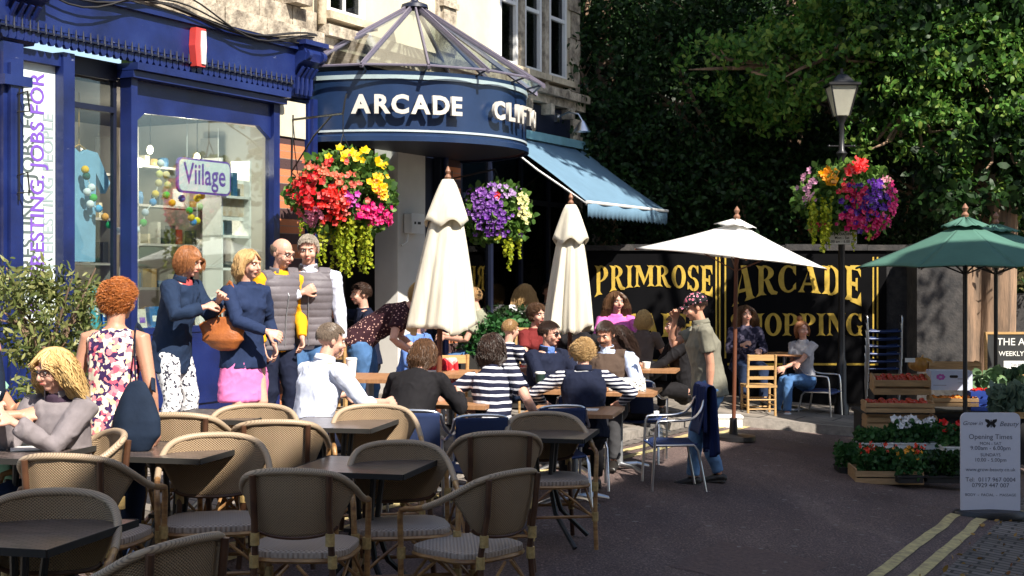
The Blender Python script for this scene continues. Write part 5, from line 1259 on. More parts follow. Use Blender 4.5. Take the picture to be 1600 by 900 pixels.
vb = empty('veg_crate', SP(1560, 640, 142), R(-5), 'blue plastic crate of red chillies and cabbages at the right of the stall', 'crate', SG)
m = MB()
for z in (0, .08, .16): m.b2(-.34, .34, -.2, -.185, z, z + .05); m.b2(-.34, .34, .185, .2, z, z + .05)
m.b2(-.34, -.32, -.18, .18, 0, .21); m.b2(.32, .34, -.18, .18, 0, .21); m.b2(-.31, .31, -.18, .18, 0, .02); m.build('crate_body', mat('blue plastic', (.02, .05, .25), .4), vb, smooth=False)
for k in range(26):
    m = MB(); q = Vector((random.uniform(-.3, .3), random.uniform(-.17, .1), .21 + random.uniform(0, .02))); a = random.uniform(0, 3); m.tube([q, q + Vector((.04 * math.cos(a), .04 * math.sin(a), .01)), q + Vector((.07 * math.cos(a), .07 * math.sin(a), 0))], [.012, .010, .003], 6); m.build('chilli', mat('red chilli', (.55, .02, .015), .3), None).location = vb.location
    tag(bpy.context.scene.objects[-1] if False else COL.objects[-1], 'red chilli in the blue plastic crate', 'chilli', 'red chillies in the blue crate')
for k, (dx, lb) in enumerate(((-.18, 'grey green cabbage lying left on the back of the stall'), (.06, 'grey green cabbage lying in the middle of the back of the stall'), (.3, 'dark cabbage at the right end of the stall'))):
    c = SP(1560, 603, 136) + Vector((dx, .12, 0)); o = empty('cabbage', c, 0, lb, 'cabbage', 'cabbages on the stall')
    d = NR.normal(size=(60, 3)); d /= np.linalg.norm(d, axis=1)[:, None]; leaves('cabbage_leaves', d * .07 + np.array([0, 0, .05]), .11, leafmat('cabbage leaf', (.12, .2, .1), (.06, .12, .07), .1), o, aspect=1.1, dirs=d)
    m = MB(); m.ball((0, 0, .05), (.08, .08, .07)); m.build('heart', mat('cabbage heart', (.15, .24, .1), .5), o)
tg = empty('price_card', SP(1422, 566, 130), 0, 'little white price card behind the tomato crates', 'sign'); m = MB(); m.b2(-.06, .06, -.003, .003, 0, .05); m.build('card', M_white, tg, smooth=False); m = MB(); m.tube([(0, .005, -.08), (0, .005, .05)], .003, 4); m.build('stick', M_wood, tg)
# flower trays
def plantpot(label, loc, rx, hz, flower, nfl, nl=900, trayc=None, size=.06, grp='flowers in trays below the stall', leafm=None, lsz=.05, name='flower_tray'):
    t = empty(name, loc, 0, label, 'plant tray', grp)
    if trayc is not None: m = MB(); m.b2(-rx, rx, -.13, .13, 0, .055); m.b2(-rx - .01, rx + .01, -.14, .14, .0552, .066); m.build('tray', trayc, t, smooth=False)
    P = np.stack([NR.uniform(-rx, rx, nl), NR.uniform(-.13, .13, nl), .06 + hz * NR.uniform(0, 1, nl) ** .8], 1); leaves('foliage', P, lsz, leafm or MLP, t, aspect=.8, droop=-.2)
    if flower: blossoms('blossoms', [(random.uniform(-rx, rx), random.uniform(-.15, .1), .06 + hz * random.uniform(.75, 1.25)) for _ in range(nfl)], size, flower, t)
    return t
MLP = leafmat('pot plant leaf', (.03, .10, .025), (.015, .06, .015), .25, (.06, .15, .04))
crate('dark wooden stand under the herb tray', at(1382, 157), -4, .66, .5, .14); 
plantpot('green herb tray in a white trough left of the cyclamen', SP(1365, 700, 152), .17, .12, None, 0, 700, M_white)
plantpot('white cyclamen in pale pots below the tomato crate', SP(1428, 700, 152), .22, .20, 'f4f4f8', 46, 1300, M_white, .085)
plantpot('red flowers in a white trough beside the board', SP(1500, 706, 155), .20, .20, 'e01010', 24, 900, M_white, .08)
plantpot('orange and red bedding flowers on the ground under the cyclamen', SP(1392, 750, 158), .32, .24, 'e83a10', 42, 1300, M_dark, .055)
plantpot('yellow bedding flowers on the ground by the orange ones', SP(1418, 752, 160), .12, .22, 'f0a010', 18, 300, M_dark, .05)
plantpot('small leafy plant tray at the left end of the stall', at(1326, 153), .12, .22, None, 0, 420, M_dark)
plantpot('dark leafed tray under the red flowers', SP(1480, 752, 158), .28, .22, None, 0, 900, M_dark, leafm=ML3)
m = MB(); m.b2(-.4, .4, -.12, .12, 0, .3); 
for k, (x, lb) in enumerate(((1528, 'small white pot lamp left'), )): pass
plantpot('spiky lavender pot right behind the white sign board', SP(1578, 652, 150), .14, .22, None, 0, 700, M_wood, leafm=leafmat('lavender leaf', (.14, .2, .14), (.07, .12, .08), .2), lsz=.1)
# beauty board
ab = empty('pavement_sign', at(1547, 176), R(-3), 'white rounded pavement sign with a black butterfly and opening times', 'sign board')
m = MB(); m.prism([(a, b + .47) for a, b in rrect(.52, .92, .055)], f, -.012, .012); o = m.build('panel', mat('pale sign panel', (.62, .62, .70), .4, var=.05), ab, smooth=False)
m = MB(); m.grid(lambda a, b: (.33 * math.cos(a * 2 * math.pi) * [1, 1, .93, 0][int(round(b * 3))], .15 * math.sin(a * 2 * math.pi) * [1, 1, .9, 0][int(round(b * 3))], [0, .035, .06, .075][int(round(b * 3))]), 40, 3, uv=False); m.build('base', M_black, ab, ang=50)
M_ink = mat('grey printed ink', (.09, .09, .12), .6)
def line(tx, sz, z, x=0, **kw): textobj('lettering', tx, sz, M_ink, ab, UP((x, -.0135, z)), **kw)
line('Grow in', .052, .835, -.158, shear=.35); line('Beauty', .06, .83, .158, shear=.35)
m = MB()
for sx in (-1, 1):
    m.prism([(0, .84), (sx * .018, .868), (sx * .05, .875), (sx * .052, .855), (sx * .03, .835), (sx * .042, .815), (sx * .03, .795), (sx * .012, .81)][::sx], lambda p_, q_, d: (p_ + .005, d, q_), -.0145, -.0125)
m.prism([(-.004, .80), (.004, .80), (.005, .865), (-.005, .865)], lambda p_, q_, d: (p_ + .005, d, q_), -.0152, -.0126); m.build('butterfly', M_black, ab, smooth=False)
for tx, sz, z in (('Opening Times', .062, .715), ('MON - SAT', .038, .655), ('9.00am - 6.00pm', .052, .615), ('SUNDAYS', .04, .555), ('10.00 - 5.00pm', .046, .51), ('www.grow-beauty.co.uk', .044, .425), ('Tel:  0117 967 0004', .054, .335), ('07929 447 007', .054, .285), ('BODY  -  FACIAL  -  MASSAGE', .034, .20)): line(tx, sz, z)
# albion chalkboard
cbd = chalk('large wood framed chalkboard of weekly specials at the right edge', 1602, 122, .98, .50, .96, [('THE ALBION', .13, 0, .40), ('WEEKLY SPECIALS', .085, 0, .25)], 0, 0)
m = MB(); m.b2(-.28, .1, -.014, -.011, 1.02, 1.12); m.build('paper_note', M_white, cbd, smooth=False); textobj('note_lettering', 'Deli Menu', .05, M_ink, cbd, UP((-.09, -.0155, 1.07)))
# sunlit leaf litter by the kerb
tag(leaves('fallen_leaves', [tuple(sv(random.uniform(-1.9, -1.2), random.uniform(8.5, 13.5), .012)) for _ in range(150)], .05, leafmat('dry leaf', (.35, .2, .05), (.2, .08, .03), .1), None, droop=0), 'scattered dry leaves in the gutter by the yellow lines', 'leaf litter', kind='stuff')
# ---------------- people ----------------
SK = {'fair': mat('fair skin', (.62, .34, .25), .5, var=.10, vs_=12, sub=.12), 'tan': mat('tanned skin', (.52, .26, .17), .5, var=.10, vs_=12, sub=.12)}
M_eyew = mat('eye white', (.7, .68, .66), .2); M_iris = mat('dark iris', (.03, .02, .015), .2); M_lip = mat('lips', (.45, .12, .10), .5)
HAIRS = {}
def hairmat(n, c, c2):
    if n not in HAIRS: HAIRS[n] = leafmat('hair ' + n, c, c2, 0, tuple(min(1, q * 1.35) for q in c)); HAIRS[n].node_tree.nodes['Principled BSDF'].inputs['Roughness'].default_value = .42
    return HAIRS[n]
HC = {'blonde': ((.58, .40, .17), (.34, .20, .07)), 'ginger': ((.46, .16, .045), (.24, .07, .02)), 'auburn': ((.30, .12, .045), (.15, .055, .02)), 'brown': ((.10, .05, .025), (.04, .02, .01)), 'dark': ((.035, .018, .012), (.012, .007, .005)), 'grey': ((.34, .29, .24), (.18, .15, .12)), 'short grey': ((.16, .12, .09), (.08, .06, .045)), 'light brown': ((.30, .18, .08), (.16, .09, .04)), 'sandy': ((.50, .33, .15), (.30, .17, .07))}
def ik(S, W, l1, l2, hint):
    d = W - S; L = d.length; mx_ = (l1 + l2) * .995
    if L > mx_: W = S + d * (mx_ / L); d = W - S; L = mx_
    a = (l1 * l1 - l2 * l2 + L * L) / (2 * L); h = math.sqrt(max(l1 * l1 - a * a, 1e-6)); dn = d / L
    hn = hint - dn * hint.dot(dn); hn = hn.normalized() if hn.length > 1e-5 else dn.orthogonal().normalized()
    return S + dn * a + hn * h, W
def hand(m, W, d, pn, side, curl=.6, k=1):
    """palm grows from wrist W along d; pn = palm normal (palm faces pn); side=+1 left hand, -1 right"""
    d = d.normalized(); pn = (pn - d * pn.dot(d)).normalized(); ac = d.cross(pn) * side      # across, towards the thumb side
    m.tube([W - d * .02, W + d * .02, W + d * .055 * k, W + d * .088 * k], [(.022, .017), (.032, .015), (.040, .014), (.038, .011)], 10, right=ac, dome=True)
    for i, L in enumerate((.070, .078, .072, .056)):
        off = (1.5 - i) * .0225; p = W + d * .086 * k + ac * off; dd = (d + ac * off * 1.6).normalized(); P = [W + d * .05 + ac * off * .9, p]
        for j, f_ in enumerate((.45, .32, .23)):
            an = curl * (j + .8) * .62; q = dd * math.cos(an) + pn * math.sin(an); p = p + q * L * f_ * k; P.append(p)
        m.tube(P, [.009, .0098, .0090, .0085, .0076], 7, dome=True)
    th = (d * .62 + ac * .75 + pn * .25).normalized(); b = W + d * .025 + ac * .022
    q = b + th * .038 * k; m.tube([b, q, q + (th + d * .5 + pn * .3).normalized() * .03 * k, q + (th * .4 + d * .8 + pn * .5).normalized() * .055 * k], [.014, .0125, .0108, .0085], 7, dome=True)
def crease(c, sd):
    a = mnoise.noise(Vector((c[0] * 7 + c[2] * 3, c[1] * 7, c[2] * 9 - c[0] * 4)) + sd); b = mnoise.noise(Vector((c[0] * 17 - c[2] * 6, c[1] * 15, c[2] * 11 + c[0] * 5)) + sd)
    return .006 * a + .009 * (1 - abs(b) * 3.2 if abs(b) < .31 else 0) * (.4 + a) + .001
def person(label, x, s_, rz, H=1.68, sit=False, lean=4, side=0, hair=('short', 'brown'), skin='fair', yaw=0, pitch=0, rh=None, lh=None, rhint=None, lhint=None, rcurl=.7, lcurl=.7, top=None, bottom=None, over=None, fem=False, build=1.0, up=0, knees=None, sleeve=1.0, hem=-.12, feet=None, glasses=None, beard=None, vox=.0058, shoes='dark', legs=True, turn=0, oh=.0, name='person', rpn=None, lpn=None):
    p = at(x, s_); off = .08 if vv(p.x, p.y) < -5.9 else 0
    root = empty(name, p + Vector((0, 0, off + up)), R(rz), label, 'person')
    K = H / 1.72; V3 = lambda *a: Vector(a) * K; w_ = build
    P = Vector((0, .04, .53)) * K if sit else Vector((0, 0, .94)) * K
    if sit: P.z = .535 if sit is True else sit
    RL = Matrix.Rotation(R(turn), 3, 'Z') @ Matrix.Rotation(R(side), 3, 'Y') @ Matrix.Rotation(R(lean), 3, 'X')
    RU = Matrix.Rotation(R(turn), 3, 'Z') @ Matrix.Rotation(R(side * 1.2), 3, 'Y') @ Matrix.Rotation(R(lean * 1.35 + 3), 3, 'X')
    rgt = RL @ Vector((1, 0, 0))
    waist = P + RL @ V3(0, -.01, .17); chest = waist + RU @ V3(0, 0, .20); shl = chest + RU @ V3(0, .01, .13); neck = shl + RU @ V3(0, .005, .06)
    hd = neck + (Matrix.Rotation(R(turn), 3, 'Z') @ Matrix.Rotation(R(lean * .7 + pitch * .5), 3, 'X')) @ V3(0, -.025, .155)
    sw_ = .172 if fem else .198; sw_ *= w_ ** .5
    shR = shl + RU @ V3(-sw_, .0, -.015); shL = shl + RU @ V3(sw_, .0, -.015)
    hw = (.155 if fem else .15) * w_; cw = (.14 if fem else .165) * w_; ww = (.118 if fem else .145) * w_; cd = (.105 if fem else .112) * w_
    TP = [P + RL @ V3(0, 0, -.09), P, waist, chest, shl + RU @ V3(0, 0, -.03), shl + RU @ V3(0, 0, .03), neck]
    TR = [(hw * K * .92, .10 * w_ * K), (hw * K, .115 * w_ * K), (ww * K, .098 * w_ * K), (cw * K, cd * K), (sw_ * K * .93, .088 * K), (sw_ * .55 * K, .068 * K), (.056 * K, .058 * K)]
    # arms
    l1, l2 = .295 * K, .255 * K
    Wr = Vector(rh) if rh else (V3(-.20, -.40, .80) if sit else shR + V3(-.07, -.04, -.53))
    Wl = Vector(lh) if lh else (V3(.20, -.40, .80) if sit else shL + V3(.07, -.04, -.53))
    Er, Wr = ik(shR, Wr, l1, l2, Vector(rhint) if rhint else Vector((-.5, .5, -.6))); El, Wl = ik(shL, Wl, l1, l2, Vector(lhint) if lhint else Vector((.5, .5, -.6)))
    # legs
    hipR = P + V3(-.088, 0, -.03); hipL = P + V3(.088, 0, -.03)
    if sit:
        kz = P.z + .0; kn = knees or ((-.13, -.42), (.13, -.42)); Kr = Vector((kn[0][0], kn[0][1], kz)); Kl = Vector((kn[1][0], kn[1][1], kz))
        ft = feet or ((-.13, -.40), (.13, -.44)); Ar = Vector((ft[0][0], ft[0][1], .09)); Al = Vector((ft[1][0], ft[1][1], .09))
    else:
        ft = feet or ((-.11, .03), (.11, -.03)); Ar = Vector((ft[0][0], ft[0][1], .085)); Al = Vector((ft[1][0], ft[1][1], .085))
        Kr, _ = ik(hipR, Ar, .43 * K, .415 * K, Vector((-.05, -1, 0))); Kl, _ = ik(hipL, Al, .43 * K, .415 * K, Vector((.05, -1, 0)))
    # ---- body
    m = MB(); m.tube(TP, TR, 20, right=rgt, dome=True)
    if fem:
        for sx in (-1, 1): m.ball(chest + RU @ V3(sx * .075, -.075, .0), (.062 * K, .05 * K, .06 * K), n=12, k=8)
    m.tube([neck - (hd - neck) * .25, neck, hd + Vector((0, .01, -.03))], [.062 * K, .054 * K, .052 * K], 12, dome=True)
    for S, E, W in ((shR, Er, Wr), (shL, El, Wl)):
        q = (E - S); m.tube([S + (shl - S) * .25, S, S + q * .4, E, E + (W - E) * .25, E + (W - E) * .7, W], [.050 * K, .055 * K, .046 * K, .037 * K, .039 * K, .030 * K, .023 * K], 12, dome=True)
    for hp, kn_, an in ((hipR, Kr, Ar), (hipL, Kl, Al)):
        if not legs: break
        m.tube([hp, hp.lerp(kn_, .35), hp.lerp(kn_, .8), kn_, kn_.lerp(an, .3) + Vector((0, .012, 0)), kn_.lerp(an, .8), an], [.088 * K * w_, .080 * K * w_, .058 * K, .053 * K, .055 * K, .036 * K, .034 * K], 14, dome=True)
        m.tube([an + Vector((0, .03, -.04)), an + Vector((0, -.05, -.05)), an + Vector((0, -.14, -.065))], [(.032, .03), (.036, .028), (.036, .018)], 10, right=(1, 0, 0), dome=True)
    dR = (Wr - Er).normalized(); dL = (Wl - El).normalized()
    hand(m, Wr, dR, Vector(rpn) if rpn else Vector((.8, -.1, -.5)), -1, rcurl, K); hand(m, Wl, dL, Vector(lpn) if lpn else Vector((-.8, -.1, -.5)), 1, lcurl, K)
    # ---- head
    HM = Matrix.Rotation(R(yaw + turn), 3, 'Z') @ Matrix.Rotation(R(pitch), 3, 'X'); h_ = lambda a, b, c: hd + HM @ (Vector((a, b, c)) * K)
    m.ball(h_(0, .015, .032), tuple(q * K for q in (.077, .096, .088)), HM, 18, 12); m.ball(h_(0, -.022, -.03), tuple(q * K for q in (.060, .074, .082)), HM, 16, 12)
    m.ball(h_(0, -.058, -.092), .024 * K, HM, 10, 8)
    m.tube([h_(0, -.092, .012), h_(0, -.104, -.010), h_(0, -.114, -.030)], [.009 * K, .0105 * K, .0145 * K], 8, dome=True)
    m.ball(h_(0, -.098, -.036), (.018 * K, .012 * K, .010 * K), HM, 10, 6)
    m.tube([h_(-.045, -.080, .026), h_(0, -.096, .024), h_(.045, -.080, .026)], .011 * K, 7, dome=True)
    for sx in (-1, 1):
        m.ball(h_(sx * .078, .012, -.008), tuple(q * K for q in (.010, .020, .031)), HM, 10, 8); m.ball(h_(sx * .038, -.064, -.035), .027 * K, HM, 10, 8)
    m.ball(h_(0, -.088, -.064), (.026 * K, .012 * K, .011 * K), HM, 10, 6)
    blob(m, 'body', SK[skin], root, vox, 3)
    for sx in (-1, 1):
        e = MB(); e.ball(h_(sx * .031, -.0855, .004), (.0135 * K, .008 * K, .0085 * K), HM, 10, 8); o = e.build('eye', M_eyew, root)
        e = MB(); e.ball(h_(sx * .031, -.092, .004), (.0062 * K, .003 * K, .0062 * K), HM, 8, 6); e.build('iris', M_iris, o)
    e = MB(); e.tube([h_(-.024, -.094, -.063), h_(-.010, -.1005, -.060), h_(0, -.1008, -.062), h_(.010, -.1005, -.060), h_(.024, -.094, -.063)], [.002, .0045, .005, .0045, .002], 6); e.build('lips', M_lip, root)
    # ---- clothes
    if top:
        mt, kw = top if isinstance(top, tuple) else (top, {})
        m = MB(); e = (.013 if not over else .004) + oh; sl_ = 0 if over and over[1].get('sleeve') else sleeve
        hb_ = P + RL @ V3(0, 0, hem) if not sit else P + RL @ V3(0, 0, max(hem, -.06))
        TPc = [hb_] + TP[1:6]; TRc = [(max(TR[0][0], TR[1][0]) + e * 1.3 + max(0, -hem - .1) * .2, max(TR[0][1], TR[1][1]) + e * 1.5)] + [(a + e, b + e) for a, b in TR[1:5]] + [(TR[5][0] * .92 + e, TR[5][1] + e)]
        m.tube(TPc, TRc, 22, right=rgt)
        if fem and not over:
            for sx in (-1, 1): m.ball(chest + RU @ V3(sx * .075, -.075, .0), (.074 * K, .06 * K, .07 * K), n=12, k=8)
        if not kw.get('strap'): m.tube([shl + RU @ V3(0, .0, .0), neck + (neck - shl) * .05], [(.10 * K, .085 * K), (.076 * K, .078 * K)], 14, right=rgt)
        if sl_ > 0:
            for S, E, W in ((shR, Er, Wr), (shL, El, Wl)):
                q = E - S; T_ = [S + (shl - S) * .3, S, S + q * .35]; r_ = [.062 * K, .069 * K, .062 * K]
                if sleeve > .5: T_ += [S + q * .8, E, E + (W - E) * .4]; r_ += [.055 * K, .054 * K, .050 * K]
                if sleeve > .5 and sleeve < 1: T_ = T_[:-1]; r_ = r_[:-1]; T_ += [E + (W - E) * .3]; r_ += [.052 * K]
                if sleeve >= 1: T_ += [E + (W - E) * .92]; r_ += [.040 * K]
                if sleeve <= .5: T_ += [S + q * .62]; r_ += [.066 * K]
                m.tube(T_, r_, 14)
        sd = Vector((x * .1, s_ * .1, 0))
        def wr(co, no, sd=sd, q=bool(kw.get('quilt'))):
            return np.array([crease(c, sd) for c in co], 'f')
        blob(m, kw.get('name', 'top'), mt, root, .009, 2, wr)
        if kw.get('collar'):
            m = MB(); rr = .068 * K; m.grid(lambda a, b: neck + RU @ Vector((rr * (1 + .12 * b) * math.cos(a * 6.283 - 1.57), (rr + .004) * (1 + .18 * b) * math.sin(a * 6.283 - 1.57), .035 - .04 * b - .03 * (1 - abs(a * 2 - 1)) ** 0 * (1 if (a < .06 or a > .94) else 0) * b)), 32, 3, uv=False); m.build('collar', kw['collar'], root, solid=.004)
    if over:                                            # gilet / open jacket, split at the front
        mt, kw = over; m = MB(); e = kw.get('e', .03)
        m.tube([P + RL @ V3(0, .0, kw.get('hem', -.08))] + TP[1:6], [(TR[1][0] + e * 1.25, TR[1][1] + e * 1.3)] + [(a + e, b + e) for a, b in TR[1:5]] + [(TR[5][0] + e * .6, TR[5][1] + e * .7)], 26, right=rgt)
        if fem:
            for sx in (-1, 1): m.ball(chest + RU @ V3(sx * .07, -.078, .0), (.08 * K, .066 * K, .08 * K), n=12, k=8)
        if kw.get('sleeve'):
            for S, E, W in ((shR, Er, Wr), (shL, El, Wl)):
                q = E - S; m.tube([S + (shl - S) * .3, S, S + q * .4, E, E + (W - E) * .5, E + (W - E) * kw['sleeve']], [.074 * K, .080 * K, .070 * K, .063 * K, .058 * K, .052 * K], 14)
        else:
            for S in (shR, shL): m.tube([S + (shl - S) * .6, S + (shl - S) * .16], [.070 * K, .072 * K], 14)
        def ql(co, no):
            return np.array([(.007 * abs(math.sin((c[2]) * math.pi / .062)) ** .5 if kw.get('quilt') else crease(c, Vector((3, 1, 2)))) + .003 * mnoise.noise(Vector((c[0] * 14, c[1] * 14, c[2] * 14))) for c in co], 'f')
        blob(m, kw.get('name', 'gilet'), mt, root, .008, 1, ql)
        # shirt front showing in the opening
        m = MB(); fr = lambda a, b: shl + RU @ V3(a, b, 0)
        m.tube([shl + RU @ V3(0, -.088 * w_ - e * .4, -.16), shl + RU @ V3(0, -.090 - e * .35, -.05), neck + RU @ V3(0, -.045, .0)], [(.014 * K, .008), (.040 * K, .018), (.055 * K, .02)], 10, right=rgt, dome=True); m.build('shirt_front', top[0] if isinstance(top, tuple) else top, root)
        m = MB(); rr = .074 * K; m.grid(lambda a, b: neck + RU @ Vector((rr * (1 + .1 * b) * math.cos(.10 * 6.283 + a * .80 * 6.283 - 1.57), rr * (1 + .1 * b) * math.sin(.10 * 6.283 + a * .80 * 6.283 - 1.57), .03 - .05 * b)), 28, 3, uv=False); m.build('collar', mt, root, solid=.007)
        if kw.get('quilt'): m = MB(); m.tube([P + RL @ V3(0, -.115 * w_ - e - .009, -.08), waist + RL @ V3(0, -.098 * w_ - e - .012, 0), chest + RU @ V3(0, -.112 * w_ - e - .010, 0), shl + RU @ V3(0, -.10 - e - .004, -.09)], .005, 6); m.build('zip', M_steel, root)
    if bottom:
        typ, mt = bottom; m = MB()
        if typ == 'skirt' and not sit:
            m.tube([P + V3(0, 0, .10), P + V3(0, 0, -.04), P + V3(0, 0, -.22), P + V3(0, 0, -.44)], [(ww * K + .004, .098 * w_ * K), (hw * K + .010, .118 * w_ * K), (hw * K + .045, .145 * K), (hw * K + .055, .15 * K)], 28, right=(1, 0, 0))
        else:
            m.tube([P + RL @ V3(0, 0, .09), P, P + V3(0, 0, -.08)], [(ww * K + .004, .096 * w_ * K), (hw * K + .006, .100 * w_ * K + .010), (hw * K * .95 + .01, .11 * w_ * K)], 20, right=(1, 0, 0), dome=True)
            end = {'trousers': .97, 'cropped': .72, 'shorts': 0}[typ]
            for hp, kn_, an in ((hipR, Kr, Ar), (hipL, Kl, Al)):
                if typ == 'shorts': m.tube([hp, hp.lerp(kn_, .4), hp.lerp(kn_, .85)], [.10 * K * w_, .095 * K * w_, .082 * K], 16)
                else: m.tube([hp, hp.lerp(kn_, .35), hp.lerp(kn_, .8), kn_, kn_.lerp(an, .4), kn_.lerp(an, end)], [.098 * K * w_, .092 * K * w_, .073 * K, .069 * K, .062 * K, .054 * K], 16, dome=False)
        blob(m, 'skirt' if typ == 'skirt' else typ if typ != 'cropped' else 'trousers', mt, root, .010, 2, lambda co, no: np.array([crease(c, Vector((7, 2, 5))) + .003 for c in co], 'f'))
    if legs and shoes:
        sm = {'dark': M_shd, 'white': M_shw, 'brown': M_shb}[shoes]
        for an in (Ar, Al):
            m = MB(); m.tube([an + Vector((0, .045, -.045)), an + Vector((0, -.02, -.042)), an + Vector((0, -.09, -.055)), an + Vector((0, -.16, -.066))], [(.038, .040), (.043, .043), (.047, .032), (.042, .022)], 12, right=(1, 0, 0), dome=True)
            m.tube([an + Vector((0, .06, -.077)), an + Vector((0, -.06, -.077)), an + Vector((0, -.18, -.077))], [(.042, .010), (.047, .010), (.043, .010)], 12, right=(1, 0, 0)); blob(m, 'shoe', sm, root, .007, 1)
    # ---- hair
    style, hc = hair; hm = hairmat(hc, *HC[hc]); m = MB()
    SKc = Vector((0, .014, .030)); SR = Vector((.083, .103, .096))
    def onsk(d, e=1.0): return SKc + Vector((d.x * SR.x, d.y * SR.y, d.z * SR.z)) * e
    spec = dict(short=(1900, .045, .003, .10, .0025), bald=(400, .03, 0, .04, .003), curly=(2200, .065, .013, .42, .0024), bob=(1900, .19, .006, .18, .0026), long=(2100, .34, .010, .12, .0026), bun=(1500, .12, 0, .02, .0028), fringe=(1900, .12, .004, .22, .0026), crop=(1900, .03, .002, .05, .0024))[style]
    n_, L0, crl, vol, r0 = spec
    rn = random.Random(int(x * 7 + s_))
    cap_ = {'short': (-.18, .50), 'bald': (-.25, 9), 'curly': (-.55, .34), 'bob': (-.62, .46), 'long': (-.62, .40), 'bun': (-.45, .42), 'fringe': (-.5, .22), 'crop': (-.2, .46)}[style]
    def ok(d):
        if style == 'bald': return -.45 < d.z < .22 and d.y > -.15 and (abs(d.x) > .35 or d.y > .3)
        lo = cap_[0] + (.5 * max(0, -d.y + .05)); front = d.y < -.28
        if front: return d.z > cap_[1] + .12 * (1 - min(1, abs(d.x) / .5)) - (.45 * max(0, abs(d.x) - .55))
        return d.z > lo
    # scalp cap
    c_ = MB(); nn = 28; kk = 18; vid = {}
    for j in range(kk + 1):
        for i in range(nn):
            ph = math.pi * j / kk; th = 2 * math.pi * i / nn; d = Vector((math.sin(ph) * math.cos(th), math.sin(ph) * math.sin(th), math.cos(ph)))
            if ok(d): vid[(i, j)] = len(c_.v); q = onsk(d, 1.02); c_.v.append(tuple(h_(*q)))
    for j in range(kk):
        for i in range(nn):
            q = [(i, j), ((i + 1) % nn, j), ((i + 1) % nn, j + 1), (i, j + 1)]
            if all(k in vid for k in q): c_.f.append(tuple(vid[k] for k in q)); c_.m.append(0)
    m.v += c_.v; m.f += c_.f; m.m += c_.m
    crown = Vector((.02, .045, .135)); cnt = 0; tries = 0
    while cnt < n_ and tries < n_ * 12:
        tries += 1; d = Vector((rn.gauss(0, 1), rn.gauss(0, 1), rn.gauss(0, 1))).normalized()
        if not ok(d): continue
        cnt += 1; q = onsk(d, 1.01); t_ = q - crown; nrm = Vector((d.x / SR.x, d.y / SR.y, d.z / SR.z)).normalized(); t_ = (t_ - nrm * t_.dot(nrm)); t_ = t_.normalized() if t_.length > 1e-4 else Vector((0, 1, 0))
        if style in ('short', 'crop'): t_ = (t_ + Vector((0, -.9, .1)) * (1 if d.z > .4 else .1)).normalized()
        if d.y < -.2 and style not in ('short', 'crop', 'fringe'): t_ = (t_ + Vector((1.3 * (1 if d.x > .0 else -1), .5, 0))).normalized()
        L = L0 * rn.uniform(.75, 1.1); ns = 3 if L0 < .06 else 7; st = L / ns; pts = [q]; ph = rn.uniform(0, 6.28); lay = 1.02 + vol * rn.uniform(0, .28)
        for j in range(ns):
            g_ = .18 + .22 * j / ns if L0 > .1 else .05
            t_ = (t_ + Vector((0, 0, -1)) * g_ * (1.6 if L0 > .15 else 1)).normalized(); q = q + t_ * st
            e_ = q - SKc; rr = math.sqrt((e_.x / SR.x) ** 2 + (e_.y / SR.y) ** 2 + (e_.z / SR.z) ** 2)
            if rr < lay and e_.z > -.09: q = SKc + e_ * (lay / rr)
            if q.y < .0 and q.z < .085 and style not in ('short', 'crop', 'curly'):
                lim = .080 * min(1, (.085 - q.z) / .05) if style != 'fringe' or q.z < .045 else 0
                if abs(q.x) < lim: q.x = lim * (1 if q.x >= 0 else -1)
                if q.z < .045 and q.y < -.02 and style != 'fringe': q.y += (-.02 - q.y) * .55
            if e_.z <= -.06:
                if q.z < -.09 and q.y < .05: q.y = q.y * .8 + .02
                if style == 'bob' and q.z < -.10: q += (Vector((0, .02, 0)) - Vector((q.x, q.y, 0))) * .10
            pts.append(q.copy())
        if crl: pts = [pts[0]] + [p_ + Vector((math.cos(ph + k * 2.1), math.sin(ph + k * 2.1), math.sin(ph + k * 1.7))) * crl * min(1, (k + 1) * .5) for k, p_ in enumerate(pts[1:])]
        N_ = len(pts); m.tube([h_(*p_) for p_ in pts], [r0 * K * (1 - .75 * (k / (N_ - 1)) ** 2) for k in range(N_)], 5)
    if style == 'bun': m.ball(h_(0, .06, .155), .042 * K, HM, 14, 10); 
    if style == 'bun':
        for k in range(60): a = rn.uniform(0, 6.28); b = rn.uniform(-1, 1); m.tube([h_(.043 * math.cos(a + t2_) * math.cos(b), .06 + .043 * math.sin(a + t2_) * math.cos(b), .155 + .043 * math.sin(b)) for t2_ in (0, .4, .8)], .004, 4)
    m.build('hair', hm, root, fixn=False)
    e = MB()
    for sx in (-1, 1): e.tube([h_(sx * .016, -.103, .0225), h_(sx * .034, -.098, .029), h_(sx * .05, -.083, .023)], [.003, .0038, .002], 5)
    e.build('eyebrows', hm, root)
    if beard: e = MB(); e.tube([h_(-.034, -.092, -.062), h_(-.016, -.106, -.050), h_(.016, -.106, -.050), h_(.034, -.092, -.062)], [.004, .010, .010, .004], 8, dome=True); e.build('moustache', hairmat('dark', *HC['dark']), root)
    if glasses:
        mt = M_black; e = MB(); g2 = MB()
        for sx in (-1, 1):
            ring = [h_(sx * .034 + .022 * math.cos(a), -.106 + .012 * abs(math.cos(a)) * (1 if sx * math.cos(a) > 0 else 0), .002 + .016 * math.sin(a)) for a in [k * .3927 for k in range(17)]]
            e.tube(ring, .0018 if glasses != 'sun' else .003, 5); e.tube([h_(sx * .056, -.094, .006), h_(sx * .079, -.04, .006), h_(sx * .083, .012, .002)], .0018, 5)
            if glasses == 'sun': g2.ball(h_(sx * .034, -.103, .002), (.024 * K, .006, .018 * K), HM, 12, 8)
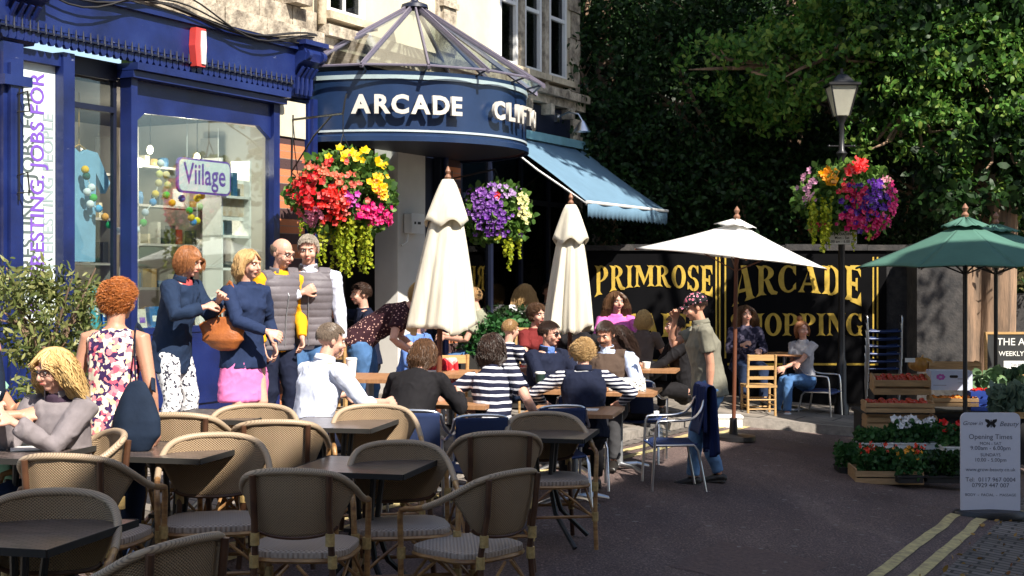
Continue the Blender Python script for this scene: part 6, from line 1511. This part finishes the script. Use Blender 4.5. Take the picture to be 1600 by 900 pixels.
        e.tube([h_(-.012, -.108, .006), h_(.012, -.108, .006)], .002, 5); e.build('glasses_frame', mt, root)
        if glasses == 'sun': g2.build('dark_lenses', mat('dark lens', (.01, .01, .012), .1), root)
    root['_h'] = 0; del root['_h']
    return dict(root=root, h=h_, HM=HM, K=K, hd=hd, Wr=Wr, Wl=Wl, shR=shR, shL=shL, P=P, Er=Er, El=El, chest=chest, waist=waist, shl=shl)
M_shd = mat('dark leather', (.02, .017, .015), .4); M_shw = mat('white canvas shoe', (.6, .6, .6), .6); M_shb = mat('brown leather', (.16, .07, .03), .5)
def cloth(n, c, var=.22, rough=.85, c2=None): return mat('cloth ' + n, c, rough, var=var, vs_=7, bump=.35, bs=9, col2=c2, spec=.2)
def objtex(n, base, stops, kind='vor', scale=20, const=True, axis=2, per=.04):
    m = cloth(n, base)
    def ff(N, L, tc):
        if kind == 'vor': q = N.new('ShaderNodeTexVoronoi'); q.inputs['Scale'].default_value = scale; L.new(tc.outputs['Object'], q.inputs[0]); src = q.outputs[0]
        elif kind == 'cell':
            q = N.new('ShaderNodeTexVoronoi'); q.inputs['Scale'].default_value = scale
            nz = N.new('ShaderNodeTexNoise'); nz.inputs['Scale'].default_value = 30; L.new(tc.outputs['Object'], nz.inputs['Vector'])
            mxv = N.new('ShaderNodeMix'); mxv.data_type = 'RGBA'; mxv.inputs[0].default_value = .04; L.new(tc.outputs['Object'], mxv.inputs[6]); L.new(nz.outputs[1], mxv.inputs[7]); L.new(mxv.outputs[2], q.inputs[0])
            sp = N.new('ShaderNodeSeparateColor'); L.new(q.outputs[1], sp.inputs[0]); src = sp.outputs[0]
        elif kind == 'noise': q = N.new('ShaderNodeTexNoise'); q.inputs['Scale'].default_value = scale; q.inputs['Detail'].default_value = 2; L.new(tc.outputs['Object'], q.inputs['Vector']); src = q.outputs[0]
        else:
            sp = N.new('ShaderNodeSeparateXYZ'); L.new(tc.outputs['Object'], sp.inputs[0]); nz = N.new('ShaderNodeTexNoise'); nz.inputs['Scale'].default_value = 5; L.new(tc.outputs['Object'], nz.inputs['Vector'])
            ad = N.new('ShaderNodeMath'); ad.operation = 'MULTIPLY_ADD'; ad.inputs[1].default_value = .03; L.new(nz.outputs[0], ad.inputs[0]); L.new(sp.outputs[axis], ad.inputs[2])
            a2 = N.new('ShaderNodeMath'); a2.operation = 'ADD'; a2.inputs[1].default_value = 10; L.new(ad.outputs[0], a2.inputs[0])
            md = N.new('ShaderNodeMath'); md.operation = 'MODULO'; md.inputs[1].default_value = per; L.new(a2.outputs[0], md.inputs[0])
            dv = N.new('ShaderNodeMath'); dv.operation = 'DIVIDE'; dv.inputs[1].default_value = per; L.new(md.outputs[0], dv.inputs[0]); src = dv.outputs[0]
        return ramp(N, L, src, stops, const)
    return pattern(m, ff)
C_jean = cloth('blue denim', (.07, .16, .34), .3); C_jeanl = cloth('light denim', (.16, .30, .52), .3); C_dj = cloth('dark denim', (.02, .035, .08), .3)
C_navy = cloth('navy knit', (.018, .032, .085)); C_blk = cloth('black', (.012, .011, .013)); C_dn = cloth('dark navy', (.010, .014, .035))
C_white = cloth('white shirt', (.68, .72, .86), .08); C_wht = cloth('white cotton', (.72, .72, .74), .08)
C_grey = cloth('taupe grey coat', (.24, .21, .22)); C_quilt = cloth('grey quilted nylon', (.15, .135, .15), .15, .5); C_pink = cloth('pink cotton', (.78, .20, .46), .12); C_yel = cloth('mustard knit', (.80, .38, .012), .12)
C_floral = objtex('floral print', (.7, .6, .5), [(0, (.04, .02, .08)), (.24, (.80, .70, .55)), (.5, (.72, .22, .25)), (.62, (.85, .62, .50)), (.78, (.55, .10, .16)), (.86, (.70, .55, .30)), (.93, (.05, .03, .10))], 'cell', 44)
C_wj = objtex('white patterned jeans', (.7, .7, .7), [(0, (.03, .03, .05)), (.40, (.03, .03, .05)), (.45, (.78, .78, .8))], 'noise', 38, False)
C_dots = objtex('dark dotted print', (.05, .02, .02), [(0, (.55, .35, .30)), (.22, (.45, .22, .2)), (.26, (.035, .012, .018))], 'vor', 38)
C_str = objtex('navy striped jersey', (.02, .02, .05), [(0, (.012, .014, .035)), (.66, (.66, .66, .70))], 'stripe', per=.052)
C_str2 = objtex('fine striped jersey', (.02, .02, .05), [(0, (.012, .014, .035)), (.55, (.66, .66, .70))], 'stripe', per=.032)
C_bomb = objtex('navy flower bomber', (.02, .02, .05), [(0, (.30, .26, .34)), (.42, (.10, .09, .14)), (.52, (.012, .012, .03))], 'noise', 16, False)
C_olive = cloth('olive tee', (.30, .30, .22)); C_polo = cloth('olive grey polo', (.21, .20, .155)); C_red = cloth('dark red top', (.16, .02, .02)); C_bblu = cloth('blue shirt', (.12, .22, .55)); C_fuch = cloth('bright pink top', (.72, .16, .50)); C_gt = cloth('pale grey tee', (.42, .42, .46)); C_brown = cloth('brown gilet', (.09, .06, .045)); C_lb = cloth('pale blue shirt', (.50, .58, .78), .08); C_mint = cloth('mint cotton', (.25, .5, .38)); C_gr = cloth('lime green vest', (.3, .5, .1)); C_choc = cloth('taupe tee', (.13, .10, .09)); C_purp = cloth('purple skirt', (.12, .015, .07))

pp = {}
# standing shoppers
pp['floral'] = person('woman seen from behind with curly ginger hair and a sleeveless floral top', 172, 284, 165, 1.57, hair=('curly', 'ginger'), fem=True, build=1.08, top=(C_floral, dict(strap=1)), sleeve=0, bottom=('trousers', C_dj), hem=-.13, yaw=-15, skin='tan', lh=(-.15, -.36, 1.03) if 0 else None)
pp['navyjacket'] = person('woman with short auburn hair in a navy blazer and white patterned trousers', 268, 200, 70, 1.61, hair=('fringe', 'auburn'), fem=True, build=1.05, top=(cloth('red blouse', (.45, .08, .08)), {}), over=(cloth('navy linen', (.014, .028, .065)), dict(e=.032, hem=-.22, sleeve=.86, name='blazer')), hem=-.08, bottom=('trousers', C_wj), rh=(-.1, -.36, 1.18), lh=(.05, -.40, 1.24), rhint=(-.7, 0, -.6), lhint=(.5, .3, -1), pitch=14, lean=8, rcurl=1.2, lcurl=1.2)
pp['pink'] = person('woman with blonde bobbed hair in a navy jumper and pink skirt', 380, 196, 48, 1.62, hair=('bob', 'sandy'), fem=True, build=1.12, top=(C_navy, {}), hem=-.16, bottom=('skirt', C_pink), rh=(-.02, -.33, 1.03), lh=(.22, -.12, .90), rhint=(-.7, 0, -.5), pitch=4, yaw=15, lean=2, oh=.008)
pp['bald'] = person('bald man in glasses with a grey quilted gilet over a mustard jumper', 428, 184, 48, 1.72, hair=('bald', 'short grey'), top=(C_yel, {}), over=(C_quilt, dict(quilt=1, e=.026, hem=-.10)), bottom=('trousers', C_dn), pitch=14, glasses='clear', yaw=10, lh=(.16, -.18, .92), rh=(-.2, -.1, .86), build=1.05, lcurl=1)
pp['gilet'] = person('tall grey-haired man in a grey quilted gilet and white shirt, one hand at his chest', 482, 180, 8, 1.77, hair=('short', 'grey'), top=(C_white, dict(collar=C_white)), over=(C_quilt, dict(quilt=1, e=.028, hem=-.08)), bottom=('trousers', C_jean), build=1.12, rh=(-.05, -.25, 1.33), rhint=(-1, 0, -.5), lh=(.29, -.04, .87), rcurl=1.6, pitch=8, yaw=-6, rpn=(.2, 1, 0))
pp['leaner'] = person('woman with curly blonde hair and a dark dotted top bending over a table', 562, 172, 88, 1.66, hair=('curly', 'blonde'), fem=True, build=1.2, top=(C_dots, {}), sleeve=.45, bottom=('trousers', C_jean), lean=44, rh=(-.22, -.52, .80), lh=(.22, -.50, .80), pitch=26, rhint=(-.6, .6, 0), lhint=(.6, .6, 0), hem=-.08)
pp['cap'] = person('man in a flowered cap and olive polo, hand on the draped navy chair', 1108, 172, -90, 1.68, hair=('crop', 'dark'), top=(C_polo, dict(collar=C_polo)), sleeve=.5, bottom=('trousers', C_jeanl), build=1.32, rh=(-.08, -.30, 1.49), rhint=(-.3, -.4, -1), lh=(.20, -.02, .80), lhint=(.2, 1, 0), pitch=14, yaw=0, lean=5, rcurl=1.3, feet=((-.10, .10), (.10, -.16)), hem=-.12, rpn=(.9, .2, -.3), skin='tan')
pp['edge'] = person('person in a lime top holding a phone, cut off by the left edge', -52, 292, -30, 1.66, hair=('fringe', 'brown'), fem=True, top=(C_gr, dict(strap=1)), sleeve=0, bottom=('trousers', C_dj), lh=(.25, -.2, .92), skin='tan')
# seated near
pp['blonde'] = person('blonde woman in glasses and a taupe grey coat holding a tissue at the left table', 98, 300, -20, 1.53, sit=True, hair=('long', 'blonde'), fem=True, build=1.05, top=(cloth('plum scarf', (.05, .03, .05)), {}), over=(C_grey, dict(e=.035, hem=-.05, sleeve=.9, name='coat')), bottom=('trousers', C_dj), rh=(-.15, -.31, .93), lh=(-.03, -.34, .91), rhint=(-.3, .1, -1), lhint=(.4, .2, -1), pitch=12, yaw=-12, lean=5, glasses='clear', rcurl=1.5, lcurl=1.5)
pp['knee'] = person('seated person in mint shorts cut off by the left edge, bare knees showing', -62, 296, 88, 1.7, sit=True, hair=('short', 'brown'), top=(C_mint, {}), sleeve=.5, bottom=('shorts', C_mint), skin='tan')
pp['white'] = person('man with cropped grey hair in a white shirt seen from behind, reaching for a cup', 490, 222, 132, 1.66, sit=True, hair=('crop', 'short grey'), top=(C_white, dict(collar=C_white)), sleeve=.8, bottom=('trousers', C_dn), build=1.16, lean=10, rh=(-.24, -.46, .76), lh=(.26, -.44, .78), pitch=10, yaw=-12)
pp['black'] = person('dark-haired woman in black leaning on the table with her back to us', 636, 212, 158, 1.60, sit=True, hair=('bob', 'brown'), fem=True, build=1.2, top=(C_blk, {}), bottom=('trousers', C_blk), lean=22, rh=(-.2, -.5, .8), lh=(.22, -.45, .80), pitch=20, yaw=-20, oh=.02)
pp['stripes'] = person('dark-haired woman in a navy and white striped tee leaning left, back turned', 775, 204, 165, 1.68, sit=True, hair=('bob', 'dark'), fem=True, build=1.08, top=(C_str, {}), sleeve=.5, bottom=('trousers', C_purp), lean=14, side=8, rh=(-.32, -.12, .62), lh=(.34, -.28, .72), yaw=-25, pitch=6, lhint=(.6, .6, 0))
pp['sleeves'] = person('woman with short sandy curls in a navy gilet over striped sleeves', 912, 190, 180, 1.56, sit=True, hair=('curly', 'sandy'), fem=True, build=1.25, top=(C_str2, {}), over=(C_dn, dict(e=.03, hem=-.06)), bottom=('trousers', C_blk), lean=8, rh=(-.33, -.28, .74), lh=(.33, -.28, .74), rhint=(-1, .3, -.2), lhint=(1, .3, -.2), pitch=8)
pp['sun'] = person('man in sunglasses with a navy jacket over a blue shirt at the middle table', 852, 168, 42, 1.60, sit=True, hair=('short', 'dark'), top=(C_bblu, dict(collar=C_bblu)), over=(C_dn, dict(e=.03, hem=-.05, sleeve=.92, name='jacket')), bottom=('trousers', C_dn), glasses='sun', yaw=22, rh=(-.15, -.42, .80), lh=(.22, -.40, .78), build=1.1, pitch=2)
pp['mous'] = person('balding man with a dark moustache in a brown gilet and pale blue shirt', 948, 164, -12, 1.70, sit=True, hair=('short', 'dark'), beard=1, top=(C_lb, dict(collar=C_lb)), over=(C_brown, dict(e=.03, hem=-.05)), bottom=('trousers', cloth('grey trousers', (.06, .06, .065))), skin='tan', pitch=18, yaw=-14, build=1.2, rh=(-.18, -.38, .78), lh=(.2, -.38, .78))
pp['lilac'] = person('woman with long dark hair in a white blouse beside the moustached man', 990, 160, -75, 1.66, sit=True, hair=('long', 'dark'), fem=True, top=(C_white, {}), sleeve=.5, bottom=('trousers', C_blk), pitch=18, yaw=10, lean=10, build=1.05)
pp['bun'] = person('dark-haired woman with a top bun, seen from behind the closed parasol', 908, 151, 175, 1.62, sit=True, hair=('bun', 'dark'), fem=True, top=(C_blk, {}), bottom=('trousers', C_blk), vox=.009)
pp['fuchsia'] = person('woman with long brown hair in a bright pink top facing the camera', 962, 126, 8, 1.74, sit=.58, hair=('long', 'brown'), fem=True, build=1.1, top=(C_fuch, {}), bottom=('trousers', C_jean), vox=.009, yaw=10)
pp['fairchild'] = person('fair-haired young woman in a taupe tee seen from behind near the pink top', 1004, 132, 160, 1.5, sit=True, hair=('bob', 'blonde'), fem=True, top=(C_choc, {}), sleeve=.45, bottom=('trousers', C_blk), vox=.009)
pp['olive'] = person('man in an olive tee sitting sideways behind the left closed parasol', 764, 134, -88, 1.74, sit=.55, hair=('crop', 'light brown'), top=(C_olive, {}), sleeve=.5, bottom=('trousers', C_jean), build=1.2, lean=14, rh=(-.15, -.5, .80), lh=(.15, -.5, .78), vox=.009)
pp['farblonde'] = person('woman with long blonde hair seen from behind by the cafe hedge', 820, 114, 185, 1.66, sit=True, hair=('long', 'sandy'), fem=True, top=(C_wht, {}), sleeve=.45, bottom=('trousers', C_dj), vox=.009)
pp['fardark'] = person('man in a dark navy top facing the long-haired blonde by the hedge', 855, 112, 20, 1.72, sit=True, hair=('short', 'dark'), skin='tan', top=(C_dn, {}), bottom=('trousers', C_dj), vox=.009, rh=(-.1, -.35, 1.0))
pp['boy'] = person('boy with light brown hair seen from behind among the tables', 792, 160, 130, 1.42, sit=.48, hair=('crop', 'light brown'), top=(C_str, {}), sleeve=.5, bottom=('trousers', C_dj), vox=.008)
pp['redtop'] = person('woman with curly dark hair in a dark red top behind the sunglasses man', 834, 148, 40, 1.56, sit=True, hair=('curly', 'brown'), fem=True, top=(C_red, {}), sleeve=.5, bottom=('trousers', C_dj), vox=.008)
pp['bluekid'] = person('child in a blue shirt sitting in front of the bending woman', 640, 158, 60, 1.45, sit=.48, hair=('short', 'blonde'), top=(C_bblu, {}), bottom=('trousers', C_dj), vox=.008, lean=12, pitch=15)
pp['bomber'] = person('woman with long brown hair in a navy flowered bomber jacket by the round table', 1164, 116, 6, 1.66, sit=True, hair=('long', 'brown'), fem=True, top=(C_bomb, {}), oh=.02, bottom=('trousers', C_dj), up=.10, vox=.009, rh=(-.12, -.28, .82), lh=(.12, -.32, .74), shoes='dark', build=1.1)
pp['greytee'] = person('red-haired woman in a pale grey tee and jeans sitting by the wall', 1256, 117, -42, 1.58, sit=.50, hair=('bun', 'auburn'), fem=True, top=(C_gt, {}), sleeve=.45, bottom=('trousers', C_jean), up=.05, vox=.008, rh=(.05, -.30, .70), lh=(-.08, -.34, .66), yaw=62, shoes='white', knees=((-.06, -.42), (.02, -.44)), feet=((-.16, -.44), (.06, -.52)))
pp['shade'] = person('person in black sitting in the shade behind the man in the cap', 1062, 138, -80, 1.70, sit=True, hair=('short', 'dark'), top=(C_blk, {}), bottom=('trousers', C_blk), vox=.009, lh=(.1, -.46, .72))
pp['inside'] = person('person in dark clothes raising a hand in the shadow by the arcade door', 572, 148, -70, 1.66, sit=True, hair=('short', 'dark'), top=(C_dn, {}), sleeve=.5, bottom=('trousers', C_blk), vox=.009, rh=(-.15, -.30, 1.22), rhint=(-.4, .2, -1), lh=(.2, -.35, .8), rcurl=.2, rpn=(0, -1, 0))

# cap of the walking man
q = pp['cap']; h_ = q['h']; m = MB()
K = q['K']; n1 = 24
def capf(a, b):
    ph = b * math.pi * .52; th = a * 2 * math.pi
    return h_(.090 * math.sin(ph) * math.cos(th), .014 + .112 * math.sin(ph) * math.sin(th), .038 + .098 * math.cos(ph))
m.grid(capf, 28, 10, uv=False); m.build('cap_crown', objtex('flowered cap', (.02, .02, .02), [(0, (.7, .08, .16)), (.3, (.6, .4, .45)), (.36, (.012, .012, .014))], 'vor', 32), q['root'], solid=.004)
m = MB(); m.grid(lambda a, b: h_((a - .5) * .15 * (1 - .25 * b * b), -.088 - b * .075 + .05 * abs(a - .5) ** 2 * 4 * .5, .040 - .012 * b - .05 * (a - .5) ** 2 * 4 * .4), 12, 6, uv=False); m.build('cap_peak', objtex('flowered cap', 0, []) if False else MC['cloth flowered cap'], q['root'], solid=.005)

# bags and loose clothes
M_tanl = mat('tan leather', (.38, .12, .03), .4, col2=(.26, .075, .02), vs_=8, bump=.2)
def bag(name, label, who, off, size, mt, strap=None, rz=0, shape=1.0):
    r_ = who['root']; W = Matrix.Translation(r_.location) @ Matrix.Rotation(r_.rotation_euler.z, 4, 'Z'); c = W @ Vector(off)
    t = empty(name, c, r_.rotation_euler.z + R(rz), label, 'bag'); sx, sy, sz = size; m = MB()
    m.tube([(0, 0, -sz), (0, 0, -sz * .7), (0, 0, -sz * .2), (0, 0, sz * .5), (0, 0, sz)], [(sx * .75, sy * .8), (sx, sy), (sx * .98, sy * .95), (sx * .72 * shape, sy * .6), (sx * .4 * shape, sy * .25)], 26, right=(1, 0, 0), dome=True)
    blob(m, 'bag_body', mt, t, .010, 2, lambda co, no: np.array([.016 * mnoise.noise(Vector((c[0] * 9, c[1] * 9, c[2] * 4))) for c in co], 'f'))
    if strap:
        m = MB(); L = Matrix.Rotation(-(r_.rotation_euler.z + R(rz)), 3, 'Z'); P = [L @ ((W @ Vector(p_)) - c) for p_ in strap]; m.tube(smooth_path([Vector(p_) for p_ in P], 5), [(.016, .005)] * (5 * (len(P) - 1) + 1), 8); m.build('strap', mt, t)
    return t
C_nbag = cloth('navy cloth bag', (.012, .022, .045))
q = pp['floral']; s0 = q['shR'] + Vector((.03, 0, .03))
bag('shoulder_bag', 'large slouchy navy shoulder bag hanging from the floral top woman', q, (-.22, .10, .90), (.135, .07, .165), C_nbag, [(-.30, .06, 1.02), tuple(s0 + Vector((-.03, -.10, -.12))), tuple(s0 + Vector((0, -.0, .045))), tuple(s0 + Vector((-.04, .09, -.15))), (-.22, .10, 1.02)], 10)
q = pp['pink']; s0 = q['shR'] + Vector((.03, 0, .03))
bag('handbag', 'tan brown leather handbag under the arm of the woman in the pink skirt', q, (-.235, -.06, 1.03), (.17, .07, .10), M_tanl, [(-.28, -.02, 1.15), tuple(s0 + Vector((-.04, -.07, -.1))), tuple(s0 + Vector((-.02, 0, .045))), tuple(s0 + Vector((-.05, .07, -.12))), (-.22, .0, 1.12)], -52, 1.6)
q = pp['edge']; bag('shoulder_bag', 'navy shoulder bag at the left edge of the picture beside the lime top', q, (.22, -.06, 1.02), (.12, .08, .18), C_nbag, None, 0, 1.3)
rw = bpy.data.objects.get('x')
q = at(535, 150, .62); t = empty('red_bag', q + Vector((-.52, -.3, .0)), 0, 'small red bag hanging on the pine chair behind the white shirt man', 'bag'); m = MB(); m.tube([(0, 0, -.10), (0, 0, 0), (0, 0, .10)], [(.11, .04), (.12, .05), (.10, .03)], 18, right=(1, 0, 0), dome=True); blob(m, 'bag_body', cloth('red bag', (.45, .03, .04)), t, .01); m = MB(); m.tube([(-.08, 0, .1), (0, 0, .22), (.08, 0, .1)], .008, 6); m.build('strap', M_shd, t)
# draped coats
def drape(name, label, x, s_, rz, z, w_, d0, d1, mt, up=0, yb=.29):
    t = empty(name, at(x, s_, up), R(rz), label, 'coat'); m = MB()
    def ff(a, b):
        u = (a - .5) * w_; L = b * (d0 + d1 + .06); fo = .02 * math.sin(a * 21 + 1) * abs(b - .45) * 2 + .012 * math.sin(a * 47)
        if L < d0: return (u * (1 + .1 * (1 - L / d0)), yb - .035 - fo * .8, z - (d0 - L) - .02 * math.sin(a * 7))
        if L < d0 + .06: q_ = (L - d0) / .06; return (u, yb - .035 + .07 * q_, z + .018 * math.sin(q_ * math.pi))
        q_ = L - d0 - .06; return (u * (1 + .12 * math.sin(q_ * 3)), yb + .035 + fo + .03 * q_, z - q_ - .03 * math.sin(a * 9 + 1) * q_ * 2)
    m.grid(ff, 60, 40, uv=False); m.build('cloth', mt, t, solid=.014); return t
drape('draped_coat', 'dark navy coat draped over the back of the chair beside the man in the cap', 1050, 178, -85, .90, .46, .38, .58, cloth('navy coat', (.012, .022, .085)))
C_plaid = cloth('red plaid', (.5, .04, .05))
def plf(N, L, tc):
    sp = N.new('ShaderNodeSeparateXYZ'); L.new(tc.outputs['Object'], sp.inputs[0]); outs = []
    for ax in (0, 2):
        md = N.new('ShaderNodeMath'); md.operation = 'PINGPONG'; md.inputs[1].default_value = .075; L.new(sp.outputs[ax], md.inputs[0]); dv = N.new('ShaderNodeMath'); dv.operation = 'DIVIDE'; dv.inputs[1].default_value = .15; L.new(md.outputs[0], dv.inputs[0]); outs.append(dv.outputs[0])
    a = N.new('ShaderNodeMath'); a.operation = 'ADD'; L.new(outs[0], a.inputs[0]); L.new(outs[1], a.inputs[1])
    return ramp(N, L, a.outputs[0], [(0, (.75, .72, .7)), (.2, (.62, .30, .28)), (.42, (.50, .03, .04)), (.8, (.24, .01, .03))], True)
pattern(C_plaid, plf)
drape('draped_coat', 'red and white checked jacket hung on the pine chair behind the left parasol pole', 672, 172, 195, .88, .38, .2, .42, C_plaid, 0, .24)
# tissue, phone
def held(name, label, who, off, size, mt, cat):
    r_ = who['root']; W = Matrix.Translation(r_.location) @ Matrix.Rotation(r_.rotation_euler.z, 4, 'Z'); m = MB(); m.grid(lambda a, b: ((a - .5) * size[0], .015 * math.sin(a * 8 + b * 5), (b - .5) * size[1]), 10, 10, uv=False)
    o = m.build(name, mt, None, solid=size[2]); o.location = W @ Vector(off); o.rotation_euler = (0, 0, r_.rotation_euler.z); tag(o, label, cat)
held('tissue', 'crumpled white tissue in the hands of the blonde woman in glasses', pp['blonde'], (-.10, -.41, 1.0), (.09, .14, .003), M_white, 'tissue')
held('phone', 'dark phone held low at the left edge', pp['edge'], (.26, -.30, .86), (.07, .13, .008), M_black, 'phone')
bpy.data.scenes.remove(TS)
